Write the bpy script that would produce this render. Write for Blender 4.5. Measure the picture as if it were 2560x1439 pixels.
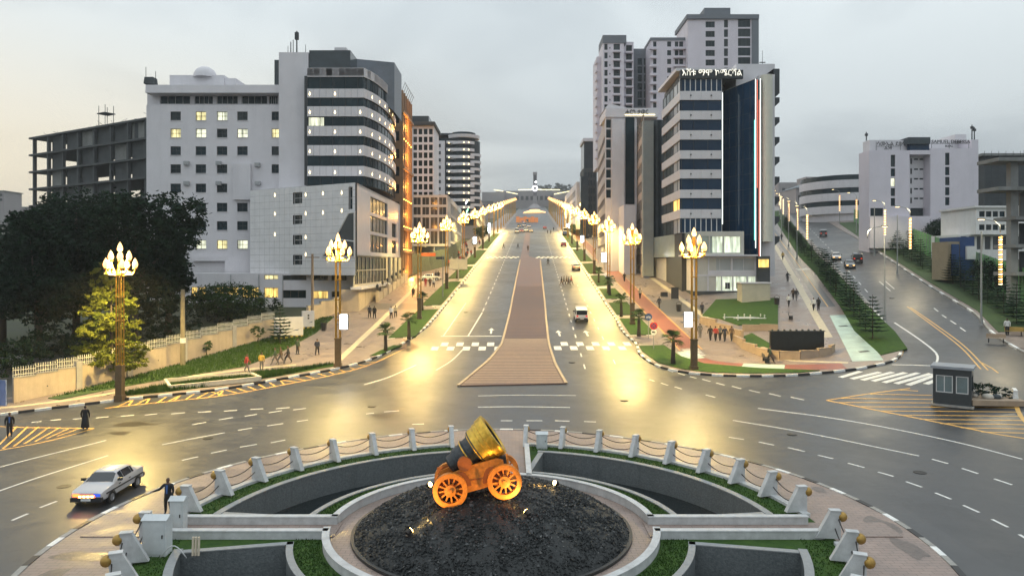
import bpy, bmesh, math, random
from mathutils import Vector, Matrix
R = math.radians
random.seed(7)
for o in list(bpy.data.objects): bpy.data.objects.remove(o)
SC = bpy.context.scene
COL = SC.collection
# ------------------------------------------------------------------ camera
F, CX, HY, ZC = 1778.0, 1280.0, 660.0, 12.2      # focal length in photo pixels, principal column, eye level row, eye height
cam = bpy.data.cameras.new('camera'); camo = bpy.data.objects.new('camera', cam); COL.objects.link(camo)
cam.sensor_width = 36.0; cam.lens = F / 2560 * 36.0
cam.shift_y = (HY - 719.5) / 2560
cam.clip_start = 0.5; cam.clip_end = 20000
camo.location = (0, 0, ZC); camo.rotation_euler = (R(90), 0, 0)
SC.camera = camo
# ------------------------------------------------------------------ sky
SUN_EL, SUN_AZ = R(7), R(-62)                     # low in the west, left of the avenue
W = bpy.data.worlds.new('World'); SC.world = W; W.use_nodes = True
nt = W.node_tree; nt.nodes.clear()
def N(t, **k):
    n = nt.nodes.new(t)
    for a, b in k.items():
        if a == 'op': n.operation = b
        elif isinstance(a, str) and hasattr(n, a): setattr(n, a, b)
    return n
def lk(a, b): nt.links.new(a, b)
def mth(op, a, b=None, c=None, clamp=False):
    n = nt.nodes.new('ShaderNodeMath'); n.operation = op; n.use_clamp = clamp
    for i, s in enumerate((a, b, c)):
        if s is None: continue
        if isinstance(s, (int, float)): n.inputs[i].default_value = s
        else: lk(s, n.inputs[i])
    return n.outputs[0]
def mixc(f, a, b):
    n = nt.nodes.new('ShaderNodeMix'); n.data_type = 'RGBA'
    for i, s in ((0, f), (6, a), (7, b)):
        if isinstance(s, (int, float)): n.inputs[i].default_value = s
        elif isinstance(s, tuple): n.inputs[i].default_value = (*s, 1)
        else: lk(s, n.inputs[i])
    return n.outputs[2]
def mrange(x, a, b, c=0.0, d=1.0):
    n = nt.nodes.new('ShaderNodeMapRange'); n.interpolation_type = 'SMOOTHSTEP'
    lk(x, n.inputs[0])
    for i, v in enumerate((a, b, c, d)): n.inputs[i + 1].default_value = v
    return n.outputs[0]
tc = N('ShaderNodeTexCoord'); sep = N('ShaderNodeSeparateXYZ'); lk(tc.outputs['Generated'], sep.inputs[0])
el = mth('MAXIMUM', sep.outputs[2], 0.0)
den = mth('ADD', el, 0.16)
cmb = N('ShaderNodeCombineXYZ'); lk(mth('DIVIDE', sep.outputs[0], den), cmb.inputs[0]); lk(mth('DIVIDE', sep.outputs[1], den), cmb.inputs[1])
nz = N('ShaderNodeTexNoise'); nz.inputs['Scale'].default_value = 0.75; nz.inputs['Detail'].default_value = 5; nz.inputs['Roughness'].default_value = 0.5; nz.inputs['Distortion'].default_value = 0.6
lk(cmb.outputs[0], nz.inputs['Vector'])
cl = mrange(nz.outputs[0], 0.40, 0.62)
grey = mixc(cl, (0.63, 0.69, 0.715), (0.46, 0.515, 0.55))
dt = nt.nodes.new('ShaderNodeVectorMath'); dt.operation = 'DOT_PRODUCT'; lk(tc.outputs['Generated'], dt.inputs[0]); dt.inputs[1].default_value = (math.sin(SUN_AZ), math.cos(SUN_AZ), 0.06)
warm = mth('MULTIPLY', mrange(dt.outputs['Value'], 0.38, 1.0), mrange(el, 0.34, 0.02))
cloudy = mixc(warm, grey, (1.10, 0.95, 0.67))
# overcast luminance: about three times as bright overhead as at the horizon
lum = mth('ADD', 0.86, mth('MULTIPLY', el, 1.5))
vm = nt.nodes.new('ShaderNodeVectorMath'); vm.operation = 'SCALE'; lk(cloudy, vm.inputs[0]); lk(lum, vm.inputs['Scale'])
sky = N('ShaderNodeTexSky'); sky.sky_type = 'NISHITA'; sky.sun_disc = False; sky.sun_elevation = SUN_EL; sky.sun_rotation = SUN_AZ; sky.air_density = 1.5; sky.dust_density = 3
sk = nt.nodes.new('ShaderNodeVectorMath'); sk.operation = 'SCALE'; lk(sky.outputs[0], sk.inputs[0]); sk.inputs['Scale'].default_value = 0.08
allsky = mixc(0.93, sk.outputs[0], vm.outputs[0])
bg = N('ShaderNodeBackground'); lk(allsky, bg.inputs[0]); bg.inputs[1].default_value = 1.0
wo = N('ShaderNodeOutputWorld'); lk(bg.outputs[0], wo.inputs[0])
# ------------------------------------------------------------------ sun behind the clouds
sl = bpy.data.lights.new('sun', 'SUN'); sl.energy = 0.5; sl.angle = R(20); sl.color = (1, 0.86, 0.68)
so = bpy.data.objects.new('sun', sl); COL.objects.link(so)
so.rotation_euler = (R(90) - SUN_EL, 0, -SUN_AZ + R(180))
so.location = (-200, 100, 60)
SC.view_settings.view_transform = 'Standard'; SC.view_settings.look = 'None'
SC.view_settings.exposure = 0.08; SC.view_settings.gamma = 1.0; SC.view_settings.use_curve_mapping = False
SC.render.engine = 'CYCLES'
cy = SC.cycles
cy.use_denoising = True; cy.max_bounces = 5; cy.diffuse_bounces = 2; cy.glossy_bounces = 3; cy.transmission_bounces = 3; cy.volume_bounces = 0; cy.transparent_max_bounces = 6
cy.sample_clamp_indirect = 3.0; cy.sample_clamp_direct = 0; cy.use_light_tree = True; cy.caustics_reflective = False; cy.caustics_refractive = False
try: cy.denoiser = 'OPENIMAGEDENOISE'; cy.denoising_input_passes = 'RGB_ALBEDO_NORMAL'
except Exception: pass
# ------------------------------------------------------------------ terrain
def ramp(t, a, b):
    return 0.0 if t <= a else ((t - a) ** 2 / (2 * (b - a)) if t < b else t - (a + b) / 2)
def sst(a, b, t):
    t = min(1, max(0, (t - a) / (b - a))); return t * t * (3 - 2 * t)
def gz(x, y):
    return 0.1 * ramp(min(y, 900), 46, 56) + 0.085 * ramp(min(x, 130), 13, 25) * sst(30, 60, y)
def at(u, v, h=0.0):
    """photo pixel -> point (x, y, z) on the terrain raised by h"""
    a, b = (u - CX) / F, (v - HY) / F
    t0, t = 12.0, 12.0
    while t < 3000:
        if ZC - b * t < gz(a * t, t) + h: break
        t0 = t; t *= 1.02
    lo, hi = t0, t
    for _ in range(40):
        m = (lo + hi) / 2
        if ZC - b * m < gz(a * m, m) + h: hi = m
        else: lo = m
    return Vector((a * lo, lo, gz(a * lo, lo) + h))
def fx(u, d): return (u - CX) / F * d
def fz(v, d): return ZC + (HY - v) / F * d
def ax(y, off): return off + 0.030 * (y - 100)      # lines that run along the avenue
# ------------------------------------------------------------------ materials
MATS = {}
def M(name, col, rough=0.6, var=0.12, scale=1.5, bump=0.0, bscale=30, metal=0.0, emit=None, es=0.0, spec=0.5, col2=None, sampling=None, stain=0.0, coat=0.0):
    if name in MATS: return MATS[name]
    m = bpy.data.materials.new(name); m.use_nodes = True; t = m.node_tree
    p = t.nodes['Principled BSDF']
    p.inputs['Roughness'].default_value = rough; p.inputs['Metallic'].default_value = metal
    p.inputs['Specular IOR Level'].default_value = spec; p.inputs['Coat Weight'].default_value = coat
    p.inputs['Base Color'].default_value = (*col, 1)
    if var or stain or bump:
        g = t.nodes.new('ShaderNodeNewGeometry')
    if var:
        n = t.nodes.new('ShaderNodeTexNoise'); n.inputs['Scale'].default_value = scale; n.inputs['Detail'].default_value = 6; n.inputs['Roughness'].default_value = 0.62
        t.links.new(g.outputs['Position'], n.inputs['Vector'])
        r = t.nodes.new('ShaderNodeMapRange'); t.links.new(n.outputs[0], r.inputs[0])
        r.inputs[1].default_value = 0.3; r.inputs[2].default_value = 0.7
        mx = t.nodes.new('ShaderNodeMix'); mx.data_type = 'RGBA'; t.links.new(r.outputs[0], mx.inputs[0])
        c2 = col2 if col2 else tuple(min(1, c * (1 + var)) for c in col)
        c1 = col if col2 else tuple(c * (1 - var) for c in col)
        mx.inputs[6].default_value = (*c1, 1); mx.inputs[7].default_value = (*c2, 1)
        last = mx.outputs[2]
        if stain:
            n2 = t.nodes.new('ShaderNodeTexNoise'); n2.inputs['Scale'].default_value = 0.7; n2.inputs['Detail'].default_value = 8; n2.inputs['Roughness'].default_value = 0.7
            mp = t.nodes.new('ShaderNodeMapping'); mp.inputs['Scale'].default_value = (1, 1, 0.12)
            t.links.new(g.outputs['Position'], mp.inputs[0]); t.links.new(mp.outputs[0], n2.inputs['Vector'])
            r2 = t.nodes.new('ShaderNodeMapRange'); t.links.new(n2.outputs[0], r2.inputs[0]); r2.inputs[1].default_value = 0.5; r2.inputs[2].default_value = 0.75; r2.inputs[4].default_value = stain
            m2 = t.nodes.new('ShaderNodeMix'); m2.data_type = 'RGBA'; t.links.new(r2.outputs[0], m2.inputs[0]); t.links.new(last, m2.inputs[6])
            m2.inputs[7].default_value = (*[c * 0.55 for c in col], 1); last = m2.outputs[2]
        t.links.new(last, p.inputs['Base Color'])
        rr = t.nodes.new('ShaderNodeMapRange'); t.links.new(n.outputs[0], rr.inputs[0]); rr.inputs[3].default_value = max(0.03, rough * 0.85); rr.inputs[4].default_value = min(1, rough * 1.15)
        t.links.new(rr.outputs[0], p.inputs['Roughness'])
    if bump:
        nb = t.nodes.new('ShaderNodeTexNoise'); nb.inputs['Scale'].default_value = bscale; nb.inputs['Detail'].default_value = 4
        t.links.new(g.outputs['Position'], nb.inputs['Vector'])
        b = t.nodes.new('ShaderNodeBump'); b.inputs['Strength'].default_value = bump; b.inputs['Distance'].default_value = 0.03
        t.links.new(nb.outputs[0], b.inputs['Height']); t.links.new(b.outputs[0], p.inputs['Normal'])
    if emit:
        p.inputs['Emission Color'].default_value = (*emit, 1); p.inputs['Emission Strength'].default_value = es
    if sampling: m.cycles.emission_sampling = sampling
    MATS[name] = m
    return m
# ------------------------------------------------------------------ mesh building
class MB:
    def __init__(s): s.v = []; s.f = []; s.m = []
    def add(s, vs, fs, mi=0):
        b = len(s.v); s.v += [tuple(v) for v in vs]
        for f in fs: s.f.append(tuple(b + i for i in f)); s.m.append(mi)
        return s
    def box(s, x0, y0, z0, x1, y1, z1, mi=0, taper=0):
        t = taper
        return s.add([(x0, y0, z0), (x1, y0, z0), (x1, y1, z0), (x0, y1, z0), (x0 + t, y0 + t, z1), (x1 - t, y0 + t, z1), (x1 - t, y1 - t, z1), (x0 + t, y1 - t, z1)],
                     [(3, 2, 1, 0), (4, 5, 6, 7), (0, 1, 5, 4), (1, 2, 6, 5), (2, 3, 7, 6), (3, 0, 4, 7)], mi)
    def quad(s, a, b, c, d, mi=0): return s.add([a, b, c, d], [(0, 1, 2, 3)], mi)
    def tube(s, pts, rad, n=8, mi=0, cap=True):
        pts = [Vector(p) for p in pts]
        if not isinstance(rad, (list, tuple)): rad = [rad] * len(pts)
        ref = None; b = len(s.v)
        for i, p in enumerate(pts):
            d = (pts[min(i + 1, len(pts) - 1)] - pts[max(i - 1, 0)])
            if d.length < 1e-9: d = Vector((0, 0, 1))
            d.normalize()
            if ref is None:
                ref = Vector((1, 0, 0)) if abs(d.x) < 0.9 else Vector((0, 1, 0))
            a = (ref - d * ref.dot(d))
            if a.length < 1e-6: a = d.orthogonal()
            a.normalize(); c = d.cross(a); ref = a
            for k in range(n):
                w = 2 * math.pi * k / n
                s.v.append(tuple(p + (a * math.cos(w) + c * math.sin(w)) * rad[i]))
        for i in range(len(pts) - 1):
            for k in range(n):
                k2 = (k + 1) % n
                s.f.append((b + i * n + k, b + i * n + k2, b + (i + 1) * n + k2, b + (i + 1) * n + k)); s.m.append(mi)
        if cap:
            s.f.append(tuple(b + k for k in range(n - 1, -1, -1))); s.m.append(mi)
            e = b + (len(pts) - 1) * n
            s.f.append(tuple(e + k for k in range(n))); s.m.append(mi)
        return s
    def cyl(s, p0, p1, r0, r1=None, n=10, mi=0): return s.tube([p0, p1], [r0, r0 if r1 is None else r1], n, mi)
    def lathe(s, prof, n=16, mi=0, o=(0, 0, 0), axis=None):
        """prof: (radius, height) pairs, about z through o, or about axis"""
        z = Vector(axis).normalized() if axis else Vector((0, 0, 1)); a = z.orthogonal().normalized() if axis else Vector((1, 0, 0)); c = z.cross(a)
        b = len(s.v); o = Vector(o)
        for r, h in prof:
            for k in range(n):
                w = 2 * math.pi * k / n
                s.v.append(tuple(o + z * h + (a * math.cos(w) + c * math.sin(w)) * max(r, 1e-4)))
        for i in range(len(prof) - 1):
            for k in range(n):
                k2 = (k + 1) % n
                s.f.append((b + i * n + k, b + i * n + k2, b + (i + 1) * n + k2, b + (i + 1) * n + k)); s.m.append(mi)
        return s
    def ball(s, o, r, n=12, mi=0, sz=1.0):
        k = max(4, n // 2)
        return s.lathe([(r * math.sin(math.pi * i / k), -r * sz * math.cos(math.pi * i / k)) for i in range(k + 1)], n, mi, o)
    def prism(s, poly, z0, z1, mi=0):
        n = len(poly)
        vs = [(p[0], p[1], z0) for p in poly] + [(p[0], p[1], z1) for p in poly]
        fs = [tuple(range(n - 1, -1, -1)), tuple(range(n, 2 * n))] + [(i, (i + 1) % n, n + (i + 1) % n, n + i) for i in range(n)]
        return s.add(vs, fs, mi)
    def wall(s, x0, z0, x1, z1, holes, dep=0.25, mi=0, y=0.0):
        """wall in the x-z plane seen from -y, with openings and their reveals"""
        xs = sorted({x0, x1, *[h[0] for h in holes], *[h[2] for h in holes]}); zs = sorted({z0, z1, *[h[1] for h in holes], *[h[3] for h in holes]})
        xs = [x for x in xs if x0 - 1e-6 <= x <= x1 + 1e-6]; zs = [z for z in zs if z0 - 1e-6 <= z <= z1 + 1e-6]
        for i in range(len(xs) - 1):
            run = None
            for j in range(len(zs) - 1):
                cx, cz = (xs[i] + xs[i + 1]) / 2, (zs[j] + zs[j + 1]) / 2
                solid = not any(h[0] < cx < h[2] and h[1] < cz < h[3] for h in holes)
                if solid: s.quad((xs[i], y, zs[j]), (xs[i + 1], y, zs[j]), (xs[i + 1], y, zs[j + 1]), (xs[i], y, zs[j + 1]), mi)
        for a, b, c, d in holes:
            s.quad((a, y, b), (a, y + dep, b), (a, y + dep, d), (a, y, d), mi); s.quad((c, y, d), (c, y + dep, d), (c, y + dep, b), (c, y, b), mi)
            s.quad((a, y, d), (a, y + dep, d), (c, y + dep, d), (c, y, d), mi); s.quad((a, y + dep, b), (a, y, b), (c, y, b), (c, y + dep, b), mi)
        return s
    def tf(s, mat):
        s.v = [tuple(mat @ Vector(v)) for v in s.v]; return s
    def mesh(s, name, mats, smooth=False, ang=None):
        me = bpy.data.meshes.new(name); me.from_pydata(s.v, [], s.f)
        for m in (mats if isinstance(mats, (list, tuple)) else [mats]): me.materials.append(m)
        me.polygons.foreach_set('material_index', s.m)
        if smooth: me.polygons.foreach_set('use_smooth', [True] * len(s.f))
        me.update()
        if smooth and ang:
            try: me.set_sharp_from_angle(angle=R(ang))
            except Exception: pass
        return me
def link(name, data, parent=None, loc=(0, 0, 0), rot=0.0, mats=None, scale=None):
    o = bpy.data.objects.new(name, data); COL.objects.link(o)
    if parent is not None: o.parent = parent
    o.location = loc
    o.rotation_euler = rot if isinstance(rot, (tuple, list)) else (0, 0, rot)
    if scale is not None: o.scale = scale if isinstance(scale, (tuple, list)) else (scale,) * 3
    if mats:
        for i, m in enumerate(mats if isinstance(mats, (list, tuple)) else [mats]):
            if m is not None: o.material_slots[i].link = 'OBJECT'; o.material_slots[i].material = m
    return o
def tag(o, label=None, cat=None, group=None, kind=None):
    if label: o['label'] = label
    if cat: o['category'] = cat
    if group: o['group'] = group
    if kind: o['kind'] = kind
    return o
def thing(name, label, cat, loc=(0, 0, 0), rot=0.0, group=None): return tag(link(name, None, None, loc, rot), label, cat, group)
def copy_tree(o, parent=None):
    c = o.copy(); COL.objects.link(c); c.parent = parent
    for ch in list(o.children): copy_tree(ch, c)
    return c
ORD = 'first second third fourth fifth sixth seventh eighth ninth tenth eleventh twelfth thirteenth fourteenth fifteenth sixteenth seventeenth eighteenth nineteenth twentieth twenty-first twenty-second twenty-third twenty-fourth'.split() + [a + b for a in ('twenty-', 'thirty-', 'forty-') for b in 'first second third fourth fifth sixth seventh eighth ninth'.split() if not (a == 'twenty-' and b in ('first', 'second', 'third', 'fourth'))]
def resample(pts, step):
    pts = [Vector(p) for p in pts]; out = [pts[0].copy()]
    for a, b in zip(pts, pts[1:]):
        n = max(1, int(math.ceil((b - a).length / step)))
        for i in range(1, n + 1): out.append(a.lerp(b, i / n))
    return out
def spline(pts, step):
    """Catmull-Rom through pts, about evenly spaced"""
    P = [Vector(p) for p in pts]; P = [P[0] * 2 - P[1]] + P + [P[-1] * 2 - P[-2]]; o = []
    for i in range(1, len(P) - 2):
        n = max(1, int((P[i + 1] - P[i]).length / step))
        for k in range(n):
            t = k / n; a, b, c, d = P[i - 1], P[i], P[i + 1], P[i + 2]
            o.append(0.5 * ((2 * b) + (c - a) * t + (2 * a - 5 * b + 4 * c - d) * t * t + (3 * b - a - 3 * c + d) * t ** 3))
    o.append(P[-2]); return o
YC = [46 + k for k in range(0, 11)]; YC2 = [30 + 2 * k for k in range(0, 16)]; XC = [13 + 1.5 * k for k in range(0, 9)]
def drape(name, pts, mat, off=0.0, skirt=0.0, parent=None, kind=None, cuts=True, smooth=False):
    """a sheet that follows the terrain, off above it, with edges that go down by skirt"""
    bm = bmesh.new(); vs = [bm.verts.new((p[0], p[1], 0)) for p in pts]; f = bm.faces.new(vs)
    if f.normal.z < 0: f.normal_flip()
    f.normal_update()
    if f.normal.z < 0: f.normal_flip()
    bmesh.ops.triangulate(bm, faces=bm.faces[:])
    x0, x1 = min(p[0] for p in pts), max(p[0] for p in pts); y0, y1 = min(p[1] for p in pts), max(p[1] for p in pts)
    if cuts:
        L = [((0, y, 0), (0, 1, 0)) for y in sorted(set(YC + (YC2 if x1 > 13 else []))) if y0 < y < y1] + [((x, 0, 0), (1, 0, 0)) for x in XC if x0 < x < x1]
        if x1 > 130 > x0: L.append(((130, 0, 0), (1, 0, 0)))
        if y1 > 900 > y0: L.append(((0, 900, 0), (0, 1, 0)))
        for co, no in L: bmesh.ops.bisect_plane(bm, geom=bm.verts[:] + bm.edges[:] + bm.faces[:], plane_co=co, plane_no=no)
        bmesh.ops.triangulate(bm, faces=bm.faces[:])
    for v in bm.verts: v.co.z = gz(v.co.x, v.co.y) + off
    if skirt:
        be = [e for e in bm.edges if e.is_boundary]
        r = bmesh.ops.extrude_edge_only(bm, edges=be)
        for g in r['geom']:
            if isinstance(g, bmesh.types.BMVert): g.co.z -= skirt
    bmesh.ops.recalc_face_normals(bm, faces=bm.faces[:])
    up = [f for f in bm.faces if abs(f.normal.z) > 0.7]
    if up and sum(f.normal.z for f in up) < 0: bmesh.ops.reverse_faces(bm, faces=bm.faces[:])
    me = bpy.data.meshes.new(name); bm.to_mesh(me); bm.free(); me.materials.append(mat)
    o = link(name, me, parent)
    if kind: o['kind'] = kind
    return o
def keyhole(outer, hole):
    ar = lambda l: sum(a[0] * b[1] - b[0] * a[1] for a, b in zip(l, l[1:] + l[:1]))
    if ar(outer) < 0: outer = outer[::-1]
    if ar(hole) > 0: hole = hole[::-1]
    j = min(range(len(hole)), key=lambda k: hole[k][1]); i = min(range(len(outer)), key=lambda k: (outer[k][0] - hole[j][0]) ** 2 + (outer[k][1] - hole[j][1]) ** 2)
    return outer[i:] + outer[:i] + [(outer[i][0] - 1e-3, outer[i][1])] + hole[j:] + hole[:j] + [(hole[j][0] + 1e-3, hole[j][1])]
def strip(name, pts, w, mat, off=0.012, parent=None, step=1.0, thick=0.0):
    """a painted line or low band along a polyline"""
    pts = resample([(p[0], p[1], 0) for p in pts], step); b = MB(); L = []; Rr = []
    for i, p in enumerate(pts):
        d = pts[min(i + 1, len(pts) - 1)] - pts[max(i - 1, 0)]; d.z = 0; d.normalize(); n = Vector((-d.y, d.x, 0)) * (w / 2)
        for lst, q in ((L, p + n), (Rr, p - n)): lst.append((q.x, q.y, gz(q.x, q.y) + off))
    for i in range(len(pts) - 1):
        b.quad(Rr[i], Rr[i + 1], L[i + 1], L[i])
        if thick:
            dn = lambda q: (q[0], q[1], q[2] - thick)
            b.quad(dn(Rr[i]), dn(Rr[i + 1]), Rr[i + 1], Rr[i]); b.quad(L[i], L[i + 1], dn(L[i + 1]), dn(L[i]))
    return link(name, b.mesh(name, mat), parent)
# ================================================================== surfaces of the place
def asphalt():
    m = bpy.data.materials.new('wet_asphalt'); m.use_nodes = True; t = m.node_tree; p = t.nodes['Principled BSDF']
    g = t.nodes.new('ShaderNodeNewGeometry')
    def noise(sc, det=4, ro=.55, mp=None):
        n = t.nodes.new('ShaderNodeTexNoise'); n.inputs['Scale'].default_value = sc; n.inputs['Detail'].default_value = det; n.inputs['Roughness'].default_value = ro
        src = g.outputs['Position']
        if mp:
            q = t.nodes.new('ShaderNodeMapping'); q.inputs['Scale'].default_value = mp; t.links.new(src, q.inputs[0]); src = q.outputs[0]
        t.links.new(src, n.inputs['Vector']); return n.outputs[0]
    def mr(x, a, b, c, d):
        r = t.nodes.new('ShaderNodeMapRange'); r.interpolation_type = 'SMOOTHSTEP'; t.links.new(x, r.inputs[0])
        for i, v in enumerate((a, b, c, d)): r.inputs[i + 1].default_value = v
        return r.outputs[0]
    def mul(a, b, op='MULTIPLY'):
        k = t.nodes.new('ShaderNodeMath'); k.operation = op; t.links.new(a, k.inputs[0])
        if isinstance(b, float): k.inputs[1].default_value = b
        else: t.links.new(b, k.inputs[1])
        return k.outputs[0]
    big = noise(0.09, 5, .6); mid = noise(0.8, 6, .65); fine = noise(38, 3, .6); streak = noise(0.5, 5, .6, (1, .12, 1))
    wet = mr(big, .38, .62, 0, 1)
    c = t.nodes.new('ShaderNodeMix'); c.data_type = 'RGBA'; t.links.new(mr(mid, .3, .7, 0, 1), c.inputs[0])
    c.inputs[6].default_value = (.028, .030, .034, 1); c.inputs[7].default_value = (.046, .047, .049, 1)
    c2 = t.nodes.new('ShaderNodeMix'); c2.data_type = 'RGBA'; t.links.new(mul(mr(streak, .55, .75, 0, 1), .5), c2.inputs[0]); t.links.new(c.outputs[2], c2.inputs[6]); c2.inputs[7].default_value = (.03, .03, .033, 1)
    # repair patches and oily tracks
    vo = t.nodes.new('ShaderNodeTexVoronoi'); vo.inputs['Scale'].default_value = .11; vo.distance = 'CHEBYCHEV'; t.links.new(g.outputs['Position'], vo.inputs['Vector'])
    sp_ = t.nodes.new('ShaderNodeSeparateColor'); t.links.new(vo.outputs['Color'], sp_.inputs[0])
    c3 = t.nodes.new('ShaderNodeMix'); c3.data_type = 'RGBA'; t.links.new(mul(mr(sp_.outputs[0], .78, .80, 0, 1), .45), c3.inputs[0]); t.links.new(c2.outputs[2], c3.inputs[6]); c3.inputs[7].default_value = (.018, .019, .021, 1)
    vc = t.nodes.new('ShaderNodeTexVoronoi'); vc.feature = 'DISTANCE_TO_EDGE'; vc.inputs['Scale'].default_value = .22; wob = t.nodes.new('ShaderNodeVectorMath'); wob.operation = 'MULTIPLY_ADD'; nq = t.nodes.new('ShaderNodeTexNoise'); nq.inputs['Scale'].default_value = .9; nq.inputs['Detail'].default_value = 5; t.links.new(g.outputs['Position'], nq.inputs['Vector'])
    t.links.new(nq.outputs['Color'], wob.inputs[0]); wob.inputs[1].default_value = (3, 3, 3); t.links.new(g.outputs['Position'], wob.inputs[2]); t.links.new(wob.outputs[0], vc.inputs['Vector'])
    c4_ = t.nodes.new('ShaderNodeMix'); c4_.data_type = 'RGBA'; t.links.new(mul(mr(vc.outputs['Distance'], 0, .012, 1, 0), .6), c4_.inputs[0]); t.links.new(c3.outputs[2], c4_.inputs[6]); c4_.inputs[7].default_value = (.010, .010, .011, 1)
    t.links.new(c4_.outputs[2], p.inputs['Base Color'])
    ro = t.nodes.new('ShaderNodeMath'); ro.operation = 'ADD'; t.links.new(mul(wet, -.09), ro.inputs[0]); t.links.new(mr(mid, .25, .75, .41, .51), ro.inputs[1])
    t.links.new(ro.outputs[0], p.inputs['Roughness'])
    p.inputs['Specular IOR Level'].default_value = .85
    b = t.nodes.new('ShaderNodeBump'); b.inputs['Strength'].default_value = .10; b.inputs['Distance'].default_value = .01; t.links.new(fine, b.inputs['Height'])
    t.links.new(b.outputs[0], p.inputs['Normal'])
    return m
ASPH = asphalt()
PAVE = M('pink_paving', (.30, .235, .205), .5, .16, .5, .25, 9, stain=.0)
def paving(name, c1, c2, mortar, sx, sy, rough=.5):
    m = bpy.data.materials.new(name); m.use_nodes = True; t = m.node_tree; p = t.nodes['Principled BSDF']
    g = t.nodes.new('ShaderNodeNewGeometry')
    br = t.nodes.new('ShaderNodeTexBrick'); t.links.new(g.outputs['Position'], br.inputs['Vector'])
    br.inputs['Scale'].default_value = 1.0; br.inputs['Brick Width'].default_value = sx; br.inputs['Row Height'].default_value = sy; br.inputs['Mortar Size'].default_value = .012; br.inputs['Bias'].default_value = 0
    br.inputs['Color1'].default_value = (*c1, 1); br.inputs['Color2'].default_value = (*c2, 1); br.inputs['Mortar'].default_value = (*mortar, 1)
    n = t.nodes.new('ShaderNodeTexNoise'); n.inputs['Scale'].default_value = .55; n.inputs['Detail'].default_value = 7; n.inputs['Roughness'].default_value = .65; t.links.new(g.outputs['Position'], n.inputs['Vector'])
    r = t.nodes.new('ShaderNodeMapRange'); t.links.new(n.outputs[0], r.inputs[0]); r.inputs[1].default_value = .3; r.inputs[2].default_value = .72; r.inputs[3].default_value = 1.12; r.inputs[4].default_value = .66
    x = t.nodes.new('ShaderNodeVectorMath'); x.operation = 'SCALE'; t.links.new(br.outputs[0], x.inputs[0]); t.links.new(r.outputs[0], x.inputs['Scale']); t.links.new(x.outputs[0], p.inputs['Base Color'])
    r2 = t.nodes.new('ShaderNodeMapRange'); t.links.new(n.outputs[0], r2.inputs[0]); r2.inputs[1].default_value = .4; r2.inputs[2].default_value = .7; r2.inputs[3].default_value = rough + .1; r2.inputs[4].default_value = rough - .22; t.links.new(r2.outputs[0], p.inputs['Roughness'])
    b = t.nodes.new('ShaderNodeBump'); b.inputs['Strength'].default_value = .4; b.inputs['Distance'].default_value = .01; t.links.new(br.outputs['Fac'], b.inputs['Height']); b.invert = True; t.links.new(b.outputs[0], p.inputs['Normal'])
    return m
PAVE = paving('pink_paving_slabs', (.33, .25, .215), (.29, .22, .19), (.16, .13, .115), .5, .25)
PAVE2 = paving('grey_pink_paving', (.27, .215, .19), (.235, .19, .168), (.13, .11, .10), .6, .3, .42)
GRASS = M('lawn_grass', (.022, .058, .010), .9, .3, 2.2, .9, 25, col2=(.050, .100, .018), spec=.2)
GRASS_D = M('rough_grass', (.022, .055, .012), .85, .3, 1.2, .9, 18, col2=(.05, .085, .022))
EARTH = M('dark_earth', (.035, .04, .026), .9, .3, .25, .5, 3, col2=(.05, .065, .03))
WHITE_P = M('white_road_paint', (.50, .50, .48), .5, .3, 5, col2=(.80, .80, .77)); YELL_P = M('orange_yellow_road_paint', (.66, .38, .10), .5, .2, 3); CREAM_P = M('cream_tactile_strip', (.50, .43, .30), .5, .15, 2)
RED_T = M('red_cycle_path', (.24, .085, .06), .45, .2, .8); TURQ = M('turquoise_path_paint', (.40, .52, .46), .45, .18, .9, .2, 20)
MED = M('brown_median_paving', (.12, .066, .048), .42, .2, .5, .3, 10)
KW, KB = M('white_kerb_paint', (.72, .72, .70), .6, .18, 4), M('black_kerb_paint', (.022, .022, .024), .5, .2, 4)
KG = M('grey_kerb_concrete', (.30, .29, .27), .75, .18, 4)
# ground under everything, out to the horizon
def ground():
    b = MB(); ys = [-400, 0, 10, 15, 17, 20, 24, 28] + YC2 + [48, 50, 52, 53, 54, 55, 56, 57, 59, 62, 70, 90, 150, 300, 500, 700, 900, 1500, 4000, 9000]; ys = sorted(set(ys + YC))
    xs = sorted(set([-6000, -1500, -600, -200, -80, -30, -18, -15, -12, -6, 0, 6, 10, 60, 90, 130, 200, 600, 1500, 6000] + XC))
    for y in ys:
        for x in xs: b.v.append((x, y, gz(x, y) - (.09 if math.hypot(x + .9, y - 32.4) > 17 else 1.9)))
    n = len(xs)
    for j in range(len(ys) - 1):
        for i in range(n - 1): b.f.append((j * n + i, j * n + i + 1, (j + 1) * n + i + 1, (j + 1) * n + i)); b.m.append(0)
    return tag(link('ground', b.mesh('ground', EARTH)), kind='structure')
ground()
road = drape('road', keyhole([(-95, -30), (0, -30), (95, -30), (95, 88), (ax(88, 17), 88), (ax(899, 16), 899), (ax(899, -13), 899), (ax(76, -14), 76), (-95, 76)], [(-.9 + 17.8 * math.sin(R(a)), 32.4 + 17.8 * math.cos(R(a))) for a in range(0, 360, 5)]), ASPH, 0, kind='structure')
rkL = [at(*p) for p in [(2180, 760), (2100, 680), (2050, 640), (1990, 560), (1960, 525)]]; rkR = [at(*p) for p in [(2420, 780), (2300, 710), (2150, 610), (2060, 560), (1990, 530)]]
rkL = [(47.5, 94.5), (58, 125.7), (66, 151), (97.5, 243), (127, 330)]; rkR = [(55, 85), (62.2, 107), (82.5, 166), (104, 232), (130, 305), (160, 390)]
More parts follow.
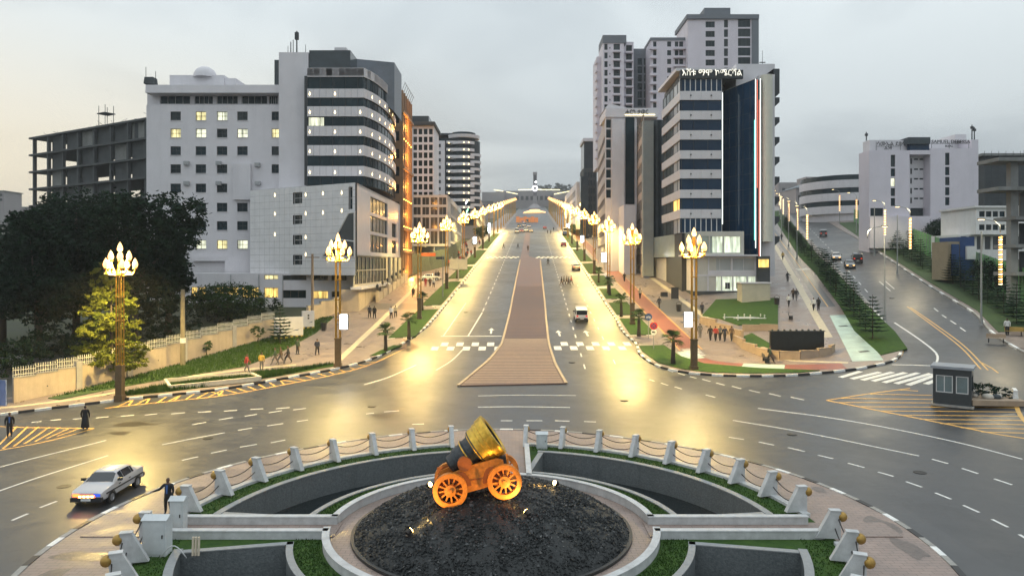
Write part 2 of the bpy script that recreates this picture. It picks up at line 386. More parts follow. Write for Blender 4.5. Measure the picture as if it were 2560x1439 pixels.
side_road = drape('side_road', [(30, 88), (60, 88), (64, 100), *[(x + 1, y) for x, y in rkR[1:]], (150, 400), *[(x - 1, y) for x, y in rkL[::-1]]], ASPH, -.006, kind='structure')
# ---- pavements
def P2(l): return [at(*p).xy.to_tuple() for p in l]
KL = P2([(-90, 1050), (0, 1038), (100, 1025), (250, 1007), (300, 1000), (420, 989), (560, 973), (700, 949), (845, 922), (930, 898), (988, 870)])
KLs = [v.to_tuple() for v in spline([Vector((*p, 0)).xy for p in KL] + [Vector((ax(88, -11.1), 88)), Vector((ax(96, -10.7), 96)), Vector((ax(110, -10.6), 110))], 1.0)]
left_in = [(ax(600, -20), 600), (ax(300, -20), 300), (-20.2, 150), (-21.0, 136), (-23.4, 105), (-27.0, 99.9), (-28.7, 86.5), (-33.6, 72.8), (-36.0, 66.8), (-39.9, 60.6), (-48, 58)]
pav_l = drape('pavement', KLs + [(ax(200, -10.6), 200), (ax(600, -10.6), 600)] + left_in, PAVE2, .14, .3, kind='structure')
KRs = P2([(1590, 860), (1600, 886), (1640, 914), (1700, 930), (1770, 938), (1880, 941), (2000, 938), (2130, 925), (2185, 915), (2232, 903), (2252, 886), (2250, 862), (2238, 842)])
KRs = [v.to_tuple() for v in spline([Vector((ax(110, 14.3), 110)), Vector((ax(97, 14.3), 97)), Vector((ax(88, 14.2), 88))] + [Vector(p) for p in KRs] + [Vector(rkL[0])], 1.0)]
pav_r = drape('pavement', [(ax(600, 14.3), 600), (ax(300, 14.3), 300)] + KRs + rkL[1:] + [(160, 430)], PAVE2, .14, .3, kind='structure')
KRR = P2([(2700, 950), (2560, 882), (2480, 832)]) + rkR
KRRs = [v.to_tuple() for v in spline([Vector(p) for p in KRR], 1.0)]
pav_rr = drape('pavement', KRRs + [(175, 385), (142, 300), (116, 228), (95, 163), (74, 104), (66, 80), (64, 60), (62, 45)], PAVE2, .14, .3, kind='structure')
# ---- kerb stones: every stone a piece of its pavement
def kerb_mesh():
    b = MB(); b.box(-.5, -.14, -.30, .5, .14, .165, taper=.012); return b.mesh('kerb_stone', KW)
KM = kerb_mesh()
def kerb(path, parent, length=1.0, c=(KW, KB), y_max=1e9, name='kerb_stone', gap=.012):
    pts = resample([(p[0], p[1], 0) for p in path], .2); acc = 0; a = pts[0]; k = 0; prev = pts[0]
    for p in pts[1:]:
        acc += (p - prev).length; prev = p
        if acc >= length:
            if p.y > y_max: break
            d = p - a; m = (a + p) / 2; za, zb = gz(a.x, a.y), gz(p.x, p.y)
            link(name, KM, parent, (m.x, m.y, (za + zb) / 2), (0, -math.atan2(zb - za, d.length), math.atan2(d.y, d.x)), [c[k % len(c)]], (d.length - gap, 1, 1))
            k += 1; acc = 0; a = p
kerb(KLs, pav_l, 1.0)
kerb([(ax(y, -10.6), y) for y in range(110, 262, 2)], pav_l, 2.0, (KW, KB))
kerb(KRs, pav_r, 1.0)
kerb([(ax(y, 14.3), y) for y in range(110, 232, 2)], pav_r, 2.0, (KW, KB))
kerb(rkL, pav_r, 2.5, (KG,)); kerb(KRRs, pav_rr, 2.0, (KG, KG, KW), y_max=170)
# ---- planted strips
def lawn(pts, mat=GRASS, off=.2, parent=None, name='lawn'): return drape(name, pts, mat, off, .12, parent)
lw = lambda p, par, m=GRASS: lawn(P2(p), m, parent=par)
lw([(120, 1000), (320, 949), (460, 911), (690, 843), (800, 797), (835, 795), (790, 835), (700, 885), (610, 920), (450, 946), (300, 972), (150, 1003)], pav_l, GRASS_D)
lw([(300, 991), (380, 975), (520, 955), (640, 937), (760, 925), (838, 913), (850, 914), (838, 918), (700, 943), (560, 966), (420, 983), (320, 993)], pav_l)
lw([(925, 893), (950, 880), (985, 866), (1005, 868), (985, 874), (950, 890)], pav_l)
for y0, y1 in ((85, 105), (109, 138), (143, 166), (171, 214), (220, 300)):
    lawn([(ax(y0, -11.1), y0), (ax(y1, -11.0), y1), (ax(y1, -13.9), y1 - 1), (ax(y0, -14.2), y0 - 1)], parent=pav_l)
    kerb([(ax(y0, -14.3), y0 - 1.2), (ax(y0, -11.0), y0 - .2)], pav_l, .8) if y0 < 140 else None
lw([(1598, 868), (1660, 866), (1700, 893), (1760, 912), (1900, 924), (2050, 930), (2000, 935), (1880, 937), (1770, 934), (1705, 926), (1645, 910), (1606, 882)], pav_r)
for y0, y1 in ((86, 97), (100, 111), (115, 127), (131, 147), (151, 172), (177, 215), (221, 300)):
    lawn([(ax(y0, 14.75), y0), (ax(y1, 14.75), y1), (ax(y1, 17.6), y1), (ax(y0, 17.8), y0)], parent=pav_r)
    kerb([(ax(y0, 14.6), y0 - .2), (ax(y0, 18.0), y0 - .2)], pav_r, .8) if y0 < 130 else None
lawn([(39.2, 70.5), (42, 78), (47.0, 94.5), (57.3, 125.7), (65, 151), (96, 243), (124, 330), (121, 332), (91, 243), (61, 151), (53.6, 125.7), (43.6, 94.5), (38.5, 80), (35.8, 69)], parent=pav_r)
lawn([(x + .6, y) for x, y in [(50, 74), *rkR[:3]]] + [(106, 231), (112, 229), (90, 164), (69.5, 104), (60.5, 82), (56, 73)], GRASS_D, parent=pav_rr)
# ---- cycle paths and coloured strips
def band(pts, w, mat, par, off, name): return strip(name, pts, w, mat, off, par, .8)
band([(ax(y, 20.1), y) for y in range(78, 300, 3)], 2.3, RED_T, pav_r, .152, 'cycle_path')
for s in (-1.2, 1.2): band([(ax(y, 20.1 + s), y) for y in range(77, 300, 3)], .13, YELL_P, pav_r, .158, 'edge_line')
band([(ax(y, 26.0), y) for y in range(88, 250, 3)], .8, CREAM_P, pav_r, .152, 'tactile_strip')
cp = [Vector(p) for p in P2([(1715, 882), (1740, 900), (1790, 913), (1880, 919), (1990, 922), (2110, 918)])]
cps = [v.to_tuple() for v in spline(cp, .8)]
n = len(cps)
for i, (a, b) in enumerate(((0, .2), (.2, .48), (.48, .7), (.7, 1))):
    band(cps[int(a * n): int(b * n) + 1], 2.0, TURQ if i % 2 == 0 and i < 3 else RED_T, pav_r, .152, 'cycle_path')
band(P2([(1850, 862), (1900, 890), (1980, 905), (2120, 910)]), .5, CREAM_P, pav_r, .152, 'tactile_strip')
drape('cycle_box', P2([(2074, 791), (2124, 789), (2209, 904), (2131, 907)]), TURQ, .156, 0, pav_r)
ys = [(37.0, 78.0), (42.3, 95), (51.9, 125.7), (59.8, 151), (88, 243)]
band([(x - .1, y) for x, y in ys[1:]], 1.9, M('dark_cycle_asphalt', (.06, .06, .062), .4, .2, 1), pav_r, .150, 'cycle_path')
band([(x - .1, y) for x, y in ys[1:]], .12, YELL_P, pav_r, .157, 'edge_line')
band([(x - 2.3, y) for x, y in ys], .9, CREAM_P, pav_r, .152, 'tactile_strip')
band(P2([(845, 905), (925, 830), (1005, 752), (1060, 700)]), .7, CREAM_P, pav_l, .152, 'tactile_strip')
band(P2([(470, 945), (600, 928), (740, 915)]), .5, CREAM_P, pav_l, .152, 'tactile_strip')
band(P2([(-60, 1030), (60, 1018), (180, 1003), (300, 983)]), .5, CREAM_P, pav_l, .152, 'tactile_strip')
DRIVE = M('grey_driveway', (.12, .115, .11), .4, .2, .6)
drape('driveway', P2([(930, 760), (1078, 762), (1084, 775), (905, 776)]), DRIVE, .15, 0, pav_l)
drape('driveway', P2([(1640, 752), (1690, 750), (1790, 780), (1760, 800), (1650, 790)]), DRIVE, .15, 0, pav_r)
for a in range(3):
    q = at([2108, 2138, 2160][a], [818, 815, 882][a])
    strip('cycle_symbol', [(q.x - .5, q.y), (q.x + .5, q.y)], .55, KB, .162, pav_r)
for k in range(5): band([(ax(74.5 + k * .7, 19.2), 74.5 + k * .7), (ax(74.5 + k * .7, 21.0), 74.5 + k * .7)], .32, WHITE_P, pav_r, .16, 'crossing_bar')
for k in range(4): band([(53.2 + k * .6, 131), (53.2 + k * .6, 133.4)], .3, WHITE_P, pav_r, .16, 'crossing_bar')
# ---- median
def ml(y): return ax(y, -.4)
med_pts = [(-4.8, 63.6), (4.9, 64.4), (4.35, 71.9), (4.2, 81), (4.75, 100)] + [(ax(y, 4.8), y) for y in (130, 160, 185)] + [(ax(193, 1.8), 193), (ax(308, 1.6), 308), (ax(308, -.4), 308)] + [(ml(y), y) for y in (185, 160, 130, 100)] + [(-1.15, 81.4), (-2.3, 73.6)]
median = drape('median', med_pts, MED, .10, .2, kind='structure')
RIB = M('pale_rib_paint', (.50, .38, .25), .45, .2, 3); DRK = M('dark_joint_paint', (.05, .04, .035), .5, .2, 3)
def medw(y):
    T = [(63.8, -4.7, 4.85), (71.9, -2.7, 4.35), (81, -1.2, 4.2), (100, -.4, 4.75), (130, ax(130, -.4), ax(130, 4.8)), (185, ax(185, -.4), ax(185, 4.8))]
    for a, b in zip(T, T[1:]):
        if a[0] <= y <= b[0]:
            t = (y - a[0]) / (b[0] - a[0]); return a[1] + (b[1] - a[1]) * t, a[2] + (b[2] - a[2]) * t
y = 64.6
while y < 132:
    a, b = medw(y); strip('rib', [(a + .2, y), (b - .2, y)], .15 if y < 80 else .2, RIB if y < 84 else DRK, .115, median, 3)
    y += .62 if y < 84 else .9
kerb([p for p in ([(-4.8, 63.6), (-2.3, 73.6), (-1.15, 81.4)] + [(ml(y), y) for y in range(100, 190, 6)])], median, 1.5, (M('cream_kerb', (.42, .33, .22), .6, .15, 3),))
kerb([(4.9, 64.4), (4.35, 71.9), (4.2, 81), (4.75, 100)] + [(ax(y, 4.8), y) for y in range(106, 190, 6)], median, 1.5, (MATS['cream_kerb'],))
# ================================================================== road paint
def seg(u0, v0, u1, v1, w=.15, m=WHITE_P, name='lane_dash', off=.008): return strip(name, P2([(u0, v0), (u1, v1)]), w, m, off, road, 1.0)
def dashes(pts, on, off_, w=.15, start=0, m=WHITE_P, par=None):
    pts = resample([(p[0], p[1], 0) for p in pts], .25); s = -start; cur = []; prev = pts[0]
    for p in pts:
        s += (p - prev).length; prev = p
        if s >= 0 and s % (on + off_) < on: cur.append(p)
        elif len(cur) > 1: strip('lane_dash', cur, w, m, .008, par or road, 1.2); cur = []
        else: cur = []
for l in ([(78, 1055, 103, 1053), (126, 1050, 152, 1048), (182, 1047, 208, 1045), (240, 1044, 272, 1041), (302, 1040, 335, 1037), (362, 1037, 393, 1034), (428, 1034, 462, 1031), (495, 1030, 528, 1028), (560, 1027, 592, 1025), (626, 1023, 658, 1021), (690, 1021, 724, 1018),
           (480, 1061, 515, 1055), (547, 1049, 582, 1043), (612, 1040, 642, 1035), (672, 1031, 705, 1026), (733, 1024, 765, 1020), (595, 1075, 630, 1069), (668, 1064, 708, 1058), (742, 1053, 770, 1049),
           (455, 1150, 495, 1141), (528, 1132, 567, 1124), (600, 1117, 642, 1110), (677, 1106, 713, 1099), (30, 1300, 70, 1283), (100, 1268, 142, 1252), (915, 1034, 935, 1032), (960, 1029, 998, 1026), (1030, 1060, 1060, 1059),
           (1252, 1051, 1281, 1051), (1316, 1051, 1356, 1051), (1388, 1051, 1424, 1052), (1460, 1053, 1490, 1054),
           (1822, 1092, 1860, 1098), (1897, 1104, 1935, 1112), (1970, 1118, 2012, 1128), (2045, 1137, 2083, 1146), (2120, 1157, 2161, 1168), (2195, 1179, 2234, 1190), (2265, 1203, 2305, 1217), (2338, 1231, 2378, 1247), (2408, 1262, 2448, 1280), (2480, 1297, 2520, 1317), (2548, 1335, 2590, 1360),
           (2330, 1147, 2370, 1158), (2405, 1170, 2445, 1183), (2485, 1196, 2530, 1211)]): seg(*l, w=.16)
for z in ((706, 1244, 754, 1258), (790, 1268, 838, 1280), (880, 1288, 938, 1304), (980, 1314, 1040, 1330), (1094, 1338, 1160, 1356), (1217, 1366, 1293, 1384), (1360, 1390, 1443, 1410), (1517, 1416, 1612, 1437), (583, 1315, 634, 1332), (680, 1342, 733, 1358), (905, 1400, 972, 1418), (500, 1290, 535, 1302), (630, 1222, 670, 1236)):
    seg(1450 + z[0] / 2.878, 500 + z[1] / 2.878, 1450 + z[2] / 2.878, 500 + z[3] / 2.878)
def pline(p, w=.15, m=WHITE_P, name='lane_line'): return strip(name, [q.to_tuple() for q in spline([Vector(a) for a in P2(p)], 1.0)], w, m, .008, road, 1.0)
pline([(-40, 1177), (120, 1136), (265, 1100)]); pline([(-40, 1240), (80, 1198), (200, 1160), (270, 1138)]); pline([(405, 1111), (480, 1096), (562, 1081)])
pline([(1895, 1020), (2050, 1040), (2200, 1065), (2380, 1102), (2556, 1147)]); pline([(1832, 1050), (1960, 1071), (2100, 1098), (2298, 1139)])
pline([(1195, 1017), (1300, 1016), (1425, 1018)]); pline([(910, 961), (970, 943), (1040, 912)], .17); pline([(1090, 925), (1130, 900), (1160, 870)], .13)
pline([(1195, 989), (1300, 987), (1440, 988)], .12)
# avenue lane lines
dashes([(ax(y, -4.4), y) for y in range(104, 300, 4)], 3, 3); strip('lane_line', [(ax(86, -4.9), 86), (ax(103, -4.4), 103)], .16, WHITE_P, .008, road)
strip('lane_line', [(ax(86, -7.9), 86), (ax(112, -7.6), 112)], .12, WHITE_P, .008, road)
dashes([(ax(y, 8.1), y) for y in range(70, 300, 4)], 2, 3); dashes([(ax(y, 11.3), y) for y in range(72, 140, 4)], 2, 4, .12)
strip('stop_line', [(-8.6, 86), (-1.2, 86)], .3, WHITE_P, .008, road)
for k in range(9):
    for r in (0, 1):
        x = -9.0 + k * .88 + r * .44 * 0
        if (k + r) % 2 == 0 and x < -1.6: strip('crossing_block', [(x, 79.2 + r * 2.2), (x + .8, 79.2 + r * 2.2)], 1.9, WHITE_P, .009, road)
for k in range(10):
    for r in (0, 1):
        if (k + r) % 2 == 0: x = 4.7 + k * .9; strip('crossing_block', [(x, 79.4 + r * 2.2), (x + .8, 79.4 + r * 2.2)], 1.9, WHITE_P, .009, road)
for k in range(14): strip('crossing_block', [(ax(192, -9.5) + k * .62, 190 + (k % 2) * 2.5), (ax(192, -9.5) + k * .62 + .6, 190 + (k % 2) * 2.5)], 2.4, WHITE_P, .009, road)
for k in range(15): strip('crossing_block', [(ax(192, 3.6) + k * .62, 190 + (k % 2) * 2.5), (ax(192, 3.6) + k * .62 + .6, 190 + (k % 2) * 2.5)], 2.4, WHITE_P, .009, road)
def arrow(x, y):
    b = MB(); q = lambda px, py: (x + px, y + py, gz(x + px, y + py) + .012)
    for p in ([(-.12, 0), (.12, 0), (.12, 2.2), (-.12, 2.2)],): b.quad(*[q(*a) for a in p])
    b.add([q(-.4, 2.2), q(.4, 2.2), q(0, 3.6)], [(0, 1, 2)]); link('arrow', b.mesh('arrow', WHITE_P), road)
for x, y in ((-2.6, 87.5), (5.8, 86), (9.2, 86)): arrow(x, y)
# zebra at the side road
for z in ((375, 1020, 510, 980), (450, 1030, 640, 985), (520, 1038, 725, 985), (590, 1045, 810, 988), (665, 1055, 895, 990), (745, 1062, 980, 995), (825, 1072, 1010, 1005), (945, 1065, 1010, 1040)):
    seg(1960 + z[0] / 2.665, 560 + z[1] / 2.665, 1960 + z[2] / 2.665, 560 + z[3] / 2.665, .5, WHITE_P, 'zebra_bar')
pline([(2236, 806), (2290, 842), (2330, 872), (2344, 890), (2340, 911)], .2); pline([(2230, 911), (2280, 912), (2338, 914)], .2)
pline([(2268, 766), (2330, 812), (2400, 866), (2452, 922)], .13, YELL_P); pline([(2276, 768), (2340, 812), (2410, 864), (2470, 925)], .13, YELL_P)
for s in ((2198, 703, 2226, 727), (2210, 700, 2236, 722), (2355, 787, 2366, 794), (2376, 801, 2390, 810), (2400, 818, 2414, 828), (2335, 770, 2345, 778)): seg(*s)
pline([(2236, 903), (2254, 888), (2258, 870)], .13, YELL_P); pline([(2452, 905), (2480, 920), (2496, 932)], .13, YELL_P)
dashes([(52, 104), (60, 127), (69, 152), (99, 240)], 3, 4, .15)
# hatched island with the guard kiosk
tri_l, tri_t, tri_r, tri_b = (2066, 1000), (2275, 970), (2545, 1012), (2570, 1098)
pline([tri_l, (2170, 984), tri_t], .16, YELL_P); pline([tri_l, (2300, 1046), (2500, 1086), (2580, 1098)], .2, YELL_P); pline([(2540, 1012), (2552, 1040), (2580, 1070)], .3, YELL_P)
for k in range(11):
    v = 974 + k * 10.5
    ul = 2066 + max(0, (v - 1000)) * 4.9 if v > 1000 else 2066 + (1000 - v) * 7
    ur = 2290 + k * 13 if v < 1003 else 2546
    ur = {0: 2295, 1: 2330, 2: 2335}.get(k, 2548 + max(0, k - 4) * 3)
    seg(ul, v, ur, v + 3, .15, YELL_P, 'hatch_bar')
# hatched strip under the western kerb
hl = [at(u, v).xy for u, v in ((262, 1020), (420, 1003), (560, 988), (700, 963), (845, 934), (930, 909), (1010, 872))]
strip('lane_line', [p.to_tuple() for p in spline(hl, 1)], .14, YELL_P, .008, road)
ks = [Vector(p) for p in KLs]
for i, (u, v) in enumerate([(u, 0) for u in range(290, 960, 25)]):
    near = min(spline(hl, .4), key=lambda p: abs(CX + F * p.x / p.y - u)); far = min(ks, key=lambda p: abs(CX + F * p.x / p.y - (u + (28 if u < 560 else -26))))
    d = (far - near) * .88
    strip('hatch_bar', [near.to_tuple(), (near + d).to_tuple()], .14, YELL_P, .008, road)
# hatched nose at the far left
pline([(-40, 1063), (60, 1068), (235, 1070)], .16, YELL_P); pline([(235, 1070), (120, 1102), (-40, 1132)], .16, YELL_P)
for k in range(8):
    u = -20 + k * 27; vb = 1132 - (u + 40) * .23
    seg(u, vb, u + 62, 1064.5 + (u + 62) * .02, .14, YELL_P, 'hatch_bar') if u + 62 < 225 else None

# manhole covers
b = MB(); b.cyl((0, 0, -.05), (0, 0, .012), .36, .36, 20); b.lathe([(.30, .0125), (.30, .017), (.24, .017), (.24, .0125)], 20); MH = b.mesh('manhole_cover', M('cast_iron', (.03, .028, .027), .5, .3, 9, metal=.4))
for u, v in ((520, 1095), (930, 1015), (1560, 1000), (1980, 1085), (1230, 900), (1430, 905), (2300, 1180), (160, 1215), (1165, 780), (1440, 760), (2230, 745)): p = at(u, v); link('manhole_cover', MH, road, p)

# muddy wet patches with shapes of their own
MUD = M('wet_mud_patch', (.045, .038, .030), .3, .4, 3, .4, 12); MUDP = M('damp_paving_patch', (.13, .10, .085), .3, .3, 4, .4, 12)
def blot(x, y, rx, ry, seed):
    rnd = random.Random(seed); n = 9; q = [Vector((x + rx * rnd.uniform(.5, 1.05) * math.cos(2 * math.pi * k / n), y + ry * rnd.uniform(.5, 1.05) * math.sin(2 * math.pi * k / n))) for k in range(n)]
    out = []
    for i in range(n):
        A, B, C, D = q[i - 1], q[i], q[(i + 1) % n], q[(i + 2) % n]
        for k in range(4): t = k / 4; out.append((.5 * ((2 * B) + (C - A) * t + (2 * A - 5 * B + 4 * C - D) * t * t + (3 * B - A - 3 * C + D) * t ** 3)).to_tuple())
    return out
def patch(u, v, rx, ry, seed, par, off):
    c = at(u, v); drape('mud_patch', blot(c.x, c.y, rx, ry, seed), MUD, off, 0, par)
for i, (u, v, rx, ry) in enumerate(((960, 1038, 1.6, .9), (1000, 1022, .8, .5), (330, 1060, 2.2, .6), (300, 1082, 1.0, .5), (1595, 905, .5, .8), (1115, 820, .6, .9), (2080, 690, .8, .6))): patch(u, v, rx, ry, 200 + i, road, .006)
# ================================================================== the round memorial garden
CXR, CYR = -.9, 32.4
def rp(r, a, z=0.0):            # angle from the back of the ring, clockwise seen from above (to the right)
    return (CXR + r * math.sin(R(a)), CYR + r * math.cos(R(a)), z)
WST = M('white_painted_concrete', (.50, .51, .515), .6, .16, 2.5, .2, 20, stain=.7)
DST = M('dark_basin_stone', (.085, .10, .105), .4, .4, 9, .8, 14, col2=(.17, .185, .19), stain=.5)
COP = M('grey_coping', (.26, .27, .275), .6, .15, 4)
WATER = M('dark_water', (.004, .009, .011), .06, 0, bump=.12, bscale=3)
def arc_band(r0, r1, a0, a1, z0, z1, step=3.0):
    b = MB(); n = max(2, int(abs(a1 - a0) / step)); full = abs(a1 - a0) >= 359.9
    for i in range(n):
        A, B = a0 + (a1 - a0) * i / n, a0 + (a1 - a0) * (i + 1) / n
        i0, i1, o0, o1 = [rp(r0, A), rp(r0, B), rp(r1, A), rp(r1, B)]
        w = lambda p, z: (p[0], p[1], z)
        b.quad(w(i0, z1), w(o0, z1), w(o1, z1), w(i1, z1)); b.quad(w(i1, z0), w(i0, z0), w(i0, z1), w(i1, z1))
        b.quad(w(o0, z0), w(o1, z0), w(o1, z1), w(o0, z1))
        if not full:
            if i == 0: b.quad(w(i0, z0), w(o0, z0), w(o0, z1), w(i0, z1))
            if i == n - 1: b.quad(w(o1, z0), w(i1, z0), w(i1, z1), w(o1, z1))
    for i, f in enumerate(b.f): b.f[i] = f[::-1] if False else f
    return b
def fixn(me):
    bm = bmesh.new(); bm.from_mesh(me); bmesh.ops.remove_doubles(bm, verts=bm.verts[:], dist=1e-4); bmesh.ops.recalc_face_normals(bm, faces=bm.faces[:]); bm.to_mesh(me); bm.free(); return me
RPAV = drape('pavement', keyhole([rp(19.0, a)[:2] for a in range(0, 360, 3)], [rp(14.9, a)[:2] for a in range(0, 360, 4)]), PAVE, .03, .2, kind='structure')
RPAV.location.z += .10
kerb([rp(19.0, a)[:2] for a in range(0, 361, 2)], RPAV, .95, (KW, KG, KB, KG)); 
for o in RPAV.children: o.location.z -= .10
# ground slab of the garden (lawn level) is built from pieces so that basins can sink below it
GARD = tag(link('garden_ground', fixn(arc_band(13.3, 15.1, 0, 360, -.6, .16).mesh('garden_ground', GRASS))), kind='structure')
def sector(r0, r1, lim):
    """ring sector cut parallel to the walks; lim(x, y) keeps a point"""
    return [a for a in range(0, 360, 2)]
# quadrants by angle: back-right, back-left, front-right, front-left, each basin r 8.9 to 13.3
quads = {'north east': (12, 82), 'north west': (-82, -12), 'south east': (102, 168), 'south west': (-168, -102)}
link('lawn', fixn(arc_band(7.5, 8.75, 0, 360, -.6, .16).mesh('inner_lawn', GRASS)), GARD)
for nm, (a0, a1) in quads.items():
    t = thing('fountain_basin', f'sunken dark stone fountain basin in the {"far" if "north" in nm else "near"} {"right" if "east" in nm else "left"} quarter of the round garden', 'basin', (0, 0, 0), 0, 'fountain basins of the round garden')
    link('basin_floor', fixn(arc_band(8.75, 13.3, a0 - 1, a1 + 1, -1.5, -1.35).mesh('basin_floor', DST)), t)
    link('water', fixn(arc_band(8.9, 13.2, a0 + .5, a1 - .5, -1.34, -1.16).mesh('water', WATER)), t)
    link('outer_wall', fixn(arc_band(13.2, 13.5, a0 - 1, a1 + 1, -1.5, .22).mesh('outer_wall', DST)), t)
    link('outer_coping', fixn(arc_band(13.16, 13.52, a0 - 1, a1 + 1, .22, .27).mesh('outer_coping', COP)), t)
    link('inner_wall', fixn(arc_band(8.7, 8.95, a0 - 1, a1 + 1, -1.5, .19).mesh('inner_wall', DST)), t)
    link('inner_coping', fixn(arc_band(8.68, 8.97, a0 - 1, a1 + 1, .19, .24).mesh('inner_coping', COP)), t)
    for e in (a0, a1):
        b = MB(); p, q = Vector(rp(8.7, e)), Vector(rp(13.5, e)); d = (q - p).normalized(); nn = Vector((-d.y, d.x, 0)) * .14
        b.prism([(p - nn)[:2], (q - nn)[:2], (q + nn)[:2], (p + nn)[:2]], -1.5, .19); me = fixn(b.mesh('end_wall', DST)); link('end_wall', me, t)
        b = MB(); nn *= 1.15; b.prism([(p - nn)[:2], (q - nn)[:2], (q + nn)[:2], (p + nn)[:2]], .195, .24); link('end_coping', fixn(b.mesh('end_coping', COP)), t)
    for k in range(5):
        a = a0 + (a1 - a0) * (k + .5) / 5; p = rp(10.6, a, -1.2); b = MB(); b.cyl((0, 0, -.2), (0, 0, .35), .03, .02, 6); b.ball((0, 0, .37), .05, 8); b.cyl((-.12, 0, -.05), (.12, 0, -.05), .02, .02, 6)
        link('nozzle', b.mesh('nozzle', M('steel_nozzle', (.6, .6, .6), .3, 0, metal=.8)), t, p)
# lawn wedges between basins and walks
for a0, a1 in ((82.5, 86.5), (93.5, 101.5), (8, 11.5), (-11.5, -6), (-101.5, -93.5), (-86.5, -82.5), (168.5, 191.5)):
    link('lawn', fixn(arc_band(8.75, 13.3, a0, a1, -.6, .16, 1).mesh('lawn_wedge', GRASS)), GARD)
# walks and their low white walls
def bx(name, x0, y0, z0, x1, y1, z1, mat, parent, taper=.01):
    b = MB(); b.box(x0, y0, z0, x1, y1, z1, taper=taper); return link(name, b.mesh(name, mat), parent)
walk = tag(link('garden_path', fixn(arc_band(5.6, 7.2, 0, 360, -.5, .13).mesh('garden_path', PAVE))), kind='structure')
bx('path_arm', CXR - 18.2, CYR - .95, -.5, CXR - 7.0, CYR + .75, .176, PAVE, walk, 0); bx('path_arm', CXR + 7.0, CYR - .95, -.5, CXR + 18.2, CYR + .75, .176, PAVE, walk, 0)
bx('path_arm', CXR - 1.2, CYR + 7.0, -.5, CXR + 1.7, CYR + 18, .176, PAVE, walk, 0)
for side, s in (('left', -1), ('right', 1)):
    for pos, y0 in (('far', .62), ('near', -1.12)):
        x0, x1 = sorted((CXR + s * 7.2, CXR + s * 14.6))
        w = thing('garden_wall', f'low white wall on the {pos} side of the {side} garden walk', 'wall', ((x0 + x1) / 2, CYR + y0, 0), 0, 'low walls of the round garden')
        bx('wall', -(x1 - x0) / 2, -.15, -.4, (x1 - x0) / 2, .15, .50, WST, w); bx('coping', -(x1 - x0) / 2 - .03, -.17, .50, (x1 - x0) / 2 + .03, .17, .55, WST, w)
for s, lab in ((-1.35, 'left'), (1.85, 'right')):
    w = thing('garden_wall', f'low white wall on the {lab} side of the far garden walk behind the cannon', 'wall', (CXR + s, CYR + 11, 0), 0, 'low walls of the round garden')
    bx('wall', -.13, -3.9, -.4, .13, 2.9, .50, WST, w); bx('coping', -.16, -3.93, .50, .16, 2.93, .55, WST, w)
ringA = ((7, 86), (96, 264), (274, 352))
for i, (a0, a1) in enumerate(ringA):
    lab = ('far right', 'near', 'far left')[i]
    w = thing('ring_wall', f'curved low white wall round the {lab} side of the black rock mound', 'wall', (0, 0, 0), 0, 'low walls of the round garden')
    link('wall', fixn(arc_band(7.22, 7.48, a0, a1, -.4, .50, 2).mesh('wall', WST)), w); link('coping', fixn(arc_band(7.19, 7.51, a0, a1, .50, .55, 2).mesh('coping', WST)), w)
link('post_plinth', fixn(arc_band(14.85, 15.25, 7, 84, -.3, .30).mesh('post_plinth', WST)), GARD); link('post_plinth', fixn(arc_band(14.85, 15.25, 97, 262, -.3, .30).mesh('post_plinth', WST)), GARD); link('post_plinth', fixn(arc_band(14.85, 15.25, 277, 348, -.3, .30).mesh('post_plinth', WST)), GARD)
# ---- white posts with bronze balls and chains
BRZ = M('bronze_ball', (.36, .22, .055), .38, .2, 6, metal=.55); CHN = M('dark_chain', (.035, .03, .028), .5, 0, metal=.5)
b = MB(); pr_ = [(-.22, .0), (.78, .0), (.18, 1.45), (-.22, 1.45)]      # x outward negative: outer edge upright, inner edge slanting
vs = [(x, -.11, z) for x, z in pr_] + [(x, .11, z) for x, z in pr_]
b.add(vs, [(0, 1, 2, 3), (7, 6, 5, 4), (0, 4, 5, 1), (1, 5, 6, 2), (2, 6, 7, 3), (3, 7, 4, 0)]); b.box(-.25, -.14, 1.45, .21, .14, 1.5)
POSTM = fixn(b.mesh('post_slab', WST))
b = MB(); b.ball((0, 0, 0), .22, 16); BALLM = b.mesh('ball', BRZ, True)
angs = [7 + 9.4 * k for k in range(9)] + [95, 104.5, 113.5, 122] + [-12 - 10 * k for k in range(8)] + [-96, -105, -113, -121]
angs.sort()
posts = {}
for i, a in enumerate(angs):
    p = rp(15.05, a, .26)
    if a > 90 or a < -90:
        k = sorted(abs(c) for c in angs if (c > 0) == (a > 0) and abs(c) > 90).index(abs(a)); lab = f'{ORD[k]} white chain post on the near side of the {"right" if a > 0 else "left"} garden walk'
    else:
        k = sorted(abs(c) for c in angs if (c > 0) == (a > 0) and abs(c) < 90).index(abs(a)); lab = f'white chain post with bronze ball, {ORD[k]} {"right" if a > 0 else "left"} of the far garden walk'
    t = thing('chain_post', lab, 'post', p, -R(a) - R(90), 'white chain posts round the garden')
    link('post_slab', POSTM, t, (0, 0, 0), 0, None, (1.05, 1.15, .82)); link('ball', BALLM, t, (-.32, 0, .93)); posts[a] = t
def chain(a, b_, z, r):
    b = MB(); P, Q = Vector(rp(r, a, .26 + z)), Vector(rp(r, b_, .26 + z)); n = 12
    pts = []
    for i in range(n + 1):
        t = i / n; v = P.lerp(Q, t); v.z -= .42 * 4 * t * (1 - t) * .8; pts.append(v)
    b.tube(pts, .026, 5); return b.mesh('chain', CHN, True)
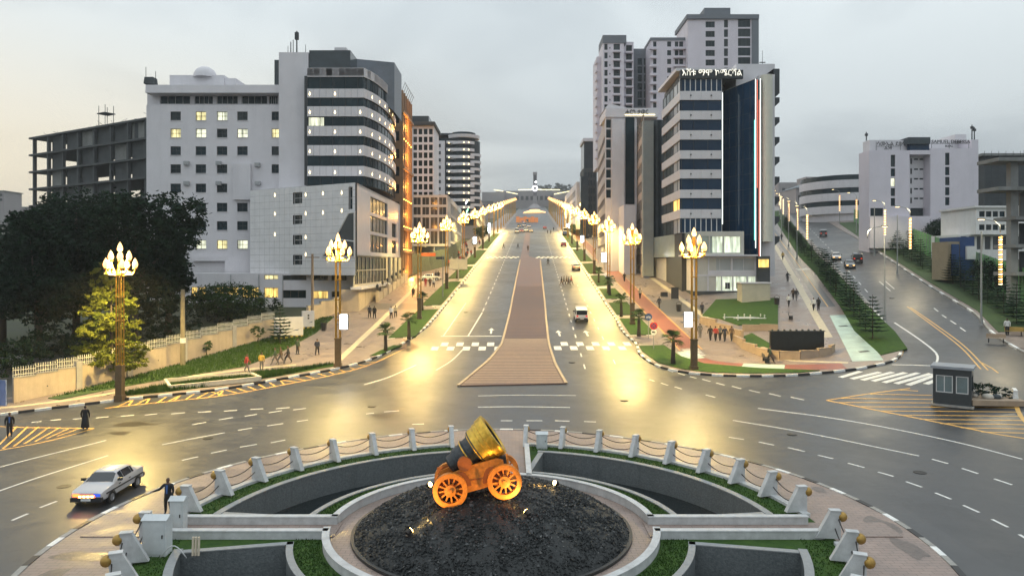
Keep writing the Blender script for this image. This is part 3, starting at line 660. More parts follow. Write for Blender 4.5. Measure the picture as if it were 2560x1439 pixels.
for a, c in zip(angs, angs[1:]):
    if c - a > 14 or (a < -90 < c) or (a < 90 < c): continue
    for z, r in ((.9, 15.2), (.5, 15.05)):
        side = 'right' if a > 0 else 'left'
        link('chain', chain(a, c, z, r), posts[a]).matrix_parent_inverse = (Matrix.Translation(posts[a].location) @ Matrix.Rotation(posts[a].rotation_euler.z, 4, 'Z')).inverted()
# ---- mound of black rock
ROCK = M('black_lava_rock', (.006, .008, .009), .55, .6, 3, .8, 14, col2=(.020, .023, .024), spec=.35)
def mound_z(r): return 1.95 * (1 - (min(r, 6.2) / 6.2) ** 2.0) ** .8 + .14
b = MB(); n = 72; rs = [0, .4, .9, 1.5, 2.1, 2.7, 3.3, 3.9, 4.5, 5.0, 5.5, 5.9, 6.1, 6.22]
for r in rs:
    for k in range(n): j = random.uniform(-.05, .05) if r > .1 else 0; b.v.append((CXR + r * math.cos(2 * math.pi * k / n), CYR + r * math.sin(2 * math.pi * k / n), mound_z(r) + j))
for i in range(len(rs) - 1):
    for k in range(n): k2 = (k + 1) % n; b.f.append((i * n + k, (i + 1) * n + k, (i + 1) * n + k2, i * n + k2)); b.m.append(0)
mound = tag(link('rock_mound', b.mesh('rock_mound', ROCK, True)), 'dark mound of black lava rock under the orange cannon', 'mound')
link('mound_rim', fixn(arc_band(6.15, 6.3, 0, 360, -.2, .26).mesh('mound_rim', M('dark_steel_rim', (.03, .03, .03), .5, .2, 5))), mound)
b = MB(); rnd = random.Random(3)
for i in range(20000):
    r = 6.15 * math.sqrt(rnd.random()); w = rnd.uniform(0, 2 * math.pi); x, y = CXR + r * math.cos(w), CYR + r * math.sin(w); z = mound_z(r); s = rnd.choice((.03, .04, .045, .05, .06, .09)) * rnd.uniform(.7, 1.25)
    Q = Matrix.Rotation(rnd.uniform(0, 6.3), 3, 'Z') @ Matrix.Rotation(rnd.uniform(-.9, .9), 3, 'X')
    vs = [Q @ Vector((px * s * rnd.uniform(.6, 1.25), py * s * rnd.uniform(.6, 1.25), pz * s * rnd.uniform(.5, 1.0))) + Vector((x, y, z)) for px, py, pz in ((1, 0, 0), (-.3, .9, 0), (-.8, -.7, 0), (.1, .1, 1), (0, 0, -1), (.6, -.8, .3))]
    b.add(vs, [(0, 1, 3), (1, 2, 3), (2, 5, 3), (5, 0, 3), (1, 0, 4), (2, 1, 4), (5, 2, 4), (0, 5, 4)])
rm = b.mesh('rocks', [ROCK, M('grey_glint_rock', (.05, .053, .055), .4, .3, 6), M('pale_glint_rock', (.14, .14, .135), .5, .3, 6)])  # the two paler rock colours paint in glints scattered over the mound
rm.polygons.foreach_set('material_index', [2 if (i // 8) % 71 == 0 else 1 if (i // 8) % 9 == 0 else 0 for i in range(len(b.f))]); rk = link('rocks', rm, mound); rk['kind'] = 'stuff'
# ---- the cannon on its four-wheeled carriage
ORG = M('orange_painted_metal', (.56, .19, .024), .5, .28, 6, .25, 18, stain=.75); ORG2 = M('dark_orange_metal', (.30, .085, .018), .5, .2, 3); GUN = M('dark_gunmetal', (.05, .055, .06), .45, .45, 5, .3, 14, metal=.5); GLD = M('gilt_and_lit_metal', (.66, .42, .06), .34, .3, 5, .2, 16, metal=.6, stain=.7)
can = thing('cannon', 'huge dark and gold mortar cannon on orange four-wheeled carriage', 'cannon', (-1.40, 31.5, mound_z(1.0) - .12), (0, R(-8), R(4))); can.scale = (.93, .93, .93)
# local x runs along the carriage towards the muzzle, y to the far side
prof = [(-2.0, .95), (-1.6, 1.45), (1.75, 1.45), (1.75, .75), (-2.0, .55)]
for yy in (-.62, .62):
    b = MB(); q = [(-1.95, .55), (-1.95, 1.05), (-1.7, 1.35), (-.2, 1.72), (1.0, 1.86), (1.3, 1.72), (1.35, .85), (.6, .62), (-.9, .45)]
    b.add([(x, yy - .07, z) for x, z in q] + [(x, yy + .07, z) for x, z in q], [tuple(range(9)), tuple(range(17, 8, -1))] + [(i, i + 9, (i + 1) % 9 + 9, (i + 1) % 9) for i in range(9)])
    link('cheek_plate', fixn(b.mesh('cheek_plate', ORG)), can)
    b = MB(); b.box(-1.5, yy - .1 if yy < 0 else yy, 1.02, 1.15, yy if yy < 0 else yy + .1, 1.08); link('moulding', b.mesh('moulding', ORG2), can)
for x in (-1.32, 1.22):
    for yy in (-.71, .71):
        b = MB(); n = 14; A_ = [(x + 1.0 * math.cos(math.pi * k / n), .8 + 1.0 * math.sin(math.pi * k / n)) for k in range(n + 1)]; A_ = [(max(-1.9, min(1.3, px_)), min(pz_, 1.5)) for px_, pz_ in A_]
        b.add([(px_, yy - .015, pz_) for px_, pz_ in A_] + [(px_, yy + .015, pz_) for px_, pz_ in A_], [tuple(range(n + 1)), tuple(range(2 * n + 1, n, -1))] + [(k, k + n + 1, k + n + 2, k + 1) for k in range(n)]); link('wheel_guard', fixn(b.mesh('wheel_guard', ORG2)), can)
b = MB(); b.box(-1.9, -.55, .6, 1.25, .55, .95); b.box(-2.05, -.66, .5, -1.55, .66, 1.05, taper=.06); link('carriage_bed', b.mesh('carriage_bed', ORG2), can)
b = MB(); b.box(1.05, -.3, 1.2, 1.6, .3, 1.75, taper=.08); link('muzzle_rest', b.mesh('muzzle_rest', GUN), can)
b = MB(); b.cyl((1.5, -.72, .85), (1.5, -.72, 2.0), .05); link('stay', b.mesh('stay', ORG), can)
axv = Vector((math.cos(R(28)), 0, math.sin(R(28)))); bo = Vector((-1.15, 0, 1.68))
KX, KR = .88, 1.06
sc_ = lambda l: [(r * KR, h * KX) for r, h in l]
b = MB(); P = [(0.02, -.12), (.30, -.10), (.44, .02), (.48, .35), (.53, .36), (.53, .46), (.56, .48), (.58, 1.0), (.66, 1.02), (.66, 1.12), (.60, 1.14), (.64, 1.5), (.72, 1.52), (.72, 1.6), (.80, 1.62), (.82, 1.7)]
b.lathe(sc_(P), 32, 0, bo, axv); link('barrel', b.mesh('barrel', GUN, True, 40), can)
b = MB(); b.lathe(sc_([(.82, 1.7), (.84, 2.05), (.89, 2.08), (.90, 2.3), (.97, 2.34), (.99, 2.62), (1.01, 2.66), (1.0, 2.80), (.88, 2.84), (.74, 2.82), (.70, 2.76)]), 32, 0, bo, axv); link('muzzle', b.mesh('muzzle', [GLD], True, 40), can)  # gold carried back over the flare stands in for warm light on it
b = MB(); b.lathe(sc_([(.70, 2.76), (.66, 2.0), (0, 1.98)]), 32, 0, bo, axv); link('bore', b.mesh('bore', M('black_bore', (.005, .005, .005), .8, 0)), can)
for r0, h in ((.63, 1.0), (.73, 1.56)):
    b = MB(); b.lathe(sc_([(r0, h), (r0 + .035, h + .02), (r0 + .035, h + .07), (r0, h + .09)]), 32, 0, bo, axv); link('gilt_ring', b.mesh('gilt_ring', GLD, True), can)
for yy in (-1, 1):
    b = MB(); b.cyl((-.5, yy * .3, 1.86), (-.5, yy * .84, 1.86), .33, .33, 20); link('trunnion', b.mesh('trunnion', ORG2), can)
def wheel_mesh():
    b = MB(); n = 32; ro, ri, w = .80, .58, .13
    for k in range(n):
        A, B = 2 * math.pi * k / n, 2 * math.pi * (k + 1) / n
        c = lambda r, a, y: (r * math.cos(a), y, r * math.sin(a))
        b.quad(c(ri, A, -w), c(ro, A, -w), c(ro, B, -w), c(ri, B, -w)); b.quad(c(ro, A, w), c(ri, A, w), c(ri, B, w), c(ro, B, w))
        b.quad(c(ro, A, -w), c(ro, A, w), c(ro, B, w), c(ro, B, -w)); b.quad(c(ri, A, w), c(ri, A, -w), c(ri, B, -w), c(ri, B, w))
    return fixn(b.mesh('rim', ORG))
RIMM = wheel_mesh()
b = MB(); b.lathe([(.0, -.24), (.10, -.23), (.12, -.17), (.27, -.15), (.27, .15), (0, .15)], 20, 0, (0, 0, 0), (0, 1, 0)); HUBM = b.mesh('hub', ORG, True, 35)
b = MB(); b.box(.22, -.05, -.035, .60, .05, .035); SPM = b.mesh('spoke', ORG)
for x in (-1.32, 1.22):
    for yy in (-.92, .92):
        w = link('wheel', RIMM, can, (x, yy, .80)); link('hub', HUBM, w)
        for k in range(12): link('spoke', SPM, w, (0, 0, 0), (0, -2 * math.pi * k / 12, 0))
    b = MB(); b.cyl((x, -.8, .8), (x, .8, .8), .07); link('axle', b.mesh('axle', ORG2), can)
# spotlights that light the cannon and the little hollows that glow
def spot(loc, target, power, lab):
    t = thing('garden_spotlight', lab, 'spotlight', loc); b = MB(); b.box(-.14, -.1, 0, .14, .1, .05); b.cyl((0, 0, .05), (0, 0, .14), .03); link('bracket', b.mesh('bracket', CHN), t)
    d = (Vector(target) - Vector(loc)).normalized(); b = MB(); o = Vector((0, 0, .2)); b.cyl(o - d * .12, o + d * .1, .09, .12, 12); link('housing', b.mesh('housing', CHN), t)
    b = MB(); b.cyl(o + d * .101, o + d * .115, .11, .11, 12); link('lens', b.mesh('lens', M('warm_spot_lens', (1, .8, .4), .3, 0, emit=(1, .62, .18), es=40)), t)
    L = bpy.data.lights.new('spotlight_beam', 'SPOT'); L.energy = power; L.color = (1, .58, .16); L.spot_size = R(75); L.spot_blend = .6; L.shadow_soft_size = .12
    lo = link('beam', L, t, o + d * .14); lo.rotation_euler = d.to_track_quat('-Z', 'Y').to_euler()
T = (-1.3, 31.6, 3.0)
def mz(x, y): return mound_z(math.hypot(x - CXR, y - CYR))
for (x, y), pw, lab in (((-3.9, 33.3), 500, 'glowing spotlight left of the cannon on the rock mound'), ((2.1, 33.7), 500, 'glowing spotlight right of the cannon on the rock mound'), ((.65, 29.6), 420, 'spotlight sunk in rocks on the mound in front of the cannon wheels'), ((-4.2, 29.0), 700, 'spotlight sunk in rocks low on the left of the mound')):
    spot((x, y, mz(x, y)), T, pw, lab)
# utility boxes, pipes and hose
BOXW = M('white_enamel_box', (.55, .58, .59), .45, .08, 3, stain=.3)
def cabinet(loc, s, lab, rot=0):
    t = thing('utility_cabinet', lab, 'cabinet', loc, rot); x, y, z = s
    b = MB(); b.box(-x / 2, -y / 2, 0, x / 2, y / 2, z); link('body', b.mesh('body', BOXW), t); b = MB(); e = .06
    b.add([(-x / 2 - e, -y / 2 - e, z), (x / 2 + e, -y / 2 - e, z), (x / 2 + e, y / 2 + e, z), (-x / 2 - e, y / 2 + e, z), (-x / 2 - e, 0, z + .16), (x / 2 + e, 0, z + .16)], [(0, 1, 5, 4), (2, 3, 4, 5), (0, 4, 3), (1, 2, 5), (0, 3, 2, 1)]); link('lid', b.mesh('lid', BOXW), t)
    b = MB(); b.box(-x / 2 + .06, -y / 2 - .02, .1, x / 2 - .06, -y / 2 - .001, z - .1); link('door', b.mesh('door', BOXW), t)
    b = MB(); b.box(x / 2 - .15, -y / 2 - .05, z * .5, x / 2 - .11, -y / 2 - .021, z * .6); link('handle', b.mesh('handle', CHN), t)
cabinet((-14.75, 29.6, .16), (.95, .6, 1.5), 'tall white utility cabinet with gabled lid beside the left garden walk'); cabinet((-15.0, 32.0, .14), (.6, .45, 1.5), 'slim white utility cabinet standing at the left garden walk entrance'); cabinet((1.95, 46.6, .16), (.7, .5, .95), 'small white box beside the chain post at the far garden walk')
t = thing('hose_reel', 'pale coiled hose and pipes on the lawn behind the white cabinet', 'hose', (-13.2, 29.4, .17)); HOS = M('cream_hose', (.6, .52, .4), .5, .1, 4)
for k in range(3): b = MB(); b.cyl((k * .12, 0, 0), (k * .12, .05, .75), .05, .05, 8); link('pipe', b.mesh('pipe', HOS), t)
b = MB(); b.tube([(-1.2 + .12 * i, -.3, .02 + .5 * math.sin(i / 9 * math.pi)) for i in range(10)], .025, 6); link('hose', b.mesh('hose', WST, True), t)

for i, (a, r_, rx, ry) in enumerate(((88, 18.0, .8, 1.6), (97, 17.9, .7, 1.3), (-100, 17.2, 1.3, .8), (-106, 17.6, .7, 1.0), (72, 18.2, .5, .7), (-70, 17.0, .5, .5))):
    x, y, _ = rp(r_, a); drape('damp_patch', blot(x, y, rx, ry, 300 + i), MUDP, .034, 0, RPAV)
# ================================================================== golden street lamps
GOLD = M('golden_lamp_metal', (.50, .27, .045), .32, .15, 5, metal=.7); BASEM = M('brown_lamp_base', (.13, .085, .04), .5, .2, 4, metal=.2)
BULB = M('lit_flame_globe', (1, .9, .7), .3, 0, emit=(1, .50, .12), es=2.6, sampling='NONE'); FLOOD = M('lit_floodlight', (1, .9, .7), .3, 0, emit=(1, .70, .30), es=6.0, sampling='NONE')
def bulb_mesh():
    b = MB(); b.lathe([(.01, 0), (.12, .03), (.205, .18), (.22, .32), (.18, .5), (.11, .68), (.04, .8), (.004, .87)], 12); return b.mesh('bulb', BULB, True)
BULBM = bulb_mesh()
def lamp_parts():
    P = []
    b = MB(); b.box(-.34, -.34, -.2, .34, .34, .35); b.box(-.27, -.27, .35, .27, .27, 2.7); b.box(-.31, -.31, 2.7, .31, .31, 2.85); P.append(('base', b.mesh('base', BASEM), (0, 0, 0), 0))
    b = MB(); b.cyl((0, 0, 0), (0, 0, 7.6), .06, .05, 8); pm = b.mesh('pole', GOLD, True, 40)
    for x in (-.2, .2):
        for y in (-.2, .2): P.append(('pole', pm, (x, y, 2.85), 0))
    b = MB(); b.box(-.27, -.27, -.04, .27, .27, .04); cm = b.mesh('collar', GOLD)
    for z in (4.6, 6.6, 8.6): P.append(('collar', cm, (0, 0, z), 0))
    b = MB(); b.lathe([(.3, 10.3), (.34, 10.4), (.22, 10.6), (.16, 11.0), (.14, 12.2), (.2, 12.3), (.02, 12.35)], 12); P.append(('crown', b.mesh('crown', GOLD, True), (0, 0, 0), 0))
    def arm(r, z):
        b = MB(); b.tube([(.12, 0, 10.35), (r * .45, 0, 10.45), (r * .8, 0, z - .55), (r, 0, z - .22), (r, 0, z)], [.07, .06, .05, .05, .07], 6); b.lathe([(.06, z - .1), (.2, z - .04), (.2, z), (.05, z + .02)], 8, 0, (r, 0, 0)); return b.mesh('arm', GOLD, True)
    lo, up = arm(1.14, 11.0), arm(.68, 11.65)
    for k in range(5): P.append(('arm', lo, (0, 0, 0), R(72 * k + 18))); P.append(('bulb', BULBM, (1.14 * math.cos(R(72 * k + 18)), 1.14 * math.sin(R(72 * k + 18)), 11.01), 0))
    for k in range(4): P.append(('arm', up, (0, 0, 0), R(90 * k + 30))); P.append(('bulb', BULBM, (.68 * math.cos(R(90 * k + 30)), .68 * math.sin(R(90 * k + 30)), 11.66), 0))
    P.append(('bulb', BULBM, (0, 0, 12.36), 0))
    b = MB(); b.lathe([(.05, .22), (.2, .16), (.27, 0), (.26, -.02)], 12); b.lathe([(.25, -.015), (0, -.02)], 12, 1); fm = b.mesh('floodlight', [GOLD, FLOOD])
    b = MB(); b.tube([(.2, 0, 10.3), (.6, 0, 10.72), (.96, 0, 10.70)], .04, 6); fa = b.mesh('flood_arm', GOLD)
    for k in (0, 1, 2): P.append(('floodlight', fm, (.98 * math.cos(R(-90 + 120 * k + 40)), .98 * math.sin(R(-90 + 120 * k + 40)), 10.52), 0)); P.append(('arm', fa, (0, 0, 0), R(-90 + 120 * k + 40)))
    return P
LP = lamp_parts()
b = MB()                                             # small far version: post, arms and bulbs only
b.box(-.3, -.3, -.2, .3, .3, 2.8, 0); b.box(-.22, -.22, 2.8, .22, .22, 10.4, 0); FPOST = b.mesh('post', GOLD)
b = MB()
for k in range(5): b.tube([(0, 0, 10.4), (.7 * math.cos(R(72 * k)), .7 * math.sin(R(72 * k)), 10.6), (1.4 * math.cos(R(72 * k)), 1.4 * math.sin(R(72 * k)), 11.05)], .06, 4)
FARM = b.mesh('arms', GOLD)
LPOW = 29000
def lamp_light(t, z=11.5, pw=LPOW, col=(1, .71, .23)):
    L = bpy.data.lights.new('lamp_light', 'SPOT'); L.energy = pw; L.color = col; L.shadow_soft_size = .7; L.spot_size = R(158); L.spot_blend = .45; link('glow', L, t, (0, 0, z))
    if pw > 3000: L = bpy.data.lights.new('crown_light', 'POINT'); L.energy = 900; L.color = (1, .62, .2); L.shadow_soft_size = .5; link('crown_glow', L, t, (0, 0, z + .6))
lamps = {}
def lamp(x, y, lab, full=True, h=1.0, light=True, pw=LPOW):
    t = thing('street_lamp', lab, 'street lamp', (x, y, gz(x, y) + .14), 0, 'golden street lamps along the avenue')
    if full:
        for n, m, l, r in LP: link(n, m, t, l, r)
    else:
        link('post', FPOST, t); link('arms', FARM, t)
        for k in range(5): link('bulb', BULBM, t, (1.14 * math.cos(R(72 * k)), 1.14 * math.sin(R(72 * k)), 11.01))
        for k in range(2): link('bulb', BULBM, t, (.8 * math.cos(R(180 * k + 30)), .8 * math.sin(R(180 * k + 30)), 11.76))
        link('bulb', BULBM, t, (0, 0, 12.36))
    t.scale = (h, h, h)
    if light: lamp_light(t, pw=pw)
    return t
p = at(300, 997, .14); lamps['L0'] = lamp(p.x, p.y, 'golden street lamp at the hedge end in front of the dark trees', h=.99, pw=LPOW * 1.4)
lamps['L1'] = lamp(*at(845, 916, .14).xy, 'golden street lamp at the near end of the hotel side kerb')
lamps['R1'] = lamp(*at(1735, 923, .14).xy, 'golden street lamp on the corner lawn before the blue glass tower', h=1.04)
for i in range(18):
    y = 96.8 + 30.5 * i; lamps['L%d' % (i + 2)] = lamp(ax(y, -12.5), y, f'{ORD[i]} golden street lamp up the avenue past the hotel corner lamp', i < 6, 1.0, i < 9)
    y = 92.7 + 29 * i; lamps['R%d' % (i + 2)] = lamp(ax(y, 15.9), y, f'{ORD[i]} golden street lamp up the avenue past the corner lawn lamp', i < 6, 1.0, i < 9)
# light boxes for posters, fixed to the lamps or on the pavement
LBM = M('lit_white_poster', (.9, .92, .95), .4, 0, emit=(.80, .91, 1), es=12.0); LBF = M('grey_box_frame', (.25, .26, .28), .4, .1, 4)
def light_box(x, y, z, w, h, lab, rot=0, es=None):
    t = thing('light_box', lab, 'light box', (x, y, z), rot, 'lit white poster boxes along the avenue'); b = MB(); b.box(-w / 2, -.16, 0, w / 2, .16, h); link('frame', b.mesh('frame', LBF), t)
    b = MB(); b.box(-w / 2 + .05, -.2, .05, w / 2 - .05, -.161, h - .05); link('lit_panel', b.mesh('lit_panel', LBM), t)
    b = MB(); b.box(-w / 2 - .3, -.05, h * .3, -w / 2, .05, h * .3 + .1); b.box(-w / 2 - .3, -.05, h * .8, -w / 2, .05, h * .8 + .1); link('bracket', b.mesh('bracket', LBF), t)
for k, lb in (('L1', 'lit white poster box on the hotel corner lamp'), ('R1', 'lit white poster box on the corner lawn lamp')):
    o = lamps[k].location; light_box(o.x + (.62 if k == 'L1' else -.62), o.y - .1, o.z + 3.7 if k == 'L1' else o.z + 4.1, .8, 1.5, lb)
for i, (u, v) in enumerate(((1510, 668), (1456, 612), (1420, 572), (1187, 615), (1223, 585), (1223, 570))):
    side = 'right' if u > 1300 else 'left'; p = at(u, v + 12)
    light_box(p.x, p.y, p.z + 2.2, 1.0, 2.0, f'small lit poster box on the {side} pavement, {ORD[i % 3]} nearest the square')
# ================================================================== right-hand road: posts wound with light strings
PGREY = M('grey_galvanised_post', (.30, .31, .31), .45, .15, 5, metal=.3); STR = M('lit_orange_string', (1, .6, .2), .4, 0, emit=(1, .42, .08), es=2.2, sampling='NONE'); STRW = M('lit_cream_string', (1, .85, .6), .4, 0, emit=(1, .78, .45), es=2.5, sampling='NONE')
RINGM = None
def string_post(x, y, h, lab, arm_dir=-1, lit=True, strings=True, white=False):
    t = thing('light_post', lab, 'lamp post', (x, y, gz(x, y) + .14), 0, 'light posts along the side road'); b = MB()
    b.cyl((0, 0, -.1), (0, 0, .5), .2, .18, 8); b.cyl((0, 0, .5), (0, 0, h), .11, .07, 8); link('post', b.mesh('post', PGREY, True, 40), t)
    b = MB(); b.tube([(0, 0, h - .1), (.1 * arm_dir, 0, h + .7), (.7 * arm_dir, 0, h + 1.15), (1.9 * arm_dir, 0, h + 1.35)], .05, 6); link('arm', b.mesh('arm', PGREY, True), t)
    b = MB(); b.box(-.35, -.13, -.06, .35, .13, .08); link('lantern', b.mesh('lantern', PGREY), t, (2.1 * arm_dir, 0, h + 1.37)); b = MB(); b.box(-.28, -.11, -.1, .28, .11, -.062)
    link('lens', b.mesh('lens', FLOOD), t, (2.1 * arm_dir, 0, h + 1.37))
    if strings:
        b = MB(); n = 20
        for k in range(n): b.tube([(.17 * math.cos(w), .17 * math.sin(w), h * .42 + k * h * .54 / n + .10 * w / 6.28) for w in [i * math.pi / 4 for i in range(9)]], .045, 4)
        me = b.mesh('light_string', [STRW, STRW if white else STR]); per = len(b.f) // n
        me.polygons.foreach_set('material_index', [(i // per) % 2 for i in range(len(b.f))]); s = link('light_string', me, t)
    if lit: lamp_light(t, h + 1.0, 1700, (1, .84, .5)); t.children[-1].location.x = 2.1 * arm_dir
for i, (x, y, h) in enumerate(((53.5, 77.9, 10), (65.5, 117, 9.6), (74.4, 141.9, 9.6), (83, 164, 9.6), (93, 192, 9.6), (105, 228, 9.6))): string_post(x, y, h, f'{ORD[i]} post wound with glowing strings on the far kerb of the side road', lit=i < 4)
for i, (x, y, h) in enumerate(((42.7, 85.5, 9.8), (61, 147, 9.6), (69, 172, 9.6), (79, 203, 9.6), (90, 236, 9.6), (102, 270, 9.6), (112, 298, 9.6))): string_post(x, y, h, 'plain grey street light post standing among the little pines' if i == 0 else f'{ORD[i - 1]} glowing string-wound post beyond the row of little pines', 1 if i == 0 else -1, lit=i < 4, strings=i > 0, white=i > 3)
# ================================================================== people
SKIN = M('brown_skin', (.13, .07, .045), .55, 0); HAIR = M('black_hair', (.012, .010, .010), .7, 0); SHOE = M('dark_shoes', (.02, .02, .02), .5, 0)
def body(pose):
    st = {'stand': dict(), 'walk': dict(l=(.26, -.20), a=(.20, -.16)), 'stride': dict(l=(.38, -.32), a=(.28, -.24)), 'reach': dict(reach=1), 'turn': dict(l=(.08, -.06), a=(.1, .12))}[pose]
    lf, lb = st.get('l', (.03, -.03)); af, ab = st.get('a', (.02, .04))
    V = {}; E = []; Rr = {}
    def v(n, co, r): V[n] = co; Rr[n] = r
    def e(*n): E.extend(zip(n, n[1:]))
    v('pel', (0, 0, .92), (.175, .135)); v('wai', (0, 0, 1.08), (.16, .12)); v('che', (0, 0, 1.28), (.19, .135)); v('sh', (0, .01, 1.43), (.12, .085)); v('nk', (0, 0, 1.50), (.058, .058)); v('nk2', (0, -.01, 1.55), (.055, .055)); v('hd', (0, -.015, 1.63), (.09, .102)); v('ht', (0, -.01, 1.69), (.088, .10)); v('hc', (0, 0, 1.75), (.062, .072))
    e('pel', 'wai', 'che', 'sh', 'nk', 'nk2', 'hd', 'ht', 'hc')
    for s, f, a in ((-1, lf, ab), (1, lb, af)):
        k = 'l' if s < 0 else 'r'
        v('hip' + k, (.095 * s, -.02 * f, .86), (.12, .12)); v('kn' + k, (.10 * s, -f * .62 - .02, .50), (.085, .085)); v('cf' + k, (.10 * s, -f * .72 + (.05 if f < 0 else 0), .34), (.078, .08)); v('an' + k, (.105 * s, -f + (.06 if f < -.1 else 0), .09 + (.06 if f < -.15 else 0)), (.042, .045)); v('ft' + k, (.115 * s, -f - .13 + (.04 if f < -.1 else 0), .045), (.042, .035))
        e('pel', 'hip' + k, 'kn' + k, 'cf' + k, 'an' + k, 'ft' + k)
        if pose == 'reach' and s < 0:
            pts = [(.19 * s, 0, 1.41), (.36 * s, -.10, 1.22), (.58 * s, -.18, 1.16), (.66 * s, -.20, 1.15)]
        else:
            pts = [(.19 * s, 0, 1.41), (.255 * s, -a * .35 + .02, 1.15), (.245 * s, -a - .05, .92), (.235 * s, -a - .07, .84)]
        for i, (n, r) in enumerate((('so', .085), ('el', .065), ('wr', .042), ('pa', .038))): v(n + k, pts[i], (r, r))
        e('sh', 'so' + k, 'el' + k, 'wr' + k, 'pa' + k)
    names = list(V); idx = {n: i for i, n in enumerate(names)}
    me = bpy.data.meshes.new('body_' + pose); me.from_pydata([V[n] for n in names], [(idx[a], idx[b]) for a, b in E], []); me.update()
    o = bpy.data.objects.new('tmp', me); COL.objects.link(o)
    m = o.modifiers.new('skin', 'SKIN'); m.use_smooth_shade = True
    for i, n in enumerate(names): me.skin_vertices[0].data[i].radius = Rr[n]; me.skin_vertices[0].data[i].use_root = n == 'pel'
    sb = o.modifiers.new('sub', 'SUBSURF'); sb.levels = 1; sb.render_levels = 1
    dg = bpy.context.evaluated_depsgraph_get(); ev = o.evaluated_get(dg); out = bpy.data.meshes.new_from_object(ev); bpy.data.objects.remove(o)
    bm = bmesh.new(); bm.from_mesh(out)
    # face, ears and fingers
    ex = MB(); ex.ball((0, -.105, 1.635), .018, 6, 0); ex.ball((-.085, 0, 1.64), .022, 6, 0); ex.ball((.085, 0, 1.64), .022, 6, 0); ex.ball((-.033, -.098, 1.665), .011, 6, 1); ex.ball((.033, -.098, 1.665), .011, 6, 1); ex.box(-.028, -.103, 1.588, .028, -.09, 1.596, 1)
    for s in (-1, 1):
        k = 'l' if s < 0 else 'r'; p = Vector(V['pa' + k]); d = (p - Vector(V['wr' + k])).normalized(); sd = Vector((0, 1, 0)) if abs(d.y) < .8 else Vector((1, 0, 0)); sd = (sd - d * sd.dot(d)).normalized(); inn = d.cross(sd) * s
        for q, (off, ln) in enumerate(((-.027, .07), (-.009, .08), (.009, .076), (.026, .06))): a = p + sd * off + d * .015; ex.tube([a, a + d * ln * .5, a + d * ln * .9 - inn * .02], [.0095, .009, .006], 5, 0)
        a = p - sd * .03 - d * .02; ex.tube([a, a - sd * .025 + d * .03, a - sd * .03 + d * .06], [.011, .01, .007], 5, 0)
    out = bpy.data.meshes.new('person_' + pose); bm.to_mesh(out); bm.free()
    for m in (SKIN, HAIR, SHOE, SHOE, SHOE): out.materials.append(m)
    mi = []
    for f in out.polygons:
        c = f.center; z = c.z
        if z > 1.54: m_ = 1 if (z > 1.715 or (c.y > .025 and z > 1.60)) else 0
        elif z > 1.485: m_ = 0
        elif z < .1: m_ = 4
        elif abs(c.x) > .17 and z < .90 and pose != 'reach' or (pose == 'reach' and c.x < -.6): m_ = 0
        elif abs(c.x) > .21 and z < .93: m_ = 0
        elif z < .93: m_ = 3
        else: m_ = 2
        mi.append(m_)
    base = len(out.vertices)
    vs = [tuple(x.co) for x in out.vertices] + ex.v; fs = [tuple(p.vertices) for p in out.polygons] + [tuple(i + base for i in f) for f in ex.f]
    fin = bpy.data.meshes.new('person_' + pose); fin.from_pydata(vs, [], fs)
    for m in (SKIN, HAIR, SHOE, SHOE, SHOE): fin.materials.append(m)
    fin.polygons.foreach_set('material_index', mi + ex.m); fin.polygons.foreach_set('use_smooth', [True] * len(fs)); fin.update()
    return fin
BODY = {k: body(k) for k in ('stand', 'walk', 'stride', 'reach', 'turn')}
CLO = {'black': (.014, .014, .016), 'navy': (.018, .024, .05), 'grey': (.12, .12, .125), 'white': (.66, .66, .64), 'blue': (.05, .12, .33), 'red': (.35, .04, .035), 'green': (.045, .075, .05), 'brown': (.11, .07, .045), 'cream': (.5, .42, .28), 'yellow': (.55, .36, .07), 'dark': (.025, .025, .028)}
def cl(c): return M('cloth_' + c, CLO[c], .8, .1, 20)
b = MB()
for k in range(8): pass
b.lathe([(.19, .93), (.21, .8), (.25, .5), (.28, .18), (.27, .16)], 14); COATM = b.mesh('coat_skirt', cl('black'), True)
b = MB(); b.box(-.12, .10, 1.08, .12, .24, 1.42, taper=.02); PACKM = b.mesh('backpack', cl('dark'))
b = MB(); b.add([(-.055, -.127, 1.44), (.055, -.127, 1.44), (.035, -.14, 1.02), (-.035, -.14, 1.02)], [(0, 1, 2, 3)]); SHIRTM = b.mesh('shirt_front', cl('blue'))
def person(u, v, lab, top='black', leg='dark', pose='walk', face=180, coat=False, pack=False, shirt=False, h=1.0, on=.14, group=None, xy=None):
    p = at(u, v, on) if xy is None else Vector((*xy, gz(*xy) + on))
    o = link('person', BODY[pose], None, p, R(face), [SKIN, HAIR, cl(top), cl(leg), SHOE], h); tag(o, lab, 'person', group)
    if coat: link('long_coat', COATM, o, mats=[cl(top)])
    if pack: link('backpack', PACKM, o)
    if shirt: link('shirt', SHIRTM, o)
    return o
G1 = 'people on the hotel side pavement'; G2 = 'people on the right-hand pavement'; G3 = 'people crossing the avenue'
person(420, 1284, 'person in dark jacket and blue shirt with arm held out beside the garden posts', 'black', 'black', 'reach', 0, shirt=True)
person(24, 1092, 'person in dark jacket and blue shirt standing on the hatched road nose', 'black', 'dark', 'stand', 30, shirt=True, on=.01)
person(213, 1073, 'person in a long black coat standing at the tip of the hatched road nose', 'black', 'black', 'stand', 200, coat=True, on=.01)
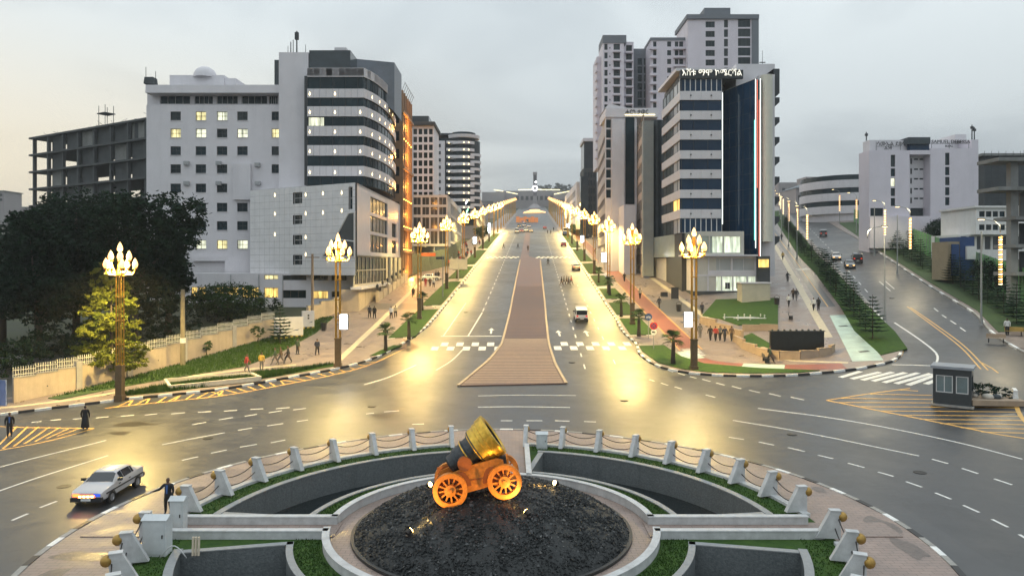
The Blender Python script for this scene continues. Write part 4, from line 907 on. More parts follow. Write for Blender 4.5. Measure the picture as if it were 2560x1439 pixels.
for a in ((617, 930, 'person in grey with red front walking on the footpath by the hedge', 'red', 'grey', 'walk', 90), (654, 925, 'person in yellow jacket standing on the footpath by the hedge', 'yellow', 'grey', 'stand', 180), (688, 912, 'person in green coat, first of the trio by the little pine', 'green', 'grey', 'stride', -70), (702, 910, 'person in brown jacket, middle one of the trio by the little pine', 'brown', 'grey', 'stride', -70), (720, 907, 'person in dark coat, last of the trio by the little pine', 'dark', 'dark', 'stride', -70), (744, 886, 'person in dark green jacket standing at the grass edge below the white gate signs', 'green', 'dark', 'stand', 150),
          (793, 888, 'person in dark jacket walking away with arms spread on the wide pavement', 'navy', 'black', 'walk', 180), (964, 856, 'person in navy jacket standing behind the small palm by the kerb', 'navy', 'dark', 'stand', 180), (924, 795, 'person in dark suit walking beside the low wall', 'navy', 'dark', 'walk', 180), (936, 796, 'person in black beside the one in a dark suit near the low wall', 'black', 'black', 'walk', 180), (978, 797, 'person in white shirt, left of a pair by the driveway', 'white', 'dark', 'walk', 0), (989, 794, 'person in cream shirt, right of a pair by the driveway', 'cream', 'dark', 'walk', 0), (1033, 744, 'person in black walking near the third golden lamp', 'black', 'black', 'walk', 180),
          (1064, 717, 'person in orange skirt near the parked car', 'red', 'red', 'stand', 0), (1075, 717, 'person in brown between two others near the parked car', 'brown', 'dark', 'walk', 0), (1084, 719, 'person in white top near the parked car', 'white', 'dark', 'walk', 180), (1090, 700, 'person in dark clothes, left of a pair by the billboard post', 'navy', 'dark', 'walk', 180), (1096, 699, 'person in black clothes, right of a pair by the billboard post', 'black', 'dark', 'walk', 180), (1165, 645, 'person in grey far up the hotel side pavement', 'grey', 'dark', 'walk', 180), (1178, 640, 'person in red far up the hotel side pavement', 'red', 'dark', 'walk', 0)):
    person(*a, group=G1)
for a in ((1750, 845, 'person in a grey green coat standing right of the corner lamp', 'grey', 'grey', 'stand', 180), (1776, 852, 'person in black, leftmost of the row of five on the plaza', 'black', 'dark', 'walk', 180), (1789, 853, 'person in dark red, second from left in the row of five on the plaza', 'red', 'dark', 'walk', 180), (1800, 852, 'person in grey, middle of the row of five on the plaza', 'grey', 'dark', 'walk', 180), (1812, 854, 'person in navy, second from right in the row of five on the plaza', 'navy', 'dark', 'walk', 180), (1829, 853, 'person in brown jacket, rightmost of the row of five on the plaza', 'brown', 'dark', 'walk', 180), (1755, 788, 'person in dark clothes beside the terraced planter', 'navy', 'dark', 'stand', 180),
          (1925, 908, 'person in dark coat and backpack striding past the black panel', 'green', 'dark', 'stride', 90), (1648, 771, 'person in navy walking on the driveway by the tower', 'navy', 'dark', 'walk', 200), (1600, 747, 'person in white and red top walking beside the cycle path', 'cream', 'dark', 'walk', 180), (1561, 704, 'person in black under a golden lamp beside the cycle path', 'black', 'black', 'walk', 180), (1543, 672, 'person in brown walking far along the right pavement', 'brown', 'brown', 'walk', 180), (1526, 662, 'person in grey walking far along the right pavement', 'grey', 'dark', 'walk', 0), (1489, 636, 'person in black far along the right pavement by the lamps', 'black', 'black', 'walk', 180),
          (1969, 705, 'person in dark clothes with arm out on the pavement by the tower', 'dark', 'dark', 'reach', 180), (1972, 767, 'person in white jacket and dark trousers by the lawn corner', 'white', 'black', 'walk', 180), (1991, 752, 'person in dark coat and grey trousers near the white jacket', 'dark', 'grey', 'walk', 180), (1983, 750, 'person in brown beside the dark coat by the lawn corner', 'brown', 'dark', 'walk', 180), (2034, 777, 'person in dark skirt, left of a pair on the yellow strip', 'white', 'black', 'walk', 180), (2046, 776, 'person in black vest, right of a pair on the yellow strip', 'black', 'black', 'stand', 180), (1957, 650, 'small far person in yellow on the side pavement behind the tower', 'yellow', 'dark', 'walk', 180), (1954, 600, 'farthest person on the side pavement behind the tower', 'dark', 'dark', 'walk', 180), (2518, 838, 'person in pale shirt and long dark skirt by the wooden benches', 'white', 'black', 'stand', 150)):
    o = person(*a, group=G2)
    if 'backpack' in a[2]: link('backpack', PACKM, o)
for a in ((1370, 663, 'person walking alone on the right carriageway', 'dark', 'dark', 'stride', 60), (1404, 714, 'person in black, leftmost of the cluster crossing the road', 'black', 'brown', 'stride', 90), (1410, 712, 'person in grey, second of the cluster crossing the road', 'grey', 'dark', 'stride', 90), (1417, 712, 'person in brown, third of the cluster crossing the road', 'brown', 'dark', 'stride', 90), (1422, 714, 'person in navy, fourth of the cluster crossing the road', 'navy', 'black', 'stride', 90), (1428, 712, 'person in red, rightmost of the cluster crossing the road', 'red', 'dark', 'stride', 90),
          (1259, 621, 'person crossing the left carriageway near the kerb', 'black', 'black', 'stride', -90), (1295, 621, 'person crossing the left carriageway near the median', 'black', 'black', 'stride', -90), (1320, 627, 'person standing on the narrow end of the brown median', 'brown', 'dark', 'walk', 180), (1369, 584, 'person in black, left of a far pair on the right carriageway', 'black', 'black', 'walk', 180), (1377, 585, 'person in grey, right of a far pair on the right carriageway', 'grey', 'black', 'walk', 180), (1384, 577, 'farthest lone person on the right carriageway', 'black', 'black', 'walk', 180)):
    person(*a, on=.01, group=G3)
# ================================================================== cars
GLASS = M('dark_car_glass', (.012, .016, .02), .08, 0, spec=.8); TYRE = M('black_tyre', (.015, .015, .015), .7, 0); RIMA = M('alloy_rim', (.5, .5, .52), .3, 0, metal=.8); BLK = M('black_plastic', (.02, .02, .022), .5, 0)
REDL = M('red_tail_lens', (.4, .01, .01), .2, 0, emit=(1, .06, .02), es=1.0); HEADL = M('clear_head_lens', (.8, .85, .9), .1, 0, spec=.8)
def wheel_meshes(r, w):
    b = MB(); b.lathe([(r * .62, -w / 2), (r * .93, -w / 2), (r, -w * .3), (r, w * .3), (r * .93, w / 2), (r * .62, w / 2)], 20, 0, (0, 0, 0), (0, 1, 0)); t = b.mesh('tyre', TYRE, True, 40)
    b = MB(); b.lathe([(.0, -w * .42), (r * .14, -w * .45), (r * .16, -w * .3), (r * .6, -w * .34), (r * .64, -w * .5), (r * .64, w * .5), (0, w * .4)], 20, 0, (0, 0, 0), (0, 1, 0))
    for k in range(5): q = MB(); q.box(r * .1, -w * .47, -r * .07, r * .6, -w * .36, r * .07); q.tf(Matrix.Rotation(2 * math.pi * k / 5, 4, 'Y')); b.add(q.v, q.f)
    return t, b.mesh('rim', RIMA)
def car(name, lab, loc, heading, kind, paint, group=None, cat='car', lit=None, slope=True):
    """heading: direction the car points, as an angle from +x"""
    S = {'sedan': [(-2.12, .42, .86, .86, .70, .70), (-2.02, .28, .93, .95, .80, .74), (-1.45, .26, .96, .98, .83, .72), (-.95, .26, .97, 1.32, .84, .60), (-.75, .26, .97, 1.36, .84, .59), (.10, .26, .95, 1.38, .84, .59), (.42, .26, .94, 1.33, .84, .59), (1.02, .26, .90, .93, .84, .70), (1.90, .28, .80, .83, .82, .70), (2.10, .34, .70, .72, .76, .66)],
         'suv': [(-2.2, .50, .98, 1.0, .78, .70), (-2.12, .42, 1.06, 1.72, .86, .70), (-1.9, .40, 1.08, 1.84, .89, .74), (-.8, .40, 1.08, 1.88, .90, .75), (.3, .40, 1.07, 1.86, .90, .75), (.55, .40, 1.06, 1.80, .90, .74), (1.15, .40, 1.05, 1.10, .90, .80), (2.05, .44, .98, 1.02, .88, .78), (2.22, .50, .80, .82, .82, .74)],
         'van': [(-2.3, .5, 1.0, 1.9, .82, .74), (-2.2, .42, 1.08, 2.05, .88, .78), (0, .42, 1.08, 2.1, .88, .78), (1.3, .42, 1.06, 2.02, .88, .77), (1.9, .42, 1.0, 1.06, .87, .8), (2.25, .5, .85, .88, .82, .75)]}[kind]
    z0 = gz(loc[0], loc[1]); t = thing(name, lab, cat, (loc[0], loc[1], z0 + .008), 0, group)
    dx, dy = math.cos(heading), math.sin(heading); sl = (gz(loc[0] + dx, loc[1] + dy) - gz(loc[0] - dx, loc[1] - dy)) / 2
    t.rotation_euler = (0, -math.atan(sl), heading)
    b = MB(); ring = []
    for x, zb, zs, zr, w, wr in S:
        half = [(w * .80, zb), (w * .98, zb + .10), (w * 1.0, (zb + zs) / 2 + .08), (w * .96, zs), (wr, max(zr - .05, zs + .01)), (wr * .8, zr + .012)]
        ring.append([(x, y, z) for y, z in half] + [(x, -y, z) for y, z in half[::-1]])
    n = 12
    for r in ring: b.v += r
    for i in range(len(ring) - 1):
        for k in range(n): k2 = (k + 1) % n; b.f.append((i * n + k, (i + 1) * n + k, (i + 1) * n + k2, i * n + k2)); b.m.append(0)
    b.f.append(tuple(range(n))); b.m.append(0); e = (len(ring) - 1) * n; b.f.append(tuple(e + k for k in range(n - 1, -1, -1))); b.m.append(0)
    me = fixn(b.mesh('body', paint, True, 28)); link('body', me, t)
    def pane(quads_, nm):
        g = MB()
        for q in quads_:
            q = [Vector(p) for p in q]; c = sum(q, Vector()) / 4; nn = (q[1] - q[0]).cross(q[2] - q[0]).normalized(); out = Vector((c.x * .15, c.y, c.z - .8)); nn = nn if nn.dot(out) > 0 else -nn
            q = [c + (p - c) * .92 + nn * .012 for p in q]; g.add(q, [(0, 1, 2, 3)])
        link(nm, g.mesh(nm, GLASS), t)
    cab = [i for i in range(len(S)) if S[i][3] - S[i][2] > .25]; i0, i1 = cab[0], cab[-1]
    for s in (0, 1):
        ka, kb = (3, 4) if s == 0 else (8, 7)
        mid = i0 + max(1, (i1 - i0) // 2)
        pane([(ring[i][ka], ring[i + 1][ka], ring[i + 1][kb], ring[i][kb]) for i in range(i0, mid)], 'side_window'); pane([(ring[i][ka], ring[i + 1][ka], ring[i + 1][kb], ring[i][kb]) for i in range(mid, i1)], 'side_window')
    for ia, ib, nm in ((i1, i1 + 1, 'windscreen'), (i0, i0 - 1, 'rear_window')):
        g = MB(); up = Vector((.4 if ib > ia else -.4, 0, .9)).normalized() * .02
        A_ = [Vector(ring[ia][k]).lerp(Vector(ring[ib][k]), .08) + up for k in (4, 5, 6, 7)]; B_ = [Vector(ring[ia][k]).lerp(Vector(ring[ib][k]), .9) + up for k in (4, 5, 6, 7)]
        for k in range(3): g.add([A_[k], A_[k + 1], B_[k + 1], B_[k]], [(0, 1, 2, 3)])
        link(nm, g.mesh(nm, GLASS), t)
    rw = {'sedan': .30, 'suv': .36, 'van': .33}[kind]; ty, ri = wheel_meshes(rw, .2); wx = {'sedan': (-1.28, 1.30), 'suv': (-1.35, 1.40), 'van': (-1.4, 1.5)}[kind]
    for x in wx:
        for s in (-1, 1):
            w = link('wheel', ty, t, (x, s * .76, rw), 0 if s < 0 else math.pi); link('rim', ri, w)
            a = MB(); a.lathe([(rw * 1.02, 0), (rw * 1.16, 0), (rw * 1.16, .02), (rw * 1.02, .02)], 20, 0, (x, s * .845 - (.0 if s > 0 else .02), rw), (0, 1, 0)); link('wheel_arch', a.mesh('wheel_arch', BLK), t)
    f, r = S[-1], S[0]; zl = (f[1] + f[2]) / 2 + .06
    for s in (-1, 1):
        a = MB(); a.box(f[0] - .12, s * .52 - .16, zl - .02, f[0] + .015, s * .52 + .16, zl + .12); link('headlight', a.mesh('headlight', (lit or HEADL)), t)
        zt = (r[1] + r[2]) / 2 + .12; a = MB(); a.box(r[0] - .03, s * .60 - .12, zt - .02, r[0] + .06, s * .60 + .12, zt + .16); link('tail_light', a.mesh('tail_light', REDL), t)
        zm = (S[3][1] + S[3][2]) / 2; wy = S[3][4]; a = MB(); a.box(S[1][0] + .15, s * wy * 1.005 - .012, zm - .02, S[-2][0] - .1, s * wy * 1.005 + .012, zm + .05); link('side_moulding', a.mesh('side_moulding', BLK), t)
        for xd in (-.55, .45): a = MB(); a.box(xd, s * wy - .015, zm + .14, xd + .16, s * wy + .015, zm + .18); link('door_handle', a.mesh('door_handle', BLK), t)
        a = MB(); a.box(.62, s * .94 - .1, S[4][2], .78, s * .94 + .1, S[4][2] + .13); link('mirror', a.mesh('mirror', BLK), t)
    a = MB(); a.box(f[0] - .1, -.78, f[1] - .04, f[0] + .06, .78, f[1] + .18); link('front_bumper', a.mesh('front_bumper', BLK), t); a = MB(); a.box(r[0] - .06, -.78, r[1] - .06, r[0] + .1, .78, r[1] + .16); link('rear_bumper', a.mesh('rear_bumper', BLK), t)
    for x, s in ((f[0] + .062, 1), (r[0] - .062, -1)): a = MB(); a.box(min(x, x + .01 * s), -.24, f[1] + .02, max(x, x + .01 * s), .24, f[1] + .14); link('number_plate', a.mesh('number_plate', KW), t)
    return t
SILV = M('silver_car_paint', (.52, .51, .52), .42, 0, metal=.25); WCAR = M('white_car_paint', (.70, .69, .66), .3, .05, 5, coat=.5); RCAR = M('red_car_paint', (.28, .02, .02), .3, .05, 5, coat=.5); GCAR = M('grey_car_paint', (.16, .17, .18), .3, .05, 5, metal=.3, coat=.5); KCAR = M('black_car_paint', (.015, .016, .018), .25, .05, 5, coat=.6); YCAR = M('beige_car_paint', (.5, .42, .3), .35, .05, 5, coat=.4)
sd = car('parked_sedan', 'silver sedan with glowing red grille driving beside the round garden', (-21.35, 37.7), math.atan2(-1, .02), 'sedan', SILV, lit=M('blue_lit_headlamp', (.05, .12, .6), .2, 0, emit=(.05, .14, 1), es=.6))
hl_ = [c for c in sd.children if c.name.startswith('headlight')]; hl_[0].material_slots[0].link = 'OBJECT'; hl_[0].material_slots[0].material = M('red_lit_grille', (.5, .02, .01), .3, 0, emit=(1, .10, .02), es=7)
a = MB(); a.box(2.03, -.42, .50, 2.13, .42, .64); link('grille', a.mesh('grille', M('red_lit_grille', (.5, .02, .01), .3, 0, emit=(1, .10, .02), es=7)), sd)
for k in range(4): a = MB(); a.box(2.13, -.36 + k * .2, .53, 2.15, -.24 + k * .2, .61); link('grille_lamp', a.mesh('grille_lamp', M('amber_lit_lamp', (1, .6, .3), .3, 0, emit=(1, .55, .2), es=14)), sd)
A90 = R(88.3)
p = at(1452, 800); car('off_road_car', 'white off-road car driving away on the right carriageway', p.xy, A90, 'suv', WCAR)
p = at(1440, 674); car('sedan', 'pale sedan driving away beyond the white off-road car', p.xy, A90, 'sedan', YCAR)
p = at(1409, 615); car('hatchback', 'red car driving away far along the right carriageway', p.xy, A90, 'sedan', RCAR)
RA = math.atan2(30, 11.5)
p = at(2142, 655); car('off_road_car', 'dark off-road car driving away up the side road', p.xy, RA, 'suv', KCAR)
p = at(2090, 648); car('sedan', 'pale grey sedan half hidden by the little pines on the side road', p.xy, RA + math.pi, 'sedan', SILV, lit=BULB)
p = at(2124, 668); car('sedan', 'grey sedan coming down the side road ahead of the dark car', p.xy, RA + math.pi, 'sedan', GCAR, lit=BULB)
p = at(2058, 590); car('off_road_car', 'small far grey car up the side road', p.xy, RA, 'suv', GCAR)
p = at(1074, 702); car('sedan', 'white car parked on the pavement before the orange-lit building', p.xy, R(15), 'sedan', WCAR)
jam = [(1292, 582, 'van', WCAR), (1304, 580, 'sedan', RCAR), (1315, 579, 'suv', WCAR), (1327, 580, 'sedan', YCAR), (1298, 568, 'suv', GCAR), (1310, 566, 'van', WCAR), (1306, 558, 'sedan', RCAR), (1322, 568, 'sedan', SILV), (1318, 556, 'suv', KCAR), (1362, 572, 'sedan', RCAR)]
jl = ['white van, leftmost in the front row of the far traffic queue', 'red car, second in the front row of the far traffic queue', 'white off-road car in the front row of the far traffic queue', 'beige car beside the median in the far traffic queue', 'grey off-road car behind the white van in the far queue', 'white van in the second row of the far traffic queue', 'red car in the last row of the far traffic queue', 'silver car in the second row of the far queue', 'black car in the last row of the far traffic queue', 'far red car alone on the right carriageway beyond the crossing']
for (u, v, k, m), l in zip(jam, jl): p = at(u, v); car('queued_car', l, p.xy, -A90 if 'alone' not in l else A90, k, m, 'cars in the far traffic queue', lit=BULB)

# the far crowd on both pavements reads as one mass
vs, fs, mi = [], [], []; rnd = random.Random(91); src = BODY['walk']; sv = [v.co.copy() for v in src.vertices]; sf = [tuple(p.vertices) for p in src.polygons]; sm = [p.material_index for p in src.polygons]
for i in range(70):
    y = rnd.uniform(165, 330); x = ax(y, rnd.uniform(-19, -14.6)) if i % 3 else ax(y, rnd.uniform(21.5, 27)); q = Matrix.Translation((x, y, gz(x, y) + .14)) @ Matrix.Rotation(rnd.choice((0, math.pi)) + rnd.uniform(-.4, .4), 4, 'Z'); k = len(vs); c = rnd.choice((2, 5, 6, 7)); l = rnd.choice((3, 2, 6))
    vs += [q @ v for v in sv]; fs += [tuple(k + a for a in f) for f in sf]; mi += [c if m == 2 else l if m == 3 else m for m in sm]
me = bpy.data.meshes.new('crowd'); me.from_pydata(vs, [], fs)
for m in (SKIN, HAIR, cl('navy'), cl('dark'), SHOE, cl('white'), cl('grey'), cl('red')): me.materials.append(m)
me.polygons.foreach_set('material_index', mi); me.update(); tag(link('crowd', me), 'distant crowd on the pavements far up the avenue', 'crowd', kind='stuff')
# blue and white bus seen far along the right kerb
p = at(1414, 588); t = thing('bus', 'blue and white bus far along the right kerb of the avenue', 'bus', (p.x, p.y, p.z), R(-1.7)); b = MB(); b.box(-1.2, -4.5, .45, 1.2, 4.5, 1.5, taper=.02); link('lower_body', b.mesh('lower_body', M('blue_bus_paint', (.03, .07, .22), .35, .05, 3)), t); b = MB(); b.box(-1.18, -4.48, 1.5, 1.18, 4.48, 3.0, taper=.06); link('upper_body', b.mesh('upper_body', WCAR), t)
b = MB(); b.box(-1.0, -4.52, 1.75, 1.0, -4.46, 2.6); link('rear_window', b.mesh('rear_window', GLASS), t)
for s_ in (-1, 1):
    b = MB(); b.box(s_ * 1.16 - .03, -4.1, 1.7, s_ * 1.16 + .03, 4.1, 2.5); link('side_window', b.mesh('side_window', GLASS), t)
    for y_ in (-2.8, 2.8): b = MB(); b.lathe([(.05, -.15), (.45, -.15), (.45, .15), (.05, .15)], 14, 0, (0, 0, 0), (1, 0, 0)); link('wheel', b.mesh('wheel', TYRE), t, (s_ * 1.06, y_, .45))
# ================================================================== buildings
WALLW = M('pale_lilac_render', (.66, .64, .67), .75, .06, .35, .06, 12, stain=.22); TILEW = M('pale_tile_cladding', (.66, .655, .665), .4, .07, .8); ALUP = M('grey_cladding_panel', (.62, .60, .62), .42, .06, .6)
GLD_ = M('dark_teal_glass', (.010, .026, .034), .14, .3, .25, spec=.22); GLB = M('blue_facade_glass', (.006, .030, .070), .12, .25, .15, spec=.25); GLG = M('grey_facade_glass', (.035, .047, .055), .14, .3, .3, spec=.4)
def lit(name, col, es):
    if name in MATS: return MATS[name]
    m = M(name, col, .5, 0, emit=col, es=es, sampling='NONE')
    if es < 2:                                        # rooms behind curtains: uneven light
        t = m.node_tree; g = t.nodes.new('ShaderNodeNewGeometry'); mp = t.nodes.new('ShaderNodeMapping'); mp.inputs['Scale'].default_value = (3.2, 3.2, .7); t.links.new(g.outputs['Position'], mp.inputs[0])
        n = t.nodes.new('ShaderNodeTexNoise'); n.inputs['Scale'].default_value = .8; n.inputs['Detail'].default_value = 3; t.links.new(mp.outputs[0], n.inputs['Vector']); r = t.nodes.new('ShaderNodeMapRange'); t.links.new(n.outputs[0], r.inputs[0]); r.inputs[1].default_value = .36; r.inputs[2].default_value = .64; r.inputs[3].default_value = es * .30; r.inputs[4].default_value = es * 1.25
        t.links.new(r.outputs[0], t.nodes['Principled BSDF'].inputs['Emission Strength'])
    return m
LITY = lit('lit_yellow_window', (1, .86, .42), .85); LITW = lit('lit_pale_window', (.95, .95, .70), .75); LITO = lit('lit_amber_window', (1, .66, .18), 1.25)
FRW, FRD = M('white_frame', (.6, .6, .6), .5, .05, 4), M('dark_frame', (.03, .035, .04), .5, .05, 4)
CONC = M('raw_concrete', (.20, .205, .20), .85, .2, .6, .3, 8, stain=.4); CONCD = M('dark_concrete', (.055, .063, .068), .85, .25, .5, .3, 8, stain=.4)
def part(root, name, mb, mats, O=(0, 0, 0), rot=0.0, smooth=False, ang=35):
    me = mb.mesh(name, mats, smooth, ang) if isinstance(mb, MB) else mb
    return link(name, me, root, Vector(O) - root.location, rot)
WC = {}
def win_meshes(w, h, c, r, fw=.06, fr=FRW):
    k = (round(w, 2), round(h, 2), c, r, fw, fr.name)
    if k in WC: return WC[k]
    b = MB(); y0, y1 = -.09, -.01
    b.box(0, y0, 0, w, y1, fw); b.box(0, y0, h - fw, w, y1, h); b.box(0, y0, fw, fw, y1, h - fw); b.box(w - fw, y0, fw, w, y1, h - fw)
    for i in range(1, c): x = w * i / c; b.box(x - fw / 2, y0, fw, x + fw / 2, y1, h - fw)
    for j in range(1, r): z = h * j / r; b.box(fw, y0 + .004, z - fw / 2, w - fw, y1 - .004, z + fw / 2)
    g = MB(); g.quad((fw * .5, -.03, fw * .5), (w - fw * .5, -.03, fw * .5), (w - fw * .5, -.03, h - fw * .5), (fw * .5, -.03, h - fw * .5))
    WC[k] = (b.mesh('window', fr), g.mesh('pane', GLD_)); return WC[k]
WR = random.Random(5); GLD2 = M('dim_curtained_glass', (.035, .048, .052), .2, .3, 2.0, spec=.2); GLD3 = M('green_black_glass', (.008, .020, .024), .1, .3, .5, spec=.3); SLM = {}
def sill_mesh(w):
    k = round(w, 2)
    if k not in SLM: b = MB(); b.box(-.06, -.34, -.09, w + .06, -.02, -.005); SLM[k] = b.mesh('sill', ALUP)
    return SLM[k]
def window(root, O, rot, w, h, c=2, r=1, glass=None, fr=FRW, fw=.06, name='window', sill=False):
    a, g = win_meshes(w, h, c, r, fw, fr); o = link(name, a, root, Vector(O) - root.location, rot)
    if glass is GLD_: glass = WR.choice((GLD_, GLD_, GLD2, GLD3))
    link('pane', g, o, (0, 0, 0), 0, [glass] if glass else None)
    if sill: link('sill', sill_mesh(w), o)
    return o
def facade(root, O, rot, W, H, rects, mat, dep=.25, c=2, r=1, glass=GLD_, fr=FRW, lits={}, name='wall', fw=.06, bodyd=0, caps=True, sill=False):
    """wall with real openings; rects in local metres; one window object in each opening"""
    b = MB(); rects = [(max(a, .01), max(z0, .01), min(x1, W - .01), min(z1, H - .01)) for a, z0, x1, z1 in rects]
    b.wall(0, 0, W, H, rects, dep)
    D = bodyd or dep
    if caps: b.quad((0, D, 0), (0, 0, 0), (0, 0, H), (0, D, H)); b.quad((W, 0, 0), (W, D, 0), (W, D, H), (W, 0, H))
    b.quad((0, 0, H), (W, 0, H), (W, D, H), (0, D, H))
    if bodyd: b.quad((W, D, 0), (0, D, 0), (0, D, H), (W, D, H))
    part(root, name, b, mat, O, rot)
    ca, sa = math.cos(rot), math.sin(rot)
    for i, (x0, z0, x1, z1) in enumerate(rects):
        window(root, (O[0] + ca * x0 - sa * dep, O[1] + sa * x0 + ca * dep, O[2] + z0), rot, x1 - x0, z1 - z0, c, r, lits.get(i, glass), fr, fw, sill=sill)
def front(root, d, u0, u1, v0, v1, px, mat, lits={}, **k):
    s = d / F; rects = [((a - u0) * s, (v1 - dd) * s, (c - u0) * s, (v1 - b) * s) for a, b, c, dd in px]
    facade(root, (fx(u0, d), d, fz(v1, d)), 0, (u1 - u0) * s, (v1 - v0) * s, rects, mat, lits=lits, **k)
def pbox(root, name, d0, d1, u0, u1, v0, v1, mat, dref=None, taper=0):
    """box whose near face fills u0..u1, v0..v1 at depth d0"""
    d = dref or d0; b = MB(); x0, x1 = fx(u0, d), fx(u1, d); b.box(0, 0, 0, x1 - x0, d1 - d0, fz(v0, d) - fz(v1, d), taper=taper); return part(root, name, b, mat, (x0, d0, fz(v1, d)))
def bld(name, lab, u, d, cat='building', group=None): x = fx(u, d); return thing(name, lab, cat, (x, d, gz(x, d)), 0, group)
def text(root, s, O, size, mat, rot=0.0, name='lettering', ext=.05, align='LEFT', xs=1.0):
    c = bpy.data.curves.new(name, 'FONT'); c.body = s; c.size = size; c.extrude = ext; c.align_x = align; c.resolution_u = 3; c.materials.append(mat)
    tmp = bpy.data.objects.new('tmp', c); COL.objects.link(tmp); me = bpy.data.meshes.new_from_object(tmp.evaluated_get(bpy.context.evaluated_depsgraph_get())); bpy.data.objects.remove(tmp)
    o = link(name, me, root, Vector(O) - (root.location if root else Vector()), (R(90), 0, rot)); o.scale = (xs, 1, 1); return o
def along(P, Q, u, v=None):
    """where the sight line of column u meets the upright plane through P and Q: distance along it and depth (and height of row v)"""
    k = (u - CX) / F; dx, dy = Q[0] - P[0], Q[1] - P[1]; t = (P[0] - k * P[1]) / (k * dy - dx); y = P[1] + t * dy
    return t * math.hypot(dx, dy), y, (fz(v, y) if v is not None else None)
SPARK = lit('lit_facade_spark', (1, .80, .42), 5.0)
b = MB(); b.add([(0, -.06, -.2), (.13, -.03, 0), (0, -.06, .42), (-.13, -.03, 0), (0, .0, 0)], [(0, 1, 2, 3), (0, 4, 1), (1, 4, 2), (2, 4, 3), (3, 4, 0)]); SPM_ = b.mesh('facade_light', SPARK)
# ---------------------------------------------------------------- the white hotel
H = bld('hotel', 'large white hotel with banded curved wing and lit windows left of the avenue', 700, 114)
d = 116; cols = (439, 502, 555, 606, 688); rows = (290, 333, 377, 422, 470, 518, 564, 611); px = []; lt = {}
for j, v in enumerate(rows):
    for i, u in enumerate(cols):
        if i == 4 and j > 3: continue
        w = 13 if i < 4 else 9
        if (i, j) in ((1, 0), (2, 0), (0, 1), (1, 1), (3, 1), (4, 1), (1, 7), (2, 7), (3, 7)): lt[len(px)] = LITY if (i + j) % 2 else LITW
        px.append((u - w, v - 11, u + w, v + 11))
front(H, d, 366, 698, 262, 790, px, WALLW, lt, c=2, r=2, fr=FRD, bodyd=17, sill=True)
front(H, d + 1.5, 368, 698, 232, 262.5, [(400, 236, 475, 260), (486, 236, 532, 260), (542, 236, 594, 260), (604, 236, 668, 260), (672, 236, 694, 260)], WALLW, c=4, r=1, bodyd=14)
pbox(H, 'roof_slab', d - .8, d + 17, 363, 698, 212, 232, WALLW, taper=.05)
pbox(H, 'roof_room', d + 3, d + 10, 424, 560, 188, 212.5, WALLW); pbox(H, 'roof_room', d + 3.2, d + 9, 556, 590, 196, 212.5, WALLW)
b = MB(); b.lathe([(1.9, 0), (1.85, .6), (1.5, 1.3), (.8, 1.8), (.05, 1.95)], 16); part(H, 'roof_dome', b, WALLW, (fx(513, 120), 120, fz(196, 120)), 0, True)
pbox(H, 'stair_tower', d - 2, d + 12, 697, 771, 131, 790, WALLW); pbox(H, 'lift_shaft', d + 1, d + 8, 686, 698, 150, 212, GLG)
b = MB(); b.wall(0, 0, 5.7, 5.9, [], .3); pbox(H, 'wall_bay', d - .5, d + .1, 582, 626, 409, 499, WALLW)
pbox(H, 'ledge', d - .7, d + .1, 480, 626, 641, 652, WALLW); pbox(H, 'wall_bay', d - 1.2, d + .1, 562, 626, 652, 696, WALLW)
AC = M('grey_cooling_unit', (.35, .36, .37), .5, .1, 5)
for u, v in ((468, 408), (548, 408), (645, 412), (468, 458), (548, 458), (646, 458)):
    b = MB(); b.box(-.42, -.45, 0, .42, -.1, .62); b.lathe([(.24, 0), (.27, .02), (.05, .03)], 12, 0, (-.08, -.45, .32), (0, -1, 0)); b.box(-.4, -.45, -.05, -.34, 0, 0); b.box(.34, -.45, -.05, .4, 0, 0); part(H, 'cooling_unit', b, AC, (fx(u, d), d, fz(v + 5, d)))
# curved banded wing
dw = 112; zb = lambda v: fz(v, dw)
path = [Vector((fx(768, dw), dw)), Vector((fx(910, dw), dw))] + [Vector(p) for p in ((-22.3, 115.2), (-21.7, 119.5), (-21.45, 124), (-21.6, 130), (-22.2, 136))]
pts = [path[0].lerp(path[1], i / 9) for i in range(10)] + spline([path[1]] + path[2:], 1.05)[1:]
def wing_strip(name, off, z0, z1, mat):
    b = MB()
    n = len(pts); q = []
    for i, p in enumerate(pts):
        t = (pts[min(i + 1, n - 1)] - pts[max(i - 1, 0)]).normalized(); nn = Vector((t.y, -t.x)); q.append(p - nn * off)
    for a, c in zip(q, q[1:]): b.quad((a.x, a.y, z0), (c.x, c.y, z0), (c.x, c.y, z1), (a.x, a.y, z1))
    return part(H, name, b, mat)
sp = [(170, 192), (222, 244), (266, 291), (315, 340), (363, 389), (415, 440)]; gl = [(192, 222), (244, 266), (291, 315), (340, 363), (389, 415), (440, 462)]
for v0, v1 in gl:
    g = wing_strip('window_band', .22, zb(v1), zb(v0), GLD_)
    b = MB()
    for i in range(0, len(pts), 2): p = pts[i]; t = (pts[min(i + 1, len(pts) - 1)] - pts[max(i - 1, 0)]).normalized(); nn = Vector((t.y, -t.x)); c = p - nn * .17; b.box(c.x - .03, c.y - .03, zb(v1), c.x + .03, c.y + .03, zb(v0))
    part(H, 'mullions', b, FRD)
bm_ = MB(); bm_.box(0, 0, 0, 1, .1, 1, taper=.0); PANM = bm_.mesh('panel', ALUP)
for v0, v1 in sp:
    z0, z1 = zb(v1), zb(v0); wing_strip('spandrel_backing', .12, z0 - .05, z1, FRD)
    b = MB()
    n = len(pts)
    for a, c in zip(pts, pts[1:]):
        t = c - a; L = t.length; link('panel', PANM, H, Vector((a.x, a.y, z0)) - H.location, math.atan2(t.y, t.x), None, (L - .03, 1, z1 - z0))
